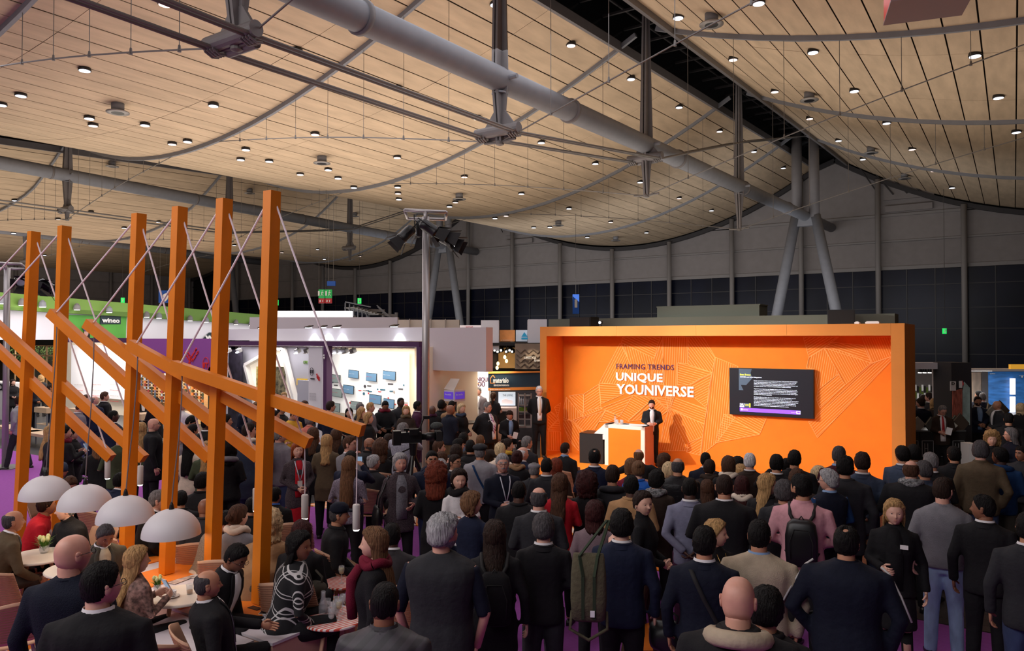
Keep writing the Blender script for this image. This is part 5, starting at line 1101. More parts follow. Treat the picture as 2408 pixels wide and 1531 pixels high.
def head_base(D, female=False):
    k = (np.abs(D)**2.35).sum(-1)**(-1/2.35); E = D*k[...,None]*.965
    x = E[...,0]*RXH; y = E[...,1]*RYH; z = E[...,2]*RZH
    lowr = ss(.05, -.95, D[...,2]); 
    x = x*(1-(.30 if female else .22)*lowr**1.4*(1-.6*ss(.0,.5,D[...,1])))
    y = np.where(D[...,1] > 0, y*(1-.34*ss(-.25, -.95, D[...,2])), y*(1+.02*lowr))
    y = np.where(D[...,1] > 0, y*(1+.06*ss(-.3, .4, D[...,2])), y*.96)
    z = np.where(D[...,2] > 0, z*.98, z*1.0)
    return np.stack([x, y, z], -1)
def g2(D, cx, cz_, sx, sz): return np.exp(-((D[...,0]-cx)/sx)**2-((D[...,2]-cz_)/sz)**2)*(D[...,1] < 0)
def head_face(D, female):
    p = head_base(D, female)
    nose = g2(D, 0, -.20, .12, .09)*.022+g2(D, 0, -.05, .09, .16)*.011+g2(D, .1, -.24, .07, .06)*.005+g2(D, -.1, -.24, .07, .06)*.005
    sock = (g2(D, .40, .04, .2, .11)+g2(D, -.40, .04, .2, .11))*.010
    brow = (g2(D, .36, .19, .26, .07)+g2(D, -.36, .19, .26, .07))*.0035
    lips = g2(D, 0, -.46, .22, .045)*.006+g2(D, 0, -.56, .18, .05)*.0055
    cheek = (g2(D, .5, -.18, .2, .2)+g2(D, -.5, -.18, .2, .2))*.004
    chin = g2(D, 0, -.82, .22, .14)*.010
    und = g2(D, 0, -.67, .22, .06)*.004
    p[...,1] -= nose-sock+brow+lips+cheek+chin-und
    return p
def tubev(pts, rad, n=8, ell=None):
    m = MB(); m.tube(pts, rad, n); return m
class Fig: pass
TORSO = {  # z, half width, half depth, y shift
 'm': [(.80,.168,.120,.0),(.88,.175,.128,.005),(.98,.172,.120,.0),(1.08,.160,.112,-.005),(1.18,.168,.118,-.005),(1.28,.184,.126,.0),(1.37,.196,.124,.008),(1.43,.190,.108,.012),(1.47,.150,.085,.014),(1.50,.085,.068,.014),(1.525,.058,.060,.012)],
 'f': [(.80,.170,.125,.0),(.88,.176,.130,.008),(.98,.160,.112,.0),(1.08,.134,.098,-.004),(1.18,.142,.108,-.010),(1.28,.160,.124,-.014),(1.37,.168,.112,.002),(1.43,.158,.092,.010),(1.47,.122,.074,.012),(1.50,.070,.058,.012),(1.525,.048,.050,.010)]}
ARMS = { # elbow, wrist of the left-hand (+x) arm; mirrored for the other
 'down': ((.27,.05,1.15),(.27,-.02,.90)), 'hang': ((.26,.03,1.14),(.235,-.02,.89)), 'front': ((.27,.03,1.17),(.07,-.20,1.06)), 'cross': ((.26,-.03,1.18),(-.07,-.20,1.20)),
 'back': ((.27,.11,1.16),(.05,.19,1.00)), 'phone': ((.24,-.05,1.18),(.09,-.27,1.27)), 'photo': ((.27,-.20,1.30),(.08,-.34,1.50)), 'chin': ((.20,-.16,1.17),(.05,-.17,1.42)),
 'point': ((.40,-.08,1.36),(.56,-.20,1.56)), 'lap': ((.25,-.04,1.15),(.10,-.27,1.00)), 'table': ((.25,-.16,1.18),(.14,-.42,1.10)), 'pocket': ((.29,.08,1.16),(.21,-.04,.95)), 'strap': ((.24,-.04,1.20),(.10,-.10,1.45)), 'wide': ((.45,.02,1.33),(.66,-.12,1.28)), 'read': ((.25,-.03,1.18),(.10,-.26,1.15)), 'hip': ((.30,.02,1.18),(.16,-.12,1.10))}
def mirror(p): return (-p[0], p[1], p[2])
NEARLAB = {}
def person(px, py, h, pose, ab, ah, hair, hc, sk, top, tcol, bcol, arms, ex, label, z0=0.0, loc=None, dover=None):
    ex = dict([(e.split(':')+[''])[:2] for e in ex.split(',') if e]) if ex else {}
    female = ('f' in ex); T = TORSO['f' if female else 'm']
    z0 = float(ex.get('z', z0)); sit = pose == 'S'
    top_h = 1.335 if sit else 1.75
    # position from the top of the head
    Hh = h+z0; sc = h/top_h
    if dover or 'd' in ex:
        p = onD(px, py, float(ex.get('d', dover)))
        D = float(ex.get('d', dover))
    else:
        p = onZ(px, py, Hh); D = (p-O).dot(FW)
    dv = Vector((p.x, p.y, 0)).normalized()
    rz = math.atan2(-dv.x, dv.y)+math.radians(ab)
    lean = math.radians(float(ex.get('lean', 12 if sit else 0)))
    wd = float(ex.get('w', 1.0))
    fine = D < 9.5; mid = D < 15
    root = tag(empty('person', (p.x, p.y, z0), rz), label, 'person'); root.scale = (sc, sc, sc)
    dz = -.43 if sit else 0
    ca, sa = math.cos(lean), math.sin(lean)
    def U(q):  # upper body coordinates -> local
        x, y, z = q[0], q[1], q[2]-.93
        return Vector((x, y*ca-z*sa, .93+dz+y*sa+z*ca))
    # keep the head on its pixel: shift so that the head is over the root point
    hx = U((0,.0,1.63)); shift = Vector((0, -hx.y*0.9, 0))
    if sit:
        for_ = shift
    def Ush(q): return U(q)+shift
    # ---- head
    yaw = math.radians(ah-ab); pitch = math.radians(float(ex.get('pit', 0)))
    RH = Matrix.Rotation(yaw, 3, 'Z') @ Matrix.Rotation(pitch, 3, 'X')
    neck = Ush((0,.012,1.53)); hcen = neck+RH @ Vector((0,-.012,.0))+Vector((0,0,.0)); hcen = neck+RH @ Vector((0,-.016,.105))
    hs = float(ex.get('hs', 1.06))
    nu, nv = (44, 34) if fine else (30, 24) if mid else (20, 16)
    Dg, fs, az = head_grid(nu, nv); P = head_face(Dg, female).reshape(-1, 3)*hs
    m = MB()
    R3 = np.array(RH); P = P @ R3.T+np.array(hcen)
    Df = Dg.reshape(-1, 3)
    base = len(m.v); m.v += [tuple(q) for q in P.tolist()]; 
    for f in fs:
        c = Df[list(f)].mean(0) if len(f) < 6 else (0, 1, 0)
        k = 0
        if c[1] < 0:
            if abs(c[0]) < .24 and -.585 < c[2] < -.42: k = 3
            elif .12 < abs(c[0]) < .56 and .225-.12*abs(abs(c[0])-.35) < c[2] < (.265 if female else .285)-.12*abs(abs(c[0])-.35): k = 4
            elif 'beard' in ex and c[2] < -.30 and not (abs(c[0]) < .12 and c[2] > -.4): k = 4
            elif 'mous' in ex and abs(c[0]) < .3 and -.42 < c[2] < -.30: k = 4
        elif 'beard' in ex and c[2] < -.35 and c[1] < .35: k = 4
        m.f.append(tuple(i+base for i in f)); m.m.append(k)
    def HP(q): return hcen+RH @ (Vector(q)*hs)
    if mid or ah % 360 < 100 or ah % 360 > 260:
        for s in (-1, 1):
            for (r, kk, off) in ((.0125,1,0),(.0072,2,-.0068)):
                m.k = kk; n0 = len(m.v); m.ball((s*.031,-.0665+off,.006), r if kk == 1 else (.0068,.0068,.0068), 8, 6)
                for i in range(n0, len(m.v)): m.v[i] = tuple(HP(m.v[i]))
            m.k = 0; n0 = len(m.v); m.ball((s*.031,-.0658,.0095), (.0142,.0135,.0115), 8, 6)
            for i in range(n0, len(m.v)): m.v[i] = tuple(HP(m.v[i]))
            # lower lid opening: keep only the upper lid faces
    m.k = 0
    for s in (-1, 1):
        n0 = len(m.v); m.ball((s*.0745,.008,-.004), (.010,.020,.031), 8, 6); m.ball((s*.079,.013,.012), (.006,.016,.016), 6, 5)
        for i in range(n0, len(m.v)): m.v[i] = tuple(HP(m.v[i]))
    # neck, hidden trunk
    ns = .052 if female else .060
    m.tube([Ush((0,.02,1.40)), Ush((0,.018,1.50)), neck+RH @ Vector((0,.008,.03)), HP((0,.016,-.05))], [ns*1.3, ns, ns*.98, ns*.95], 12)
    tr = []
    for z, w_, d_, y_ in T[1:-2]: tr.append([Ush((w_*.78*wd*math.cos(a), y_+d_*.75*wd*math.sin(a), z)) for a in np.linspace(0, 2*PI, 10, endpoint=False)])
    m.rings(tr)
    # arms
    al = arms.split('/') ; al = al if len(al) == 2 else [al[0], al[0]]   # +x arm / -x arm
    W = []
    for s, nm in zip((1, -1), al):
        e_, w_ = ARMS[nm]; sh = (.168 if not female else .142)*wd
        if s < 0: e_, w_ = mirror(e_), mirror(w_)
        if nm == 'cross' and s < 0: w_ = (w_[0], w_[1]-.03, w_[2]-.07)
        if nm in ('front',) and s < 0: w_ = (w_[0]+.03, w_[1]-.0, w_[2]-.0)
        ee = Vector(e_); ee.x *= (wd if nm != 'strap' else 1)
        if female: ee.x -= .02*s
        W.append((s, Ush((s*sh, .012, 1.425)), Ush(ee), Ush(w_), nm))
    # legs
    L_ = []
    st_ = float(ex.get('step', 0))
    for s in (1, -1):
        if sit:
            spl = .10+.02*(px % 3); hp = Vector((s*.09,.0,.50))+shift; kn = Vector((s*(spl+.02),-.42,.52))+shift; an = Vector((s*spl,-.40+(.06 if s > 0 else -.02),.09))+shift
            if 'high' in ex: kn = kn+Vector((0,.02,-.1)); an = Vector((s*.1,-.36,.15))+shift
        else:
            hp = Vector((s*.088,.0,.92)); kn = Vector((s*.10,-.015-s*st_*.5,.50)); an = Vector((s*.115,.01-s*st_,.09))
        L_.append((s, hp, kn, an))
    for s, hp, kn, an in L_: m.tube([hp, kn, an], [.07,.05,.038], 8)
    wr = .027 if female else .031
    for s, shd, el, wt, nm in W:
        m.tube([shd, el, wt], [.042,.036,wr*.9], 8)
        # hand with palm, four fingers and thumb
        fd = (wt-el).normalized(); inn = Vector((-s,0,0)); 
        if nm in ('photo','chin','strap','point'): inn = Vector((-s*.6,-.5,.2))
        side = fd.cross(inn).normalized(); inn = side.cross(fd).normalized(); hs2 = .92 if female else 1.0
        pm_ = wt+fd*.045; 
        q = []
        for t_, a_, b_ in ((-.012,.024,.018),(.02,.036,.015),(.055,.042,.014),(.088,.038,.011)):
            c = wt+fd*t_*hs2; q.append([c+side*(a_*math.cos(x)*hs2)+inn*(b_*math.sin(x)*hs2) for x in np.linspace(0, 2*PI, 8, endpoint=False)])
        m.rings(q)
        if D < 22:
            curl = {'down':.5,'hang':.5,'back':.8,'lap':.5,'table':.3,'front':.9,'cross':.4,'phone':1.0,'photo':.9,'chin':1.1,'strap':1.2,'point':.5,'read':.9,'pocket':.7,'wide':.3,'hip':.6}[nm]
            for k in range(4):
                o_ = (k-1.5)*.0195*hs2; ln = (.068,.078,.074,.058)[k]*hs2; r_ = .0088*hs2
                p0_ = wt+fd*.082*hs2+side*o_; a1 = curl*.5+.08*k; d1 = fd*math.cos(a1)+inn*math.sin(a1); p1_ = p0_+d1*ln*.45; a2 = a1+curl*.8; d2 = fd*math.cos(a2)+inn*math.sin(a2); p2_ = p1_+d2*ln*.33; a3 = a2+curl*.6; p3_ = p2_+(fd*math.cos(a3)+inn*math.sin(a3))*ln*.24
                m.tube([p0_-fd*.012, p1_, p2_, p3_], [r_*1.08, r_, r_*.92, r_*.7], 6 if fine else 4)
            up_ = side*(1 if side.y < 0 or side.z > .3 else -1)
            if side.dot(Vector((0,-1,.3))) < 0: tdir = -side
            else: tdir = side
            b0 = wt+fd*.02+tdir*.026; m.tube([b0, b0+(tdir*.7+fd*.6+inn*.3)*.034, b0+(tdir*.75+fd*1.15+inn*.8)*.045], [.0125,.0105,.008], 6 if fine else 4)
    bo = m.build('body', [skin_m(sk), M_eyew, M_iris, mat('lips_'+sk, tuple(int(c*.82) if i else int(c*.92) for i, c in enumerate(SKIN[sk])), .5), hair_m(hc) if hair != 'bald' or hc else skin_m(sk)], root, True)
    # ---- garments
    def garment(name, mb, m_, vox=None, sm=5):
        o = mb.build(name, m_, root, True); v = vox or (.017 if fine else .022 if mid else .032)
        BAKE.append((o, v, sm)); return o
    kinds = {'suit':('wool',.018,.83),'coat':('wool',.028,.66),'puff':('puff',.038,.86),'swt':('knit',.014,.90),'shirt':('wool',.012,.88),'blouse':('wool',.010,.86),'jkt':('wool',.024,.84),'vest':('wool',.024,.86),'dress':('wool',.012,.55),'cape':('wool',.04,.72),'tee':('wool',.012,.88),'polo':('wool',.014,.88),'cardi':('knit',.020,.74),'shirtvest':('wool',.02,.86)}
    kind, th_, hem = kinds[top]
    mt = cloth_m(tcol, kind) if tcol != 'plaid' else plaid_m()
    if tcol == 'pattern': mt = mat('paisley_print', (120,92,84), .8, noise=.9, nscale=28)
    if tcol == 'tweed': mt = mat('tweed_weave', (120,112,128), .9, noise=.55, nscale=70)
    if tcol == 'boucle': mt = mat('boucle_knit', (62,52,58), .95, noise=.7, nscale=80)
    if tcol == 'quilt': mt = stripes('quilted_fabric', (52,50,54), (64,60,66), 14, (0,.78,0), .6, .5)
    if tcol == 'checks': mt = mat('small_check', (150,150,164), .8, noise=.4, nscale=60)
    if tcol == 'cream_knit': mt = mat('cable_knit', (168,154,136), .95, noise=.35, nscale=40, stretch=(3,3,1), bump=1, bscale=60)
    if tcol == 'dkplaid': mt = mat('dark_plaid', (38,34,38), .9, noise=.3, nscale=12)
    g = MB(); n = 16; rg = []
    hem_ = max(hem, .90) if sit else hem
    zs_ = [r for r in T if r[0] > hem_+.03]; 
    t0 = T[0]
    def prof(z):
        zz = [r[0] for r in T]; return tuple(np.interp(z, zz, [r[k] for r in T]) for k in (1, 2, 3))
    low = []
    if hem_ < .80: 
        for z in (hem_, (hem_+.8)/2): fl = 1+.10*(0.9-z); low.append((z, .172*fl, .128*fl, .0))
    else: low.append((hem_,)+prof(hem_))
    if top == 'cape': low = [(hem_, .30,.22,0),(1.0,.29,.21,0),(1.2,.27,.19,0)]; zs_ = [r for r in T if r[0] > 1.25]
    prev = None
    for (z, w_, d_, y_) in low+zs_:
        n2 = 2.5   # slightly squarer than an ellipse
        ww = (w_*wd+th_*(.9 if z < 1.46 else .5)); dd = (d_*wd**1.3+th_*(.9 if z < 1.46 else .5))
        if 'belly' in ex and z < 1.3: dd *= 1.25; y_ -= .03
        rg.append([Ush((ww*np.sign(math.cos(a))*abs(math.cos(a))**(2/n2), y_+dd*np.sign(math.sin(a))*abs(math.sin(a))**(2/n2), z)) for a in np.linspace(0, 2*PI, n, endpoint=False)])
    g.rings(rg)
    slv = {'tee':.0,'vest':-1}.get(top, 1)
    short = 'short' in ex
    for s, shd, el, wt, nm in W:
        if top == 'cape' : pass
        ra = (.056 if not female else .046)*(.9+.1*wd)+th_*.55; end = wt-(wt-el).normalized()*.0
        if slv == 1 and not short:
            g.tube([shd+Vector((-s*.05,0,-.01)), shd+(el-shd)*.12+Vector((s*.01,0,.012)), shd+(el-shd)*.5, el, el+(wt-el)*.55, end], [ra*1.0, ra*1.12, ra*.98, ra*.82, ra*.72, wr+th_*.6+.006], 10)
        elif short or slv == 0:
            en = el if not short else el+(wt-el)*.15
            g.tube([shd+Vector((-s*.05,0,-.01)), shd+(el-shd)*.15, shd+(en-shd)*.6, en], [ra, ra*1.1, ra*1.0, ra*.95], 10)
    tn_ = {'suit':'jacket','coat':'coat','puff':'puffer_jacket','swt':'sweater','shirt':'shirt','blouse':'blouse','jkt':'jacket','vest':'vest','dress':'dress','cape':'cape','tee':'shirt','polo':'polo_shirt','cardi':'cardigan','shirtvest':'vest'}[top]
    garment(tn_, g, mt)
    # covered forearms etc for vest
    if top in ('vest','shirtvest'):
        for s, shd, el, wt, nm in W:
            g = MB(); g.tube([shd, shd+(el-shd)*.5, el+(wt-el)*.1] if 'half' in ex else [shd, el, wt], [.062,.058,.052] if 'half' in ex else [.06,.048,.036], 10)
            garment('sleeve', g, cloth_m(ex.get('slv', 'white')), None, 3)
    # puffer quilting rings
    if top == 'puff' and D < 12:
        g = MB()
        for z in np.arange(.95, 1.42, .065):
            w_, d_, y_ = prof(z); r_ = [Ush(((w_*wd+.033)*math.cos(a), y_+(d_*wd+.035)*math.sin(a), z)) for a in np.linspace(0, 2*PI, 25)]; g.tube(r_, .006, 5, False)
        g.build('quilt_seam', mt, root, True)
    # trousers / skirt
    mb_ = cloth_m(bcol) if bcol not in ('jean','djean') else mat('denim_'+bcol, {'jean':(160,188,222),'djean':(50,64,98)}[bcol], .85, noise=.22, nscale=9, stretch=(1,1,.5), bump=.4, bscale=20)
    g = MB()
    if 'skirt' in ex or (top == 'dress'):
        zb_ = .52
        if not sit:
            rg = [[Vector((w_*math.cos(a), d_*math.sin(a), z)) for a in np.linspace(0, 2*PI, 16, endpoint=False)] for z, w_, d_ in ((zb_,.20,.16),(.75,.19,.145),(.95,.165,.12),(1.03,.14,.10))]
            g.rings(rg); garment('skirt', g, mb_ if 'skirt' in ex else mt, None, 3)
        else:
            for s, hp, kn, an in L_: g.tube([hp, (hp+kn)/2, kn+Vector((0,-.02,0))], [.12,.105,.09], 10)
            g.ball(Vector((0,.0,.53))+shift, (.17,.14,.11), 12, 8); garment('skirt', g, mb_, None, 3)
        g = MB()
        for s, hp, kn, an in L_: g.tube([kn, kn*.5+an*.5+Vector((0,.012,0)), an], [.055,.052,.036], 8)
        g.build('stocking', cloth_m('blk'), root, True)
    else:
        bt_ = .012
        for s, hp, kn, an in L_:
            tk = .092 if not female else .088
            g.tube([hp+Vector((0,.0,.04)) if not sit else hp, hp*.6+kn*.4+Vector((0,.005,0)), kn, kn*.5+an*.5+Vector((0,.012,0)), an+Vector((0,0,-.03))], [tk*wd**.6+bt_, (tk-.008)*wd**.4+bt_, .060+bt_, .054+bt_, .048+bt_], 10)
        if sit: g.ball(Vector((0,.01,.53))+shift, (.165,.14,.12), 12, 8)
        else: g.rings([[Vector((w_*math.cos(a), y_+d_*math.sin(a), z)) for a in np.linspace(0, 2*PI, 14, endpoint=False)] for z, w_, d_, y_ in ((.84,.155*wd,.11,.0),(.92,.165*wd,.118,.004),(1.02,.155*wd,.105,0))])
        garment('trousers', g, mb_, None, 4)
    # shoes
    if D < 16 or not sit:
        for s, hp, kn, an in L_:
            fdir = Vector((s*.18,-1,0)).normalized(); sd = Vector((-fdir.y, fdir.x, 0)); q = []
            for t_, w_, zt_ in ((-.06,.030,.07),(-.03,.038,.09),(.05,.040,.085),(.12,.046,.055),(.18,.040,.04),(.205,.02,.025)):
                c = Vector((an.x, an.y, an.z-.09))+fdir*t_
                q.append([c+sd*(w_)+Vector((0,0,.0)), c+sd*w_*.9+Vector((0,0,zt_*.7)), c+Vector((0,0,zt_)), c-sd*w_*.9+Vector((0,0,zt_*.7)), c-sd*w_])
            g = MB(); g.rings(q); g.build('shoe', M_shoe, root, True)
    # ---- hair
    hm = hair_m(hc)
    if hair != 'bald':
        nu2, nv2 = (56, 30) if fine else (36, 22) if mid else (24, 16)
        Dg, fs, az = head_grid(nu2, nv2); B_ = head_base(Dg, female); a_ = np.degrees(az)
        zlim = np.interp(a_, [0,35,62,80,95,120,180], [.60,.56,.30,-.05,-.25,-.52,-.62])
        thk = {'buzz':.004,'short':.013,'thick':.022,'crop':.009,'ring':.010,'spot':.012,'long':.020,'bob':.024,'curl':.050,'bigcurl':.060,'wave':.024,'up':.016,'bun':.015,'pony':.014,'spiky':.020,'curlyshort':.026}.get(hair, .014)
        mask = ss(-.07, .10, Dg[...,2]-zlim)
        if hair == 'ring': mask = mask*ss(.62, .34, Dg[...,2]-.15*(a_/180))*ss(74, 100, a_)
        if hair == 'spot': mask = mask*(1-ss(.955, .985, Dg @ np.array([0,.42,.907])))*ss(.4,.55,a_*0+1)
        if hair in ('long','bob','wave','curl','bigcurl'): mask = np.maximum(mask, ss(76, 92, a_)*ss(-1.0, -.6, Dg[...,2]))
        seed = (px*7+py) % 97
        nz = np.sin(Dg[...,0]*9+seed)*np.cos(Dg[...,2]*11+seed*2)*np.sin(Dg[...,1]*8+seed)
        str_ = np.sin(np.arctan2(Dg[...,0], -Dg[...,1])*34+seed)*.0012
        rad = thk*(1+.25*nz)*mask-.008*(1-mask)
        if hair in ('curl','bigcurl','curlyshort'): 
            rr_ = np.random.default_rng(seed); amp = .012 if hair != 'curlyshort' else .006
            rad = rad+amp*mask*np.sin(Dg[...,0]*31+seed)*np.sin(Dg[...,2]*29)*np.cos(Dg[...,1]*27)+rr_.uniform(-1,1,rad.shape)*amp*.5*mask
        elif hair in ('spiky',): rad = rad+np.random.default_rng(seed).uniform(-.3,1,rad.shape)*.014*mask*ss(.2,.7,Dg[...,2])
        else:
            wv_ = np.arctan2(Dg[...,0], -Dg[...,1]); rad = rad+(str_+np.sin(wv_*13+seed+3*Dg[...,2])*np.sin(Dg[...,2]*17+seed)*.0028*(thk > .006))*mask
            rad = rad+np.random.default_rng(seed).uniform(-1,1,rad.shape)*.0016*mask*(thk > .006)
        nrm = B_/np.array([RXH**2,RYH**2,RZH**2]); nrm /= np.linalg.norm(nrm, axis=-1, keepdims=True)
        Q = (B_+nrm*rad[...,None]); Q[...,2] += .006*mask
        if hair in ('short','thick','crop') : Q[...,2] += .006*mask*ss(.3,.9,Dg[...,2])
        Q = Q.reshape(-1, 3)*hs @ R3.T+np.array(hcen)
        hb = MB(); hb.v = [tuple(q) for q in Q.tolist()]; hb.f = [tuple(f) for f in fs]; hb.m = [0]*len(fs)
        # long parts
        ln = {'long':.40,'wave':.36,'bob':.17,'curl':.17,'bigcurl':.27}.get(hair, 0)*float(ex.get('hl', 1))
        if ln:
            nn = 30 if fine else 20; K = 10; outer = []; inner = []
            for j in range(K):
                t = j/(K-1); z = .03-ln*t
                ww = np.interp(t, [0,.35,1], [.088,.094,.085 if hair != 'bob' else .088])+(.03 if 'curl' in hair else 0); dd = np.interp(t, [0,.35,1], [.098,.082,.055])+(.03 if 'curl' in hair else 0); yo = np.interp(z, [-.50,-.34,-.2,-.08,.03], [.125,.108,.07,.018,.0])
                ro, ri = [], []
                for i in range(nn):
                    f_ = i/(nn-1); a1 = math.radians(np.interp(t, [0,1], [80,84])+f_*(360-2*np.interp(t, [0,1], [80,84])))
                    rp = 1+.03*math.sin(i*2.4+seed)+(.10*math.sin(i*1.7+j*1.9+seed)*math.cos(i*.9-j*2.3) if 'curl' in hair else .05*math.sin(j*1.1+i*.35+seed) if hair == 'wave' else 0)
                    ed = min(1, min(f_, 1-f_)*8+.15)
                    o1 = Vector((math.sin(a1)*ww*rp, -math.cos(a1)*dd*rp+yo, z-.02*math.sin(i*1.3+seed)*(t == 1))); i1 = Vector((math.sin(a1)*(ww*rp-.03*ed), -math.cos(a1)*(dd*rp-.03*ed)+yo, z))
                    for v_, lst in ((o1, ro), (i1, ri)):
                        # below the neck hair follows the trunk instead of the turned head
                        w2 = hcen+RH @ (v_*hs); 
                        if sit and t > .4: w2 = w2+Vector((0,(t-.4)*ln*.25,0))
                        lst.append(w2)
                outer.append(ro+ri[::-1])
            hb.rings(outer, True)
        if hair in ('bun','up'):
            n0 = len(hb.v); cc = (0,.085,.075) if hair == 'up' else (0,.115,.01); hb.ball(cc, (.042,.036,.038), 12, 8)
            rr_ = np.random.default_rng(seed)
            for i in range(n0, len(hb.v)): v_ = Vector(hb.v[i])+Vector(rr_.uniform(-.004,.004,3).tolist()); hb.v[i] = tuple(HP(v_))
        if hair == 'pony': hb.tube([HP((0,.08,.06)), HP((0,.125,.03)), HP((0,.13,-.06)), HP((0,.11,-.18)), HP((0,.10,-.26))], [.02,.028,.03,.024,.008], 10)
        hb.build('hair', hm, root, True)
    # hats
    if 'cap' in ex or 'beret' in ex or 'flat' in ex or 'beanie' in ex:
        kk = 'cap' if 'cap' in ex else 'beret' if 'beret' in ex else 'flat' if 'flat' in ex else 'beanie'; hmm = cloth_m(ex[kk] or 'char', 'wool')
        c = MB(); n0 = 0
        pr = {'cap':[(.085,.035),(.088,.06),(.080,.10),(.05,.128),(.01,.134)],'beret':[(.086,.04),(.092,.052),(.112,.07),(.105,.10),(.06,.125),(.01,.128)],'flat':[(.088,.035),(.098,.06),(.098,.085),(.07,.108),(.01,.115)],'beanie':[(.086,-.01),(.090,.03),(.088,.07),(.07,.11),(.03,.135),(.005,.14)]}[kk]
        c.rings([[(r*math.cos(a), r*1.16*math.sin(a)-(.012 if kk == 'flat' else 0), z) for a in np.linspace(0, 2*PI, 22, endpoint=False)] for r, z in pr])
        if kk in ('cap','flat'):
            L2 = .075 if kk == 'cap' else .035; q1 = [(.07*math.cos(a), -.085-L2*math.sin(a), .045-.01*math.sin(a)) for a in np.linspace(PI, 0, 9)]; c.prism(q1, (0,0,.008))
        for i in range(len(c.v)): c.v[i] = tuple(HP(c.v[i]))
        c.build({'cap':'cap','beret':'beret','flat':'flat_cap','beanie':'beanie'}[kk], hmm, root, True)
    if 'gl' in ex and D < 28:
        c = MB()
        for s in (-1, 1):
            pts = [HP((s*.033+.022*math.cos(a), -.098, .004+.016*math.sin(a))) for a in np.linspace(0, 2*PI, 13)]; c.tube(pts, .0022, 4, False)
            c.tube([HP((s*.055,-.096,.008)), HP((s*.079,-.05,.010)), HP((s*.082,.01,.008))], .002, 4)
        c.tube([HP((-.011,-.099,.008)), HP((.011,-.099,.008))], .002, 4); c.build('glasses', M_spec, root)
    if 'ear' in ex:
        c = MB()
        for s in (-1, 1): c.ball(HP((s*.086,.004,-.034)), .006, 8, 6)
        c.build('earring', mat('pearl', (230,220,200), .3), root)
    # collars
    nk = lambda z, k, y=.012: [Ush((k*1.06*math.cos(a), y+k*math.sin(a), z-.02*(math.sin(a) < -.2)*abs(math.sin(a)))) for a in np.linspace(0, 2*PI, 17)]
    if top in ('suit','shirt','polo','jkt','shirtvest') or 'col' in ex:
        cm_ = mat('collar_'+(ex.get('col') or 'white'), CLR.get(ex.get('col') or 'white', (220,220,224)), .7) if (top == 'suit' or 'col' in ex) else mt
        c = MB(); ns2 = ns+.009; c.rings([nk(1.485, ns2+.016)[:-1], nk(1.512, ns2+.007)[:-1], nk(1.535, ns2+.003)[:-1]], False); c.rings([nk(1.535, ns2+.003)[:-1], nk(1.510, ns2+.012)[:-1]], False); c.build('shirt_collar', cm_, root, True)
        if top in ('suit','jkt'):
            c = MB(); c.rings([nk(1.468, ns2+.040)[:-1], nk(1.495, ns2+.024)[:-1], nk(1.517, ns2+.013)[:-1], nk(1.505, ns2+.02)[:-1]], False); c.build('jacket_collar', mt, root, True)
    if top in ('swt','cardi','puff','coat','vest') and 'scarf' not in ex:
        c = MB(); nr = ns+.012+(0.012 if top in ('puff','coat') else 0); c.tube(nk(1.505, nr), .010 if top not in ('puff','coat') else .018, 6, False); c.build('neckband', mt, root, True)
    if 'turt' in ex:
        c = MB(); c.rings([nk(1.49, ns+.02)[:-1], nk(1.53, ns+.010)[:-1], nk(1.565, ns+.008)[:-1]], False); c.build('roll_neck', mt, root, True)
    if 'scarf' in ex:
        sm_ = {'check': lambda: mat('check_scarf', (120,120,122), .9, noise=.95, nscale=40)}.get(ex['scarf'], lambda: cloth_m(ex['scarf'], 'knit'))()
        c = MB(); c.tube([Ush((.105*math.cos(a), .012+.095*math.sin(a), 1.49+.018*math.sin(a*3)+.01)) for a in np.linspace(0, 2*PI, 25)], .036, 10, False); c.tube([Ush((.085*math.cos(a+1), .012+.08*math.sin(a+1), 1.522+.012*math.sin(a*2))) for a in np.linspace(0, 2*PI, 25)], .026, 10, False)
        if 'tail' in ex: c.tube([Ush((.05,-.10,1.48)), Ush((.06,-.16,1.38)), Ush((.05,-.165,1.22)), Ush((.04,-.16,1.08))], [.035,.045,.045,.04], 8)
        c.build('scarf', sm_, root, True)
    if 'hood' in ex:
        c = MB(); c.tube([Ush((.125*math.cos(a), .04+.12*math.sin(a), 1.475+.03*math.sin(a))) for a in np.linspace(-.6, PI+.6, 20)], [.02]+[.042]*18+[.02], 10); c.build('hood', cloth_m(ex['hood'] or tcol) if (ex['hood'] or tcol) in CLR else mt, root, True)
    # flat pieces laid on the trunk surface
    def onbody(x, z, back=False, off=.0):
        w_, d_, y_ = prof(z); ww = w_*wd+th_*.9; dd = d_*wd**1.3+th_*.9
        if 'belly' in ex and z < 1.3: dd *= 1.25; y_ -= .03
        u = min(.98, abs(x)/ww); d = dd*(1-u**2.5)**(1/2.5)+off; return Ush((x, y_+(d if back else -d), z))
    def ribbon(pts, w_, name, m_, back=False, off=.004, thick=.005):
        c = MB(); q = []
        for (x, z, s_) in pts:
            ww = w_*s_; q.append([onbody(x-ww/2, z, back, off), onbody(x+ww/2, z, back, off), onbody(x+ww/2, z, back, off+thick), onbody(x-ww/2, z, back, off+thick)])
        c.rings(q); return c.build(name, m_, root, True)
    facing = math.cos(math.radians(ab)) > -.35
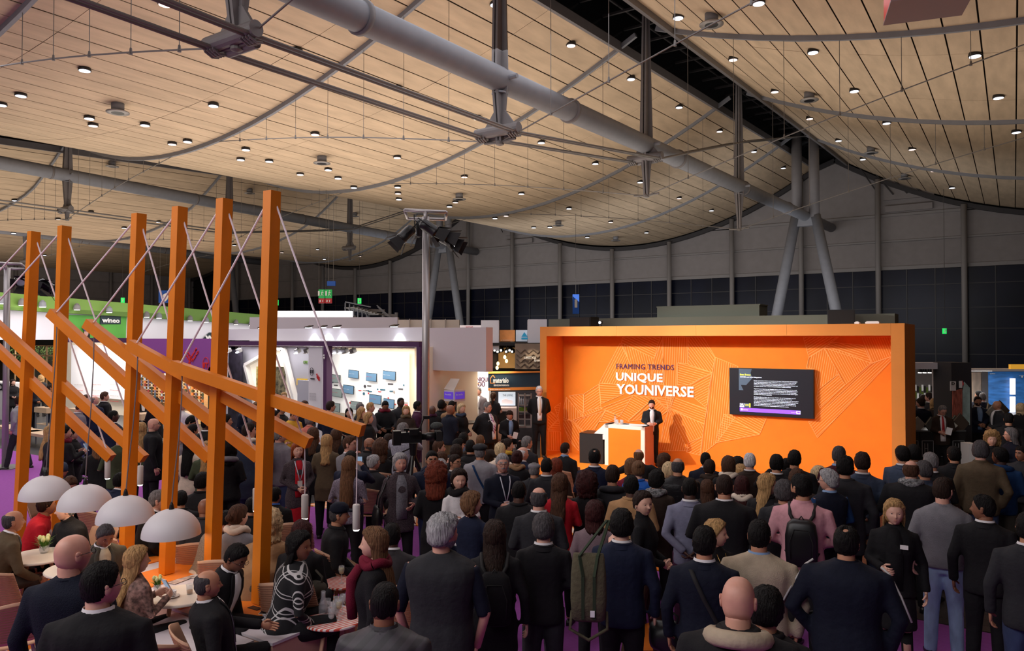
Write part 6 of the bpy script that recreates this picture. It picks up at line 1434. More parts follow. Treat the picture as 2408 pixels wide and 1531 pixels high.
    if top == 'suit' and facing:
        vz = [1.50,1.44,1.36,1.28,1.20,1.12]
        sm2 = cloth_m(ex.get('shirt', 'white'))
        ribbon([(0, z, s_) for z, s_ in zip(vz+[1.0,.93], (.6,1.1,1.25,1.25,1.15,1.05,.95,.9))], .115, 'shirt_front', sm2, off=.004)
        for s in (-1, 1): ribbon([(s*(.03+.055*s_), z, 1.0 if z < 1.45 else .6) for z, s_ in zip(vz, (.5,1.0,1.0,.9,.75,.62))], .045, 'lapel', mt, off=.009)
        if 'tie' in ex: ribbon([(0,1.495,.7),(0,1.47,.55),(0,1.38,.8),(0,1.25,1.0),(0,1.12,1.15),(0,1.06,.4)], .055, 'tie', mat('tie_'+ex['tie'], CLR.get(ex['tie'], (120,70,120)), .6) if ex['tie'] != 'stripe' else stripes('striped_tie', (150,80,150), (216,196,206), 22, (0,.8,0)), off=.011)
    if 'open' in ex: ribbon([(0,1.49,.5),(0,1.40,.9),(0,1.25,1.0),(0,1.05,1.0),(0,.92,.9)], .15, 'inner_top', mat('grey_mottled', (112,112,120), .9, noise=.3, nscale=60) if ex['open'] == 'mot' else cloth_m(ex['open'] or 'white'), off=.006)
    if 'lan' in ex:
        for s in (-1, 1): ribbon([(s*.065,1.485,1),(s*.06,1.42,1),(s*.035,1.30,1),(s*.006,1.18,1)], .014, 'lanyard', M_strap, off=.014)
        c = MB(); q = onbody(0,1.13,off=.02); c.obox(q, (.075,.006,.10)); c.build('name_badge', M_white, root)
    if 'badge' in ex: c = MB(); q = onbody(-.08 if ex['badge'] != 'r' else .085,1.34,off=.014); c.obox(q, (.07,.006,.04)); c.build('name_badge', M_white, root)
    if 'pend' in ex:
        for s in (-1, 1): ribbon([(s*.05,1.47,1),(s*.03,1.36,1),(0,1.27,1)], .004, 'necklace', mat('gold', (190,150,80), .3, .8), off=.012)
        c = MB(); c.ball(onbody(0,1.25,off=.016), .012, 8, 6); c.build('pendant', mat('gold', (190,150,80), .3, .8), root)
    if 'stripe' in ex:
        c = MB()
        for s, shd, el, wt, nm in W: c.tube([shd+Vector((s*.01,.0,.075)), shd+Vector((s*.065,.0,.03)), shd+(el-shd)*.4+Vector((s*.083,.0,0)), el+Vector((s*.07,0,0))], .008, 6)
        c.build('sleeve_stripe', mat('pale_stripe', (190,186,184), .7), root, True)
    # ---- things carried: top-level
    Mw = Matrix.Translation((p.x,p.y,z0)) @ Matrix.Rotation(rz, 4, 'Z') @ Matrix.Scale(sc, 4)
    def world(mb, name, m_, lab, cat, smooth=False, parts=None):
        mb.v = [tuple(Mw @ Vector(v)) for v in mb.v]; c0 = Vector(mb.v[0]); o = mb.build(name, m_, None, smooth)
        tag(o, lab, cat); return o
    short_l = ' '.join(label.split()[:8]).rstrip(','); 
    if 'bp' in ex:
        c = MB(); rg = []
        for z, w_, d_ in ((.98,.10,.05),(1.0,.13,.08),(1.10,.14,.095),(1.25,.14,.09),(1.36,.12,.07),(1.40,.08,.04)):
            rg.append([onbody(0, z, True, .055)+Vector((w_*np.sign(math.cos(a))*abs(math.cos(a))**.6, d_*.9*np.sign(math.sin(a))*abs(math.sin(a))**.6+.04, 0)) for a in np.linspace(0, 2*PI, 16, endpoint=False)])
        c.rings(rg); o = world(c, 'backpack', M_blk2 if ex['bp'] != 'fur' else cloth_m('blk','knit'), 'black %sbackpack worn by %s' % ('furry ' if ex['bp'] == 'fur' else '', short_l), 'backpack', True)
        iM = Mw
        for s in (-1, 1):
            q = MB(); q.tube([onbody(s*.06,1.36,True,.05), onbody(s*.10,1.42,True,.02), Ush((s*.11,.03,1.50)), Ush((s*.115,-.07,1.45)), onbody(s*.12,1.30,False,.01), Ush((s*.17,.02,1.10)), onbody(s*.10,1.02,True,.03)], .016, 6); q.v = [tuple(Mw @ Vector(v)) for v in q.v]; q.build('strap', M_blk, o, True)
        q = MB(); q.tube([onbody(-.09,1.05,True,.185), onbody(-.10,1.2,True,.20), onbody(-.06,1.32,True,.17), onbody(.06,1.32,True,.17), onbody(.10,1.2,True,.20), onbody(.09,1.05,True,.185)], .004, 5); q.tube([onbody(-.03,1.385,True,.10), onbody(0,1.43,True,.11), onbody(.03,1.385,True,.10)], .007, 5); q.v = [tuple(Mw @ Vector(v)) for v in q.v]; q.build('zip', M_blk, o, True)
    for key in ('bagl','bagr'):
        if key in ex:
            s = 1 if key == 'bagl' else -1; bc = ex[key] or 'black'; c = MB(); zb_ = .82; x_ = s*.30*wd
            rg = [[Vector((x_+w_*math.cos(a)*.5, .03+d_*math.sin(a), z)) for a in np.linspace(0, 2*PI, 14, endpoint=False)] for z, w_, d_ in ((zb_,.10,.13),(zb_+.03,.14,.16),(zb_+.14,.13,.17),(zb_+.24,.08,.15),(zb_+.26,.03,.13))]
            c.rings([[v for v in r] for r in rg]); m_ = M_blk2 if bc == 'black' else cloth_m(bc) if bc in CLR else M_blk2
            o = world(c, 'shoulder_bag', m_, '%s shoulder bag carried by %s' % (bc if bc != 'blk' else 'black', short_l), 'bag', True)
            q = MB(); q.tube([Vector((x_,-.08,zb_+.22)), Vector((x_-s*.02,-.06,1.2)), Ush((s*.15,-.02,1.47)), Ush((s*.15,.04,1.47)), Vector((x_-s*.02,.12,1.2)), Vector((x_,.14,zb_+.22))], .010, 6); q.v = [tuple(Mw @ Vector(v)) for v in q.v]; q.build('strap', m_, o, True)
    if 'xstrap' in ex:
        bs = math.cos(math.radians(ab)) < 0; s = -1 if ex['xstrap'] == 'r' else 1
        ribbon([(s*.10,1.465,1),(s*.06,1.38,1),(0,1.25,1),(-s*.08,1.10,1),(-s*.14,.98,1)], .035, 'cross_strap', {'blue': cloth_m('tealb')}.get(ex['xstrap'], M_blk), back=bs, off=.006, thick=.006)
    hw = {nm: wt+(wt-el).normalized()*.07 for s, shd, el, wt, nm in W}
    hA = W[0][3]+(W[0][3]-W[0][2]).normalized()*.08; hB = W[1][3]+(W[1][3]-W[1][2]).normalized()*.08
    if 'phone' in ex:
        c = MB(); q = (hA+hB)/2 if arms in ('photo','phone','read') else hA; R = Matrix.Rotation(-.5 if arms != 'photo' else 0, 3, 'X'); q = q+Vector((0,-.02,.04))
        dims = (.075,.009,.15) if arms != 'photo' else (.15,.009,.08); c.obox(q, dims, R); o = world(c, 'phone', M_blk2 if ex['phone'] != 'w' else M_white, 'smartphone held by '+short_l, 'phone')
        c = MB(); c.obox(q+R @ Vector((0,.006,0)), (dims[0]*.9,.002,dims[2]*.88), R); c.v = [tuple(Mw @ Vector(v)) for v in c.v]; c.build('phone_screen', mat('phone_glow', (140,170,200), .4, emit=.5), o)
    if 'paper' in ex:
        c = MB(); q = hA+Vector((0,-.03,-.08 if arms.startswith(('down','hang')) else .05)); R = Matrix.Rotation(.25, 3, 'Y'); big = .22 if ex['paper'] != 's' else .12; c.obox(q, (big,.012,big*1.35), R); c.obox(q+Vector((0,-.009,0)), (big*.98,.004,big*1.33), R)
        pm2 = {'mag': mat('cover_print', (120,150,170), .5, noise=.6, nscale=12), 'dark': mat('dark_folder', (50,54,56), .5)}.get(ex['paper'], M_paper); world(c, 'brochure', pm2, '%s held by %s' % ({'mag':'glossy magazine','dark':'dark folder'}.get(ex['paper'], 'white papers'), short_l), 'brochure')
    if 'glass' in ex:
        c = MB(); q = hA+Vector((0,-.01,-.03)); c.lathe(q, [(.028,0),(.034,.10),(.031,.10),(.025,.01)], 14); world(c, 'drinking_glass', mat('drink_pink', (180,110,90), .1, trans=.6), 'drinking glass held by '+short_l, 'glass', True)
    # a chair for everyone who sits on one
    if sit and 'nochair' not in ex:
        cx_ = Mw @ (Vector((0,.0,0))+shift)
        shell_chair(cx_.x, cx_.y, rz, z0, 'pale plywood chair under '+short_l, sc=min(1.08, sc), low=.43)
    return root
CH = {}
M_ply = mat('chair_plywood', (206,160,130), .55, noise=.06, nscale=8)
M_groove = mat('chair_groove', (150,104,84), .6)
def shell_chair(x, y, rz, z0, label, sc=1, low=.43, simple=False):
    if 'c' not in CH:
        # seat and curved back of one plywood shell
        def sheet(P, th):  # grid of points -> solid
            b = MB(); n = len(P); m_ = len(P[0]); top = [p for r in P for p in r]; bot = [Vector(p)+Vector(th) for p in top]
            b.v = [tuple(p) for p in top]+[tuple(p) for p in bot]; k = n*m_
            for i in range(n-1):
                for j in range(m_-1):
                    a = i*m_+j; b.f.append((a,a+1,a+m_+1,a+m_)); b.f.append((k+a,k+a+m_,k+a+m_+1,k+a+1))
            for i in range(n-1): b.f.append((i*m_,(i+1)*m_,k+(i+1)*m_,k+i*m_)); b.f.append((i*m_+m_-1,k+i*m_+m_-1,k+(i+1)*m_+m_-1,(i+1)*m_+m_-1))
            for j in range(m_-1): b.f.append((j,k+j,k+j+1,j+1)); q = (n-1)*m_; b.f.append((q+j,q+j+1,k+q+j+1,k+q+j))
            b.m = [0]*len(b.f); return b
        S = [[Vector((u*(.23+.03*math.sin(v*3)), -.26+.46*v, .43+.02*u*u-.02*math.sin(v*PI))) for u in np.linspace(-1, 1, 7)] for v in np.linspace(0, 1, 6)]
        Bk = [[Vector((math.sin(a)*.30*(1-.10*v), .13+.15*v+.14*(math.cos(a)-.4), .47+.42*v-.05*v*abs(math.sin(a))**2)) for a in np.linspace(-1.25, 1.25, 11)] for v in np.linspace(0, 1, 7)]
        CH['seat'] = sheet(S, (0,0,-.012)); CH['back'] = sheet(Bk, (0,.012,.0))
        gv = MB()
        for v in np.linspace(.08, .92, 15):
            for a0, a1 in zip(np.linspace(-1.2, 1.2, 9)[:-1], np.linspace(-1.2, 1.2, 9)[1:]):
                f = lambda a, o: Vector((math.sin(a)*(.30*(1-.10*v)+o), .13+.15*v+.14*(math.cos(a)-.4)+o*math.cos(a), .47+.42*v-.05*v*abs(math.sin(a))**2))
                gv.bar(f(a0,.016), f(a1,.016), .004, .008)
        CH['groove'] = gv
        for i, (sx, sy) in enumerate(((-1,-1),(1,-1),(1,1),(-1,1))): b = MB(); b.tube([(sx*.15,sy*.13,.42),(sx*.23,sy*.22,0)], .011, 6); CH['leg%d' % i] = b
        CH['c'] = 1; CH['me'] = {}
    e = tag(empty('shell_chair', (x, y, z0), rz), label, 'chair', 'plywood shell chairs'); e.scale = (sc, sc, sc)
    for k, nm, m_, sm in (('seat','seat',M_ply,1),('back','backrest',M_ply,1),('groove','backrest_grooves',M_groove,0),('leg0','leg',M_vent,0),('leg1','leg',M_vent,0),('leg2','leg',M_vent,0),('leg3','leg',M_vent,0)):
        if k in CH['me']: o = bpy.data.objects.new(nm, CH['me'][k]); COL.objects.link(o); o.parent = e
        else: o = CH[k].build(nm, m_, e, bool(sm)); CH['me'][k] = o.data
        if k == 'groove': o['kind'] = 'stuff'
    return e
def bake():
    for o, v, sm in BAKE:
        r = o.modifiers.new('r', 'REMESH'); r.mode = 'VOXEL'; r.voxel_size = v; r.use_smooth_shade = True
        s = o.modifiers.new('s', 'SMOOTH'); s.factor = .5; s.iterations = sm
    dg = bpy.context.evaluated_depsgraph_get(); new = []
    for o, v, sm in BAKE: new.append(bpy.data.meshes.new_from_object(o.evaluated_get(dg)))
    for (o, v, sm), me in zip(BAKE, new):
        o.modifiers.clear(); old = o.data; mts = list(old.materials); o.data = me; me.name = o.name
        me.materials.clear()
        for x in mts: me.materials.append(x)
        bpy.data.meshes.remove(old)
PEOPLE = '''
168 1258 1.98 T 150 118 bald gry pk swt dnavy djean down gl,w:1.05|bald man with dark glasses in a navy sweater, front left
235 1329 1.93 T 158 118 crop blk lt suit black black down gl,w:1.14|black haired man with glasses in a charcoal suit, bottom left
322 1284 1.36 S 120 100 long bl lt blouse pattern black phone/phone f,phone:w,lean:5|blonde woman in a patterned blouse looking at a phone
487 1336 1.36 S 100 95 ring dgr tn suit black black table/down lean:-8,w:1.1|seated older man in a black suit reaching along the bench
547 1262 1.40 S 60 50 short blk br suit black black lap gl,pit:30,lean:22,nochair|young man in black suit bending over his phone on the bench
243 1223 1.33 S 15 20 crop dgr br suit dkh black lap pit:30,lean:14,shirt:beige|man in a brown tweed suit reading at the round table
34 1190 1.38 S 100 95 ring dgr tn suit olive dbrn table lean:22|older man in a brown jacket leaning on the left table
112 1156 1.36 S 85 100 short dbr tn shirt red char table lean:24|man in a bright red shirt behind the leftmost dome lamp
154 1168 1.36 S -60 -88 crop gry lt swt black black table lean:20,turt|grey haired man in black leaning left under the dome lamps
164 1112 1.34 S 20 10 bun br lt coat blk black lap f,pit:35,lean:10|woman with brown hair looking down above the leftmost dome lamp
142 1086 1.30 S 60 70 crop dbr tn coat char black lap beanie:slate|person in a dark blue knitted cap behind the leftmost dome
285 1106 1.36 S 130 120 crop blk tn suit navy navy lap lean:20|seated man in a navy suit right of the second post
374 1146 1.34 S 100 85 crop gry lt suit black black lap lean:20,gl|seated man with short grey hair and glasses beside the third post
425 1153 1.30 S 180 175 short blk tn coat black black lap|seated person with round black hair left of the fifth post
476 1111 1.38 S 160 150 thick blk tn coat black black lap|dark coated person with thick black hair left of the fifth post
482 1168 1.32 S 170 150 bald - br coat char black lap|bald man in dark coat half hidden by the fifth post
516 1190 1.32 S 120 90 thick blk lt cardi cream_knit cream lap f,pit:35,lean:24,nochair|woman in a cable knit cardigan bending beside the fifth post
560 1184 1.36 S 160 130 bun br lt swt grey char lap f,scarf:cream|woman with a messy brown bun and cream scarf, seated
634 1201 1.36 S 165 175 curl pbl lt cape tan cream lap f,nochair|woman with blonde curls in a brown cape behind the rightmost post
646 1144 1.34 S 170 150 crop blk br suit black black lap col:pblue|seated man in a black suit right of the rightmost post
593 1168 1.34 S 150 140 crop blk tn coat black black lap|dark seated person between the two rightmost posts
706 1246 1.42 S 100 60 wave blk br dress plaid black lap f,w:1.22,nochair,lean:14|dark haired woman in a black dress with white checks
710 1222 1.36 S 160 170 long dred tn coat black black lap f|woman with dark red hair behind the checked dress
798 1182 1.40 S 90 88 crop dgr tn coat black black lap cap:dnavy,lean:10|seated old man in a navy cap and black coat
880 1245 1.78 T -100 -98 long lbr lt swt black black hang f,scarf:burg,tail,paper,hl:1.1|woman with long brown hair and a burgundy scarf
905 1374 1.82 T 165 168 buzz blk br jkt quilt black down w:1.1|black haired man in a grey quilted jacket, bottom centre
922 1228 1.40 S 170 178 crop blk dk suit dkplaid black lap w:1.05|seated dark skinned man in a dark plaid jacket
1040 1216 1.95 T 165 125 spiky lgr pk vest char djean hang slv:dnavy,half,beard,w:1.18|grey haired bearded man in a charcoal vest and short sleeves
1107 1160 1.70 T 160 110 bob lbr lt dress navy navy front f,hl:.7|woman with a short brown bob in a navy dress
1163 1229 1.74 T 180 178 long dbr lt coat black black down f,bp:fur,hl:1.45|woman with very long dark hair and a furry backpack
1278 1214 1.74 T 180 180 thick dgr lt suit black char front w:.95|person with greying dark hair in black, centre front
1267 1147 1.76 T 178 176 ring dgr pk suit char char front|balding man in a dark grey suit with a white collar
1462 1205 1.80 T 178 180 thick blk lt suit navy black strap/down w:1.02|black haired man in navy with an olive tote bag
1398 1182 1.66 T 180 175 bob dred lt swt mauve black front f,hl:1.2|woman with a dark red bob in a mauve sweater
1513 1157 1.76 T 80 35 bun dbr lt swt blk brown front f,turt,ear,step:.16|dark haired woman in a black roll neck glancing sideways
1622 1125 1.80 T 178 180 buzz blk dk suit lilac plum back w:.95|slim man in a lilac grey suit seen from behind
1703 1118 1.84 T 180 178 buzz dbr tn swt black black front col:white,w:1.22|broad man in a black sweater with a white collar
1682 1227 1.66 T 40 80 bob bl lt blouse blk black down f,pend,hl:.7|blonde woman in black with a round pendant
1656 1244 1.78 T 180 178 short blk tn suit dnavy black down w:1.05,xstrap:k|black haired man in navy with a dark shoulder strap
1735 1358 1.98 T 180 172 bald - pk coat black black down hood:beige,w:1.15|bald man in a black coat with a beige hood, bottom right
1802 1391 1.76 T 175 170 thick blk tn coat black black down|black haired person beside the bald man at the bottom
1785 1228 1.82 T 175 172 crop blk tn swt beige black down col:lblue,w:1.2|man with short black hair in a beige sweater
1886 1119 1.86 T 178 -140 crop blk tn shirt pink black front beard,bp,w:1.08|bearded man in a pink shirt with a black backpack
1990 1242 1.84 T 178 172 spot blk tn jkt dnavy djean pocket/down stripe,w:1.28,paper:dark|balding man in a navy jacket with a pale sleeve stripe
2102 1178 1.72 T 0 8 long bl lt jkt blk black down/read f,badge:r,skirt,ear,open:blk,hl:.6|blonde woman in a black blazer facing the camera
2216 1127 1.84 T 180 158 crop dbr pk swt grey jean down gl,w:1.04,short|man in a grey sweater and light blue jeans
2316 1168 1.76 T 175 -105 crop blk br suit black black down|dark haired man in a black suit with his head turned left
2418 1212 1.80 T 180 180 short blk tn suit char djean down|man in a dark grey suit cut by the right edge
1949 1108 1.70 T -150 -105 curlyshort lgr pk vest dnavy black front slv:tealb,gl,col:lblue|grey curly haired man with glasses in a navy vest
1987 1078 1.84 T 178 178 spiky blk tn coat char black down w:1.12|spiky haired man in a long dark coat
2028 1067 1.84 T 180 182 short dbr tn suit slate slate back|man in a slate blue suit with hands behind his back
2142 1084 1.80 T 180 178 ring br pk coat black black front scarf:check,w:1.2|balding man in a black coat with a checked scarf
2175 1087 1.74 T 170 -150 short dgr tn jkt slate black front|dark haired man in a blue jacket behind the checked scarf
2124 1052 1.80 T 160 -150 short blk tn suit slate black cross|dark haired man with folded arms at the right stage edge
2149 1050 1.76 T 175 175 thick blk tn suit dnavy black front|second dark head at the right stage edge
2190 1067 1.72 T 175 -140 crop gry tn suit black black front|grey haired man in a black suit before the H plinths
2244 1053 1.74 T 178 -160 short blk tn jkt black djean cross|black haired man in a black jacket before the H plinths
2306 1041 1.84 T 175 178 thick dgr pk jkt olive djean down/pocket w:1.05|man with grey brown hair in an olive brown jacket
2354 1055 1.76 T 170 -125 short blk dk jkt tealb dkh front hood|dark skinned man in a blue hooded jacket
2333 1019 1.66 T 10 5 bigcurl bl lt coat black black front f,hl:.8|woman with blonde curls facing the camera at the right
2377 1008 1.72 T -60 -85 long gry lt jkt dnavy black read f,gl,phone|woman with long grey hair and glasses facing left
2403 1052 1.62 T -20 -40 short blk br jkt char black front|dark haired person cut by the right edge
1803 1117 1.72 T 160 115 long bl lt coat black black front f,gl,hl:.9|woman with long blonde hair and glasses looking right
1844 1134 1.66 T 175 175 curlyshort dgr tn coat char black front|man with dark grey wavy hair beside the pink shirt
1745 1123 1.64 T 178 178 long dred lt coat blk black front f,scarf:cream|woman with long dark red hair and a pale scarf
1594 1078 1.76 T 178 176 ring dgr tn puff black black front w:1.15|balding man in a black quilted puffer jacket
1573 1086 1.38 S 178 178 bob pbl lt swt red black lap f,hl:.6|seated woman with pale blonde hair in a red top
1561 1065 1.40 S 165 140 bob br lt coat char black lap f,gl,hl:.8|seated woman with a brown bob and glasses below the lectern
1543 1110 1.68 T 178 160 thick blk lt coat dbrn black front scarf:check,f|dark haired person with a black and white checked scarf
1484 1122 1.70 T 180 180 short blk dk coat camel black front w:1.05|man in a camel coat seen from behind
1501 1087 1.64 T 178 178 up lbr lt puff pblue black front f|woman with pinned brown hair in a bright blue puffer
1440 1098 1.72 T 178 172 short dbr tn swt char black front hood:char,w:1.1|man in a dark grey hooded sweater, centre
1380 1118 1.66 T 180 180 bigcurl dred lt coat black black front f,hl:.6|woman with dark red curls in black
1398 1058 1.72 T 180 178 spot blk tn suit navy black front|balding man in a navy suit left of the black plinth
1502 1053 1.36 S 180 178 ring lbr pk suit black black wide|bald man in the front row with spread arms
1484 1077 1.40 S 180 175 bob lbr lt blouse burg black lap f,hl:.7|woman with light brown bob behind the spread arms man
1659 1063 1.36 S 178 178 crop blk tn suit dnavy black lap w:1.1|seated black haired man in navy in the front row
1668 1079 1.44 S 178 170 crop dbr tn coat black black lap scarf:dbrn|seated man with a brown scarf in the second row
1713 1076 1.66 T 178 178 bob br lt coat black black front f,scarf:cream,hl:.8|woman with a brown bob and cream scarf
1735 1073 1.40 S 178 178 bob blk lt coat black black lap f|seated black haired woman behind the cream scarf
1742 1091 1.40 S 178 178 bob bl lt coat black black lap f|small blonde head beside the white haired man
1763 1069 1.62 T 178 178 short wht pk suit dbrn black front|white haired man in a dark brown suit
1826 1072 1.68 T 178 178 short blk tn suit black black photo/front phone|black haired man raising a phone before the stage
1848 1080 1.60 T 176 150 crop blk tn jkt char black front col:white|head with white collar behind the raised phone
1868 1062 1.74 T 178 178 short blk tn coat black black front w:1.1|broad man in black right of the raised phone
1873 1107 1.66 T 178 160 thick br lt coat dbrn black front|person with thick brown hair behind the pink shirt
1924 1095 1.44 S 178 150 bob pbl lt coat black black lap f,hl:.6|small blonde woman right of the black coats
1972 1052 1.78 T 178 165 crop dgr tn swt dburg black front col:lblue|man with sleek grey hair in a burgundy sweater
1663 1131 1.56 T 178 178 long br lt coat black black front f|small woman with long brown hair left of the black sweater
1182 1070 1.76 T 20 8 short lgr pk swt dnavy black read mous,gl,lan,col:mauve|grey haired man with moustache, glasses and white lanyard
1220 1133 1.70 T 175 172 buzz blk dk coat black black front|man with thinning black hair in a black coat
1316 1118 1.70 T 175 165 wave br lt dress red red read f,paper:mag,hl:1.1|woman in a red dress with long wavy hair holding a magazine
1285 1080 1.64 T 178 172 crop blk tn suit char black front|dark haired man in a grey suit, centre
1256 1091 1.50 T 178 178 crop gry tn coat char black front flat:grey|man in a grey flat cap
1216 1062 1.60 T 178 172 up dred lt coat black black front f,scarf:tan|woman with piled up hair and a beige scarf
1307 1077 1.40 S 178 172 wave aub lt coat dbrn black lap f|seated woman with long auburn hair
1080 1106 1.74 T 30 12 bob dbr lt blouse white black cross f,scarf:black,ear,hl:.55|woman in white with folded arms and dark curls
1026 1097 1.72 T 175 170 bigcurl aub lt coat black black front f,hl:1.0|woman with big auburn curls seen from behind
1015 1063 1.72 T -10 10 crop blk tn jkt navy djean down beard,gl,w:1.1,hood|bearded man with glasses in a navy jacket
1070 1071 1.66 T 60 50 crop dbr tn suit char black front gl|man with glasses looking right beside the auburn curls
1129 1047 1.70 T 175 172 crop gry tn polo lgrey black chin/front beret:char,xstrap:blue,w:1.1|man in a dark beret and pale grey top
941 1069 1.72 T 10 15 bob lgr pk cardi boucle black hip/down f,open:mot,hl:.7,bagr|smiling grey haired woman in a grey cardigan
1037 1063 1.40 S 178 150 thick br lt coat char black lap|brown haired seated person left of the glasses man
1036 1079 1.38 S 178 178 bob lgr lt coat grey black lap f|small grey haired head beside the auburn curls
1033 1034 1.40 S 90 95 short br pk swt mgrey black chin|seated man resting his chin on his hand
1129 1020 1.44 S 178 178 buzz lbr pk suit dbrn black wide|man with shaved head stretching his arm
1073 1045 1.44 S 178 178 curlyshort dbr lt coat black black lap|seated person with dark wavy hair, centre left
1077 1031 1.40 S 170 110 thick blk lt coat black black lap|seated black haired person turning right
1106 1034 1.38 S 178 178 short blk tn coat black black lap|small dark head left of the shaved man
1090 1017 1.40 S 178 178 curlyshort blk tn puff slate black lap|dark curly head behind the blonde standing woman
1176 1042 1.38 S 178 178 spiky pbl lt coat cream black lap f|seated woman with spiky blonde hair
1193 1030 1.40 S 150 100 up dbr lt coat black black lap f,scarf:must|seated woman with a mustard scarf looking right
1239 1025 1.42 S 150 120 short gry pk suit char black lap|seated grey haired man in a charcoal suit
1228 1048 1.40 S 160 120 ring wht pk suit navy black lap w:1.1|seated old man with a pinkish bald head in navy
1329 1040 1.32 S 160 140 crop dbr lt swt black black lap col:lblue,z:.0|person in black sitting at the foot of the stage
1268 911 1.86 T 5 5 short wht pk suit black black back z:.16,shirt:white,tie:cream,gl,lean:0,d:19.6|tall white haired man standing at the left stage edge
1199 961 1.40 S 20 0 short dbr pk suit black black read shirt:lblue,pit:30,lean:14,paper:s|young man in a black suit and blue shirt reading on a stool
1146 947 1.78 T 40 60 crop gry pk suit black black back tie:stripe,gl,badge,w:1.2,belly|heavy man in a dark suit with a violet striped tie
1125 912 1.78 T -15 -20 short gry pk suit mgrey black down/point lan|man in a grey suit pointing up in the cream stand
1160 923 1.70 T 170 170 pony br lt blouse char dburg front f|woman with a ponytail before the sofa screen
1085 951 1.72 T 60 40 long pbl lt coat black black front f,scarf:slate,hl:.8|smiling blonde woman in black with a bag
1059 952 1.76 T 130 85 bald - br jkt dnavy olive front|bald man in a navy jacket facing the blonde woman
1043 949 1.66 T 110 90 up blk br jkt white black front f|dark haired woman partly behind the bald navy man
1015 952 1.72 T 20 20 bald - dk jkt black black read scarf:plum,pit:25,phone|dark skinned bald man looking down at a tablet
1038 943 1.74 T 170 170 thick blk dk coat black black front|person with black hair right behind the tablet reader
1062 943 1.78 T 170 150 buzz blk br jkt tan black front|dark skinned man behind the bald navy man
982 945 1.74 T 90 90 short blk dk suit plum plum front|dark man half hidden by the lighting pole
955 956 1.66 T 5 0 bob bl lt coat dbrn black read f,scarf:olive,hl:.7|blonde woman with a brown scarf at the high tables
942 936 1.78 T 20 40 buzz blk dk jkt char black front|tall dark skinned man in grey at the display board
905 942 1.76 T 10 10 crop blk br coat black black table hood,scarf:burg,pit:25|man in a black hooded coat leaning on the high table
947 998 1.74 T 165 150 thick gry pk shirt checks black photo w:1.05|cameraman in a checked shirt behind a big video camera
914 1019 1.42 S 150 140 short dbr tn coat black black lap|seated dark haired man left of the cameraman
869 1026 1.44 S 120 60 bald - br coat black black lap beard,gl|seated bald bearded man with glasses
894 1037 1.44 S 170 165 bigcurl br lt coat black black lap f,hl:.8|seated woman with brown curls left of the camera
878 1068 1.38 S 160 120 up lgr pk coat char black lap f,gl|seated white haired woman with glasses
825 1064 1.72 T 165 165 short blk tn suit navy black photo phone|man in navy photographing with both hands up
822 1027 1.80 T 140 70 crop br pk suit grey grey chin/down gl|man in a grey suit with glasses raising a hand to his mouth
820 1076 1.68 T 165 165 long lbr lt blouse tweed black front f,hl:1.3|woman with very long brown hair in a tweed top
791 1010 1.72 T 165 160 wave br lt coat black black front f|woman with glossy brown hair beside the grey suit
768 1025 1.66 T 170 170 wave bl lt coat olive black front f|woman with dark blonde hair left of the glossy brown hair
736 1008 1.76 T 175 172 wave br lt coat black black front f,hl:.9|woman with brown hair in a black fluffy coat
700 1043 1.68 T 15 15 wave red lt cardi boucle red front f,open:red,lan,hl:.9,skirt|red haired young woman in a red dress and grey cardigan
658 1008 1.80 T 140 95 short gry pk jkt mgrey djean chin/front gl|grey haired man in a light grey jacket with glasses
640 1009 1.74 T 175 175 bigcurl dred lt blouse mauve black front f,hl:.6|woman with dark curls behind the rightmost post
688 961 1.76 T 40 60 crop br tn swt yel char read pit:30,col:mauve,paper:s|man in a yellow sweater reading a leaflet
728 976 1.64 T 150 -160 bob gry lt cardi coral black front f,hl:.6|grey haired woman in a coral cardigan
716 944 1.80 T 30 40 crop br pk jkt dnavy black front col:mauve|man behind the coral cardigan at the grey pillar
646 967 1.70 T 150 80 short blk tn coat black black front|dark haired man just right of the rightmost post
662 951 1.74 T 60 80 short blk tn coat black black front gl|man with glasses behind the yellow sweater
668 924 1.68 T 5 0 bob bl lt cape white black front f,scarf:black|blonde woman standing in the white niche
777 945 1.82 T 150 110 short dbr pk suit navy black front gl|man in a navy suit at the purple pillar
821 961 1.66 T 5 5 long blk lt blouse blk black front f,hl:.8|black haired woman in black facing the camera
850 961 1.68 T 100 80 wave bl lt coat dbrn black front f,hl:.7|blonde woman looking right at the high tables
866 972 1.70 T 110 85 bob bl lt coat blk black read f,hl:.9|blonde woman in black leaning to the high table
847 950 1.68 T 60 30 bob gry lt coat char black front f,gl|person with glasses behind the blonde women
871 948 1.72 T 80 90 crop bl pk jkt mgrey black front|man with sandy hair at the white display board
595 973 1.78 T 120 100 crop gry br coat black black front gl|dark man with glasses left of the rightmost post
577 945 1.74 T 60 40 crop dgr tn coat dnavy black front scarf:cream|man in a navy coat with a pale fur collar
602 945 1.70 T 10 15 long lbr lt coat char black front f,pit:20|woman with light brown hair smiling between the posts
584 997 1.90 T 160 100 crop dbr pk coat slate djean front scarf:cream,w:1.15|big man in a dark blue coat with a cream scarf
532 977 1.80 T 110 90 short blk tn swt blue black front col:lblue|man in a blue sweater right of the fifth post
537 1038 1.72 T 165 165 bigcurl blk lt jkt blk black front f,hood:grey,hl:.9|woman with black curls in a black leather jacket
487 981 1.84 T 130 90 crop blk dk suit black black front|tall dark skinned man in a black suit left of the fifth post
445 1031 1.66 T 165 160 long blk lt dress cream cream front f,hl:1.25|woman with long black hair in a cream dress
453 1000 1.68 T 150 120 short blk tn suit char black front|man with smooth black hair by the fourth post
442 977 1.78 T 120 80 short blk tn coat black black front pit:30|dark haired man bending his head by the fourth post
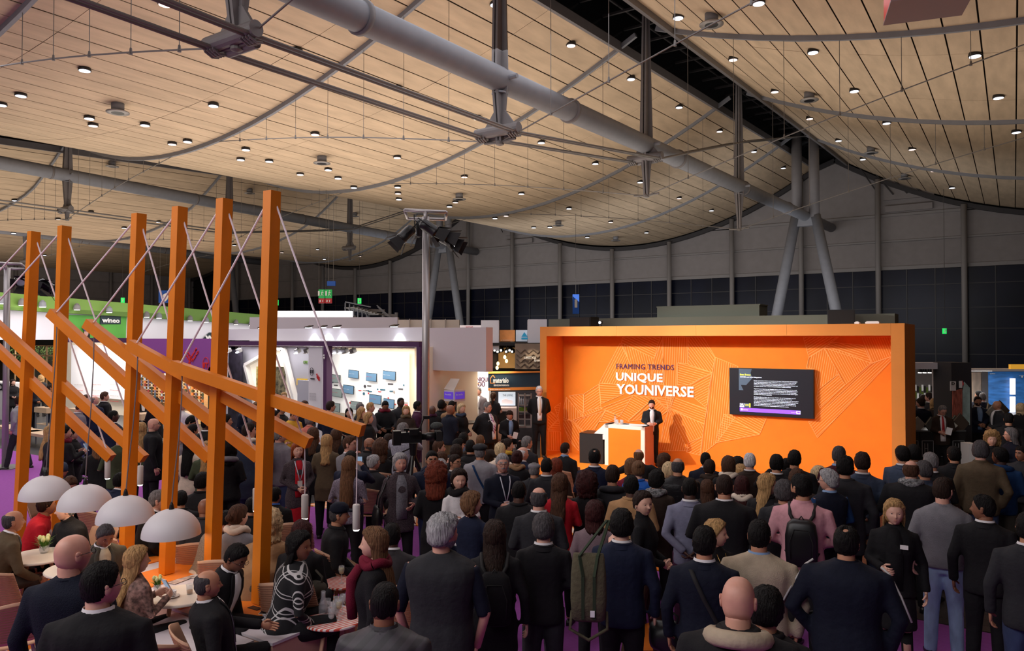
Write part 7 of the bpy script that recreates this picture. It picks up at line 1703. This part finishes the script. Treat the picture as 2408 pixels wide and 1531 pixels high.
427 944 1.76 T 150 60 crop dgr tn shirt white black front|man in a white shirt at the magazine shelves
361 984 1.80 T 95 85 bald dgr pk coat black black down gl,w:1.05|bald man with glasses in a long black coat
332 995 1.70 T 170 170 long bl lt jkt green black front f|blonde woman left of the bald black coat
367 937 1.70 T 165 150 up blk lt coat black black front f|dark haired woman in a dark coat at the counter
333 918 1.74 T 20 10 crop dbr pk suit black black front|man in black behind the pale counter
284 1010 1.84 T 175 175 crop dbr pk vest green djean front slv:green|man in a quilted green vest behind the third post
266 966 1.82 T 130 100 buzz blk dk suit navy navy front gl,w:1.05|dark skinned man in a navy suit between the posts
232 1032 1.66 T 170 170 wave lbr lt coat black black front f,hl:.7|woman with brown hair in black under the beam ends
246 923 1.84 T 110 95 short br pk suit black black front|tall man in black before the white text wall
222 932 1.74 T 150 90 ring gry pk suit navy navy front|grey haired man in navy at the white text wall
203 930 1.68 T 100 60 bob br lt jkt mgrey jean front f|woman with brown hair in a grey jacket by the white text wall
184 946 1.80 T 120 95 crop br pk suit mgrey djean front pit:25|man in a light grey blazer looking down at the counter
152 1002 1.72 T 110 95 bun blk lt coat black black phone f,scarf:burg,phone:w|woman with a black topknot looking at a phone
172 1006 1.68 T 70 80 thick blk lt coat black black front f|black haired woman beside the topknot
119 1003 1.70 T 100 90 long bl lt coat char black front f,bagr,hl:1.2|woman with long dark blonde hair and a black handbag
44 933 1.82 T -120 120 short dbr pk suit lgrey char pocket step:.22|man in a light grey blazer walking at the left
97 884 1.70 T 160 170 curl bl lt coat char black front f|woman in black at the plant stand
30 893 1.68 T 10 30 bob dbr lt coat black black front f|dark haired woman at the reception desk
76 900 1.72 T 60 60 short blk tn coat dnavy dnavy front|man in dark blue behind the second beam
118 905 1.66 T 120 100 short dbr tn coat dkh djean front|man in a dark jacket behind the second post
424 1013 1.66 T 95 85 up dbr lt jkt mgrey black front f,gl|woman with glasses left of the long black hair
487 1040 1.66 T 170 170 long bl lt jkt green black front f|woman with blonde hair left of the black curls
2165 938 1.76 T -150 -120 short dbr pk suit dnavy black front|man in navy seen through the grey portal
2171 929 1.74 T 170 170 crop dbr tn suit char black front|dark haired man deep in the grey portal
2187 925 1.80 T 150 -110 short dbr pk suit char black front|man with quiffed hair in the grey portal
2196 939 1.68 T 175 175 bob bl lt coat dbrn black front f|blonde woman in the grey portal
2213 952 1.76 T 15 30 crop gry pk suit dbrn black read tie:red,gl,pit:25,paper:s|man with glasses and red tie reading behind the tiles
2304 921 1.80 T 150 -110 short blk tn suit dnavy black front|dark haired man deep in the blue picture stand
2299 934 1.76 T 20 15 short dbr tn suit navy black front beard,shirt:lblue|bearded man behind the pale green tile
2311 925 1.78 T 170 175 crop gry pk suit dnavy black front|man in navy with his back turned by the stone board
2345 943 1.72 T -60 -80 bald - tn suit char black front|bald man before the blue picture
2400 950 1.70 T 175 160 bob pbl lt coat black black front f|blonde woman in black before the blue picture
2372 973 1.78 T 175 175 crop blk tn coat blk black front|black haired man in black before the rear plinths
1533 940 1.60 T 0 -8 short dbr pk suit black black read z:.16,beard,shirt:white,d:18.42,pit:10|bearded speaker in a black jacket behind the lectern
'''
ROWS = []
for line in PEOPLE.strip().split('\n'):
    a, lab = line.split('|'); f = a.split()
    if len(f) < 14: f.append('')
    ROWS.append([f, lab])
# let crowded neighbours step a little forward or back along their lines of sight
ST = []
for f, lab in ROWS:
    px, py, h = int(f[0]), int(f[1]), float(f[2]); fixed = 'd:' in f[13]
    d0 = 19.0 if fixed else (onZ(px, py, h)-O).dot(FW); ST.append([px, py, h, h, fixed, f[3] == 'S', d0])
def XY(s):
    p = onD(s[0], s[1], s[6]); return p
for it in range(60):
    P_ = [XY(s) for s in ST]
    for i in range(len(ST)):
        for j in range(i+1, len(ST)):
            dx = P_[i].x-P_[j].x; dy = P_[i].y-P_[j].y; dd = math.hypot(dx, dy); need = .50+(.10 if ST[i][5] or ST[j][5] else 0)
            if dd < need:
                a_, b_ = (i, j) if ST[i][6] > ST[j][6] else (j, i); sh = (need-dd)*.35
                for k, sg in ((a_, 1), (b_, -1)):
                    s = ST[k]
                    if s[4]: continue
                    nd = s[6]+sg*sh; p = onD(s[0], s[1], nd)
                    if s[3]*.93 < p.z < s[3]*1.05: s[6] = nd; s[2] = p.z
for (f, lab), s in zip(ROWS, ST):
    px, py, h, ps, ab, ah, hair, hc, sk, top, tc, bc, arms, ex = f[:14]
    if not s[4]: h = s[2]
    if hc == '-': hc = 'dgr'
    person(int(px), int(py), float(h), ps, float(ab), float(ah), hair, hc, sk, top, tc, bc, arms, ex, lab)
bake()
# ================================================================ lounge furniture
M_tabtop = mat('table_white', (226,214,200), .4); M_rtop = stripes('red_striped_top', (214,84,66), (236,228,222), 26, (0,0,.3), .35)
def rtable(px, py, r, zt, lab, m, legs=True):
    c = onZ(px, py, zt); e = tag(empty('round_table', (c.x,c.y,0)), lab, 'table')
    b = MB(); b.lathe((0,0,zt), [(r-.01,-.028),(r,-.02),(r,-.008),(r-.008,0)], 40); b.build('tabletop', m, e, False)
    for k in range(3):
        a = k*2*PI/3+.5; b = MB(); b.tube([(r*.35*math.cos(a),r*.35*math.sin(a),zt-.03),(r*.75*math.cos(a),r*.75*math.sin(a),0)], [.022,.014], 8); b.build('leg', M_ply, e, True)
    return c
tA = rtable(95, 1306, .36, .74, 'round white table with flower vase at the left', M_tabtop)
tB = rtable(190, 1334, .36, .74, 'round white table behind the bald man', M_tabtop)
tC = rtable(428, 1398, .33, .74, 'round white table with coffee cup and whisky glass', M_tabtop)
tD = rtable(785, 1452, .30, .62, 'round red and white striped table with glasses', M_rtop)
tE = rtable(806, 1368, .22, .62, 'small striped table behind the checked dress', M_rtop)
def vase(px, py, zt, lab, s=1):
    c = onZ(px, py, zt); e = tag(empty('flower_vase', c), lab, 'vase'); e.scale = (s,s,s)
    b = MB(); b.lathe((0,0,0), [(.04,0),(.055,.03),(.05,.09),(.047,.09),(.05,.035),(.036,.008)], 18); b.build('glass_bowl', M_gl, e, True)
    b = MB(); r_ = np.random.default_rng(int(px))
    for k in range(70):
        a = r_.uniform(0, 6.28); t = r_.uniform(.03,.11); hh = r_.uniform(.10,.20)
        p0 = Vector((0,0,.02)); p1 = Vector((t*math.cos(a)*.6,t*math.sin(a)*.6,hh*.8)); p2 = Vector((t*1.3*math.cos(a),t*1.3*math.sin(a),hh)); sd = Vector((-math.sin(a),math.cos(a),0))*.006
        b.add([p0-sd,p0+sd,p1+sd*1.3,p1-sd*1.3,p2], [(0,1,2,3),(3,2,4)])
    o = b.build('foliage', mat('leaf_green', (96,140,50), .6, noise=.3, nscale=30), e); o['kind'] = 'stuff'
    for k in range(5):
        a = k*1.3+.4; b = MB(); q = (.045*math.cos(a),.045*math.sin(a),.15+.02*(k % 2)); b.lathe(q, [(.006,-.02),(.022,0),(.026,.02),(.012,.045)], 9); b.build('flower', mat('tulip_cream', (222,224,160), .6), e, True)
vase(104, 1300, .74, 'glass vase with cream tulips on the left round table'); vase(263, 1338, .74, 'glass vase with cream flowers beside the reading man')
vase(370, 1388, .74, 'small glass of green sprigs beside the blonde woman', .7)
def cup(px, py, zt, lab):
    c = onZ(px, py, zt); s = tag(empty('saucer', c), 'white saucer under the coffee cup', 'saucer'); b = MB(); b.lathe((0,0,0), [(.03,0),(.075,.012),(.072,.016),(.02,.006)], 24); b.build('dish', M_white, s, True)
    e = tag(empty('coffee_cup', c+Vector((0,0,.008))), lab, 'cup'); b = MB(); b.lathe((0,0,0), [(.024,0),(.040,.02),(.044,.055),(.041,.055),(.036,.02),(.01,.01)], 22); b.build('bowl', M_white, e, True)
    b = MB(); b.tube([(.042+.0*k,0,.045) if k == 0 else (.042+.022*math.sin(k*PI/6),0,.03+.017*math.cos(k*PI/6)) for k in range(7)], .004, 6); b.build('handle', M_white, e, True)
cup(404, 1404, .74, 'white coffee cup on the round table right of the phone woman')
def glass(px, py, zt, r, h, lab, fill=None, stem=False):
    c = onZ(px, py, zt); e = tag(empty('drinking_glass' if not stem else 'wine_glass', c), lab, 'glass'); b = MB()
    pr = [(r*.8,0),(r,h),(r*.94,h),(r*.72,.008)] if not stem else [(.03,0),(.03,.004),(.005,.01),(.005,h*.5),(r*.8,h*.62),(r,h*.8),(r*.85,h),(r*.82,h),(r*.95,h*.8),(.004,h*.55)]
    b.lathe((0,0,0), pr, 18); b.build('glass_wall', M_gl, e, True)
    if fill: b = MB(); z_ = .01 if not stem else h*.58; b.lathe((0,0,z_), [(r*.68,0),(r*.78,h*.3)], 14); b.build('drink', mat('drink_'+fill, {'amber':(220,150,30),'wine':(214,196,120),'water':(220,226,230)}[fill], .1, alpha=.8), e, True)
glass(446, 1397, .74, .035, .10, 'whisky tumbler with amber drink on the round table', 'amber')
glass(116, 1272, .74, .03, .14, 'slim clear glass behind the tulips', 'wine')
for i, (px, py, st_, f) in enumerate(((770,1440,0,'water'),(779,1460,0,'water'),(788,1446,0,None),(797,1458,1,'wine'),(806,1444,1,None),(792,1435,0,None),(803,1372,1,'wine'))):
    glass(px, py, .62, .034, .13 if not st_ else .19, ['tall clear glass, leftmost on the striped table','clear glass at the front of the striped table','empty glass in the middle of the striped table','wine glass at the front right of the striped table','wine glass at the back right of the striped table','empty tumbler at the back of the striped table','champagne glass on the small striped table'][i], f, bool(st_))
c = onZ(760, 1452, .62); e = tag(empty('water_carafe', c), 'clear water carafe on the striped table', 'carafe'); b = MB(); b.lathe((0,0,0), [(.04,0),(.045,.1),(.02,.2),(.022,.25),(.019,.25),(.016,.2),(.04,.09)], 16); b.build('body', M_gl, e, True)
c = onZ(748, 1455, .62); b = MB(); b.prism([(0,0,0),(.10,0,0),(.12,.14,0),(.03,.16,0)], (0,0,.003)); b.v = [tuple(Vector(v)+c) for v in b.v]; tag(b.build('folded_leaflet', M_paper), 'crumpled white leaflet beside the carafe', 'leaflet')
# bench platform under the posts
e = tag(empty('bench_platform', (-9,4.9,0)), 'long white topped bench platform carrying the orange posts', 'bench')
M_btop = mat('bench_top_white', (208,200,206), .5); M_bside = mat('bench_birch', (200,160,138), .65, noise=.05, nscale=4)
x0 = PT[2][0].x-.6; x1 = PT[5][0].x+.9
def bp_(mb, nm, m): return L(mb.build(nm, m), e) if False else mb.build(nm, m)
def bpart(mb, nm, m): o = mb.build(nm, m, e); o.location = -e.location; return o
b = MB(); b.box((x0,4.35,0),(x1,5.35,.555)); bpart(b, 'bench_body', M_bside)
b = MB(); b.box((x0-.01,4.34,.555),(x1+.01,5.36,.58)); bpart(b, 'bench_top', M_btop)
ys0 = [4.5,4.0]
q = [onZ(x, y, .5) for x, y in ((395,1470),(610,1475),(640,1531),(600,1600),(400,1600))]
for i in (2,3,4,5):
    pb = PT[i][0]; b = MB(); b.box((pb.x-.28,4.36,.58),(pb.x+.28,5.34,.592)); bpart(b, 'orange_inlay', M_or)
    w_ = textmesh('&', .3, M_orl, 'inlay_mark', e, (pb.x-.25-e.location.x, 4.45-e.location.y, .593), (0,0,0), .001)
fb = onZ(640, 1478, .58)
e2 = tag(empty('bench_platform', (fb.x-.4,4.33-.35,0), 0), 'white topped birch box bench at the bottom left centre', 'bench')
b = MB(); b.box((-.75,-.35,0),(.45,.33,.54)); b.build('bench_body', M_bside, e2); b = MB(); b.box((-.76,-.36,.54),(.46,.335,.565)); b.build('bench_top', M_btop, e2)
for i, (px, py, lab) in enumerate(((622,1440,'black smartphone lying on the bench edge'),(600,1432,'dark phone beneath the reaching hand of the seated man'))):
    c = onZ(px, py, .585); e = tag(empty('phone', c, .6+i), lab, 'phone'); b = MB(); b.obox((0,0,.005), (.075,.15,.009)); b.build('case', M_white if i == 0 else M_blk2, e); b = MB(); b.obox((0,0,.0105), (.066,.13,.002)); b.build('display', M_can, e)
for i, (px, py, r) in enumerate(((640,1428,.3),(585,1442,.8),(420,1362,.2),(440,1352,1.1))):
    c = onZ(px, py, .586); b = MB(); b.obox((0,0,.002), (.21,.3,.003)); b.obox((.0,.03,.004), (.18,.2,.002)); o = b.build('brochure', M_paper if i % 2 else mat('cover_print2', (190,170,160), .5, noise=.5, nscale=14)); o.location = c; o.rotation_euler = (0,0,r); tag(o, ['printed leaflet beside the white phone','white leaflet below the young man','printed leaflet left of the fourth post','white leaflet right of the fourth post'][i], 'leaflet')
# extra chairs that stand free
def chair_px(px, py, zt, rot, lab, d=None):
    c = onZ(px, py, zt) if d is None else onD(px, py, d); dv = Vector((c.x,c.y,0)).normalized(); shell_chair(c.x, c.y, math.atan2(-dv.x, dv.y)+math.radians(rot), 0, lab)
chair_px(8, 1330, .85, 150, 'plywood chair back at the left picture edge'); chair_px(30, 1400, .86, 185, 'striped plywood chair in the bottom left corner, front one')
chair_px(372, 1482, .86, 160, 'plywood chair left of the seated black suit'); chair_px(818, 1290, .84, 120, 'plywood chair with a brown jacket on it')
chair_px(940, 1382, .86, 165, 'plywood chair behind the grey vest man, upper'); chair_px(945, 1448, .86, 165, 'plywood chair behind the grey vest man, lower')
chair_px(690, 1222, .84, 175, 'wide plywood chair between the posts and the cap man'); chair_px(845, 1138, .84, 20, 'free plywood chair on the striped floor patch')
chair_px(1338, 1092, .84, 170, 'empty plywood chair in the seated rows below the stage'); chair_px(1163, 1098, .84, 175, 'empty plywood chair beside the beret man')
# brown quilted jacket over a chair, tote bag, black handbag
def lump(name, lab, cat, c, r, m, seed, strap=None):
    r_ = np.random.default_rng(seed); b = MB(); b.ball((0,0,0), r, 26, 18); ph = r_.uniform(0, 6, 6)
    b.v = [tuple(Vector(v)*(1+.10*math.sin(v[0]*28+ph[0])*math.cos(v[2]*24+ph[1])+.07*math.sin(v[1]*40+ph[2]))) for v in b.v]
    e = tag(empty(name, c), lab, cat); b.build('body', m, e, True)
    if strap: 
        for pts in strap: q = MB(); q.tube(pts, .012, 6); q.build('handle', m, e, True)
    return e
c = onZ(800, 1338, .55); lump('quilted_jacket', 'crumpled brown quilted jacket on a plywood chair', 'jacket', c, (.24,.18,.13), cloth_m('tan','puff'), 1)
c = onZ(598, 1385, .66); lump('folded_coat', 'brown coat lying on the bench left of the rightmost post', 'coat', c, (.14,.13,.13), cloth_m('dkh','wool'), 2)
c = onZ(775, 1520, .2); lump('tote_bag', 'cream canvas tote bag at the bottom edge', 'bag', c, (.22,.13,.2), cloth_m('cream','wool'), 3, [[(-.12,-.08,.14),(-.10,-.1,.3),(0,-.1,.36),(.10,-.1,.3),(.12,-.08,.14)],[(-.12,.08,.14),(-.1,.08,.28),(0,.08,.34),(.1,.08,.28),(.12,.08,.14)]])
c = onZ(1565, 1500, .75); lump('handbag', 'black glossy handbag with rings held at the bottom', 'bag', c, (.17,.1,.15), M_blk2, 4, [[(-.1,0,.1),(-.11,0,.2),(0,0,.26),(.11,0,.2),(.1,0,.1)]])
c = onZ(740, 1385, .75); lump('handbag', 'brown leather handbag on the lap of the checked dress', 'bag', c, (.15,.1,.1), cloth_m('dkh','wool'), 5, [[(-.1,0,.06),(-.11,0,.14),(0,0,.2),(.11,0,.14),(.1,0,.06)]])
c = onD(1384, 1378, 6.0); e = tag(empty('tote_bag', c, TH-.1), 'olive canvas tote bag with green straps behind the navy suit', 'bag')
b = MB(); b.rings([[(w_*np.sign(math.cos(a))*abs(math.cos(a))**.4, d_*np.sign(math.sin(a))*abs(math.sin(a))**.6, z) for a in np.linspace(0, 2*PI, 24, endpoint=False)] for z, w_, d_ in ((-.27,.11,.05),(-.25,.135,.07),(-.1,.145,.085),(.1,.14,.075),(.24,.125,.04),(.26,.12,.02))]); b.build('body', mat('olive_canvas', (84,78,58), .9, noise=.12, nscale=30, bump=.4, bscale=40), e, True)
for s_ in (-.045,.045): q = MB(); q.bar((s_,-.075,-.24),(s_,-.085,.1), .025, .012); q.bar((s_,-.085,.1),(s_*1.6,-.04,.25), .025, .01); q.bar((s_*1.6,-.04,.25),(.16+s_*.2,.12,.50), .025, .01); q.build('strap', mat('green_webbing', (40,52,34), .9), e)
q = MB(); q.tube([(-.13,0,-.2),(-.15,-.02,-.34),(0,-.03,-.42),(.15,-.02,-.33),(.14,0,-.2)], .014, 6); q.build('long_strap', mat('olive_canvas', (84,78,58), .9), e, True)
q = MB(); q.obox((.03,-.092,-.19), (.035,.004,.05)); q.build('cloth_label', M_paper, e)
# video camera on its tripod
c = onD(972, 1028, 11.6); e = tag(empty('video_camera', c, TH+.3), 'black broadcast video camera with furry microphone and small light', 'camera')
b = MB(); b.obox((-.05,0,0), (.34,.14,.16)); b.obox((-.26,0,.0), (.12,.15,.22)); b.obox((-.02,0,.12), (.26,.03,.03)); b.bar((-.1,0,.08),(-.1,0,.12), .03); b.bar((.08,0,.08),(.08,0,.12), .03); b.build('camera_body', M_blk2, e)
b = MB(); b.tube([(.12,0,0),(.2,0,0),(.2,0,0),(.36,0,0)], [.05,.05,.062,.07], 16); b.build('lens_barrel', M_blk2, e, True); b = MB(); b.box((.35,-.09,-.07),(.44,.09,.08)); b.build('lens_hood', M_blk, e)
b = MB(); b.ball((.36,-.04,.17), (.10,.06,.06), 14, 10); b.build('microphone', mat('mic_fur', (70,74,72), .95, noise=.4, nscale=60), e, True)
b = MB(); b.tube([(.1,0,.13),(.16,0,.28)], .012, 6); b.obox((.2,0,.3), (.1,.07,.05)); b.build('camera_light', M_blk2, e); b = MB(); b.obox((-.02,-.16,.1), (.13,.05,.09)); b.build('viewfinder', M_blk2, e)
tz = c.z; e = tag(empty('tripod', (c.x,c.y,0), TH), 'black tripod below the video camera', 'tripod')
b = MB(); b.tube([(0,0,tz-.09),(0,0,tz-.28)], [.07,.05], 12); b.tube([(0,0,tz-.15),(-.35,-.2,tz-.3)], .012, 6); b.build('head', M_blk2, e)
for k in range(3): a = k*2*PI/3+.4; b = MB(); b.tube([(0,0,tz-.25),(.30*math.cos(a),.30*math.sin(a),tz*.45),(.5*math.cos(a),.5*math.sin(a),0)], [.03,.022,.016], 8); b.build('leg', M_blk2, e)
# high tables by the display board
for i, (px, py, zt, lab) in enumerate(((925,993,1.1,'black clothed high table in front of the display board'),(905,1005,1.1,'round dark high table at the display board'),(1095,992,1.05,'black round high table beside the blonde woman'))):
    c = onZ(px, py, zt); e = tag(empty('high_table', (c.x,c.y,0)), lab, 'table'); b = MB(); b.lathe((0,0,zt-.03), [(.38,0),(.38,.03)], 26); b.build('tabletop', M_blk2 if i else M_blk, e); b = MB(); b.lathe((0,0,0), [(.25,0),(.25,.02),(.035,.04),(.035,zt-.03)], 16); b.build('pedestal', M_blk2, e)
# stool of the reading man
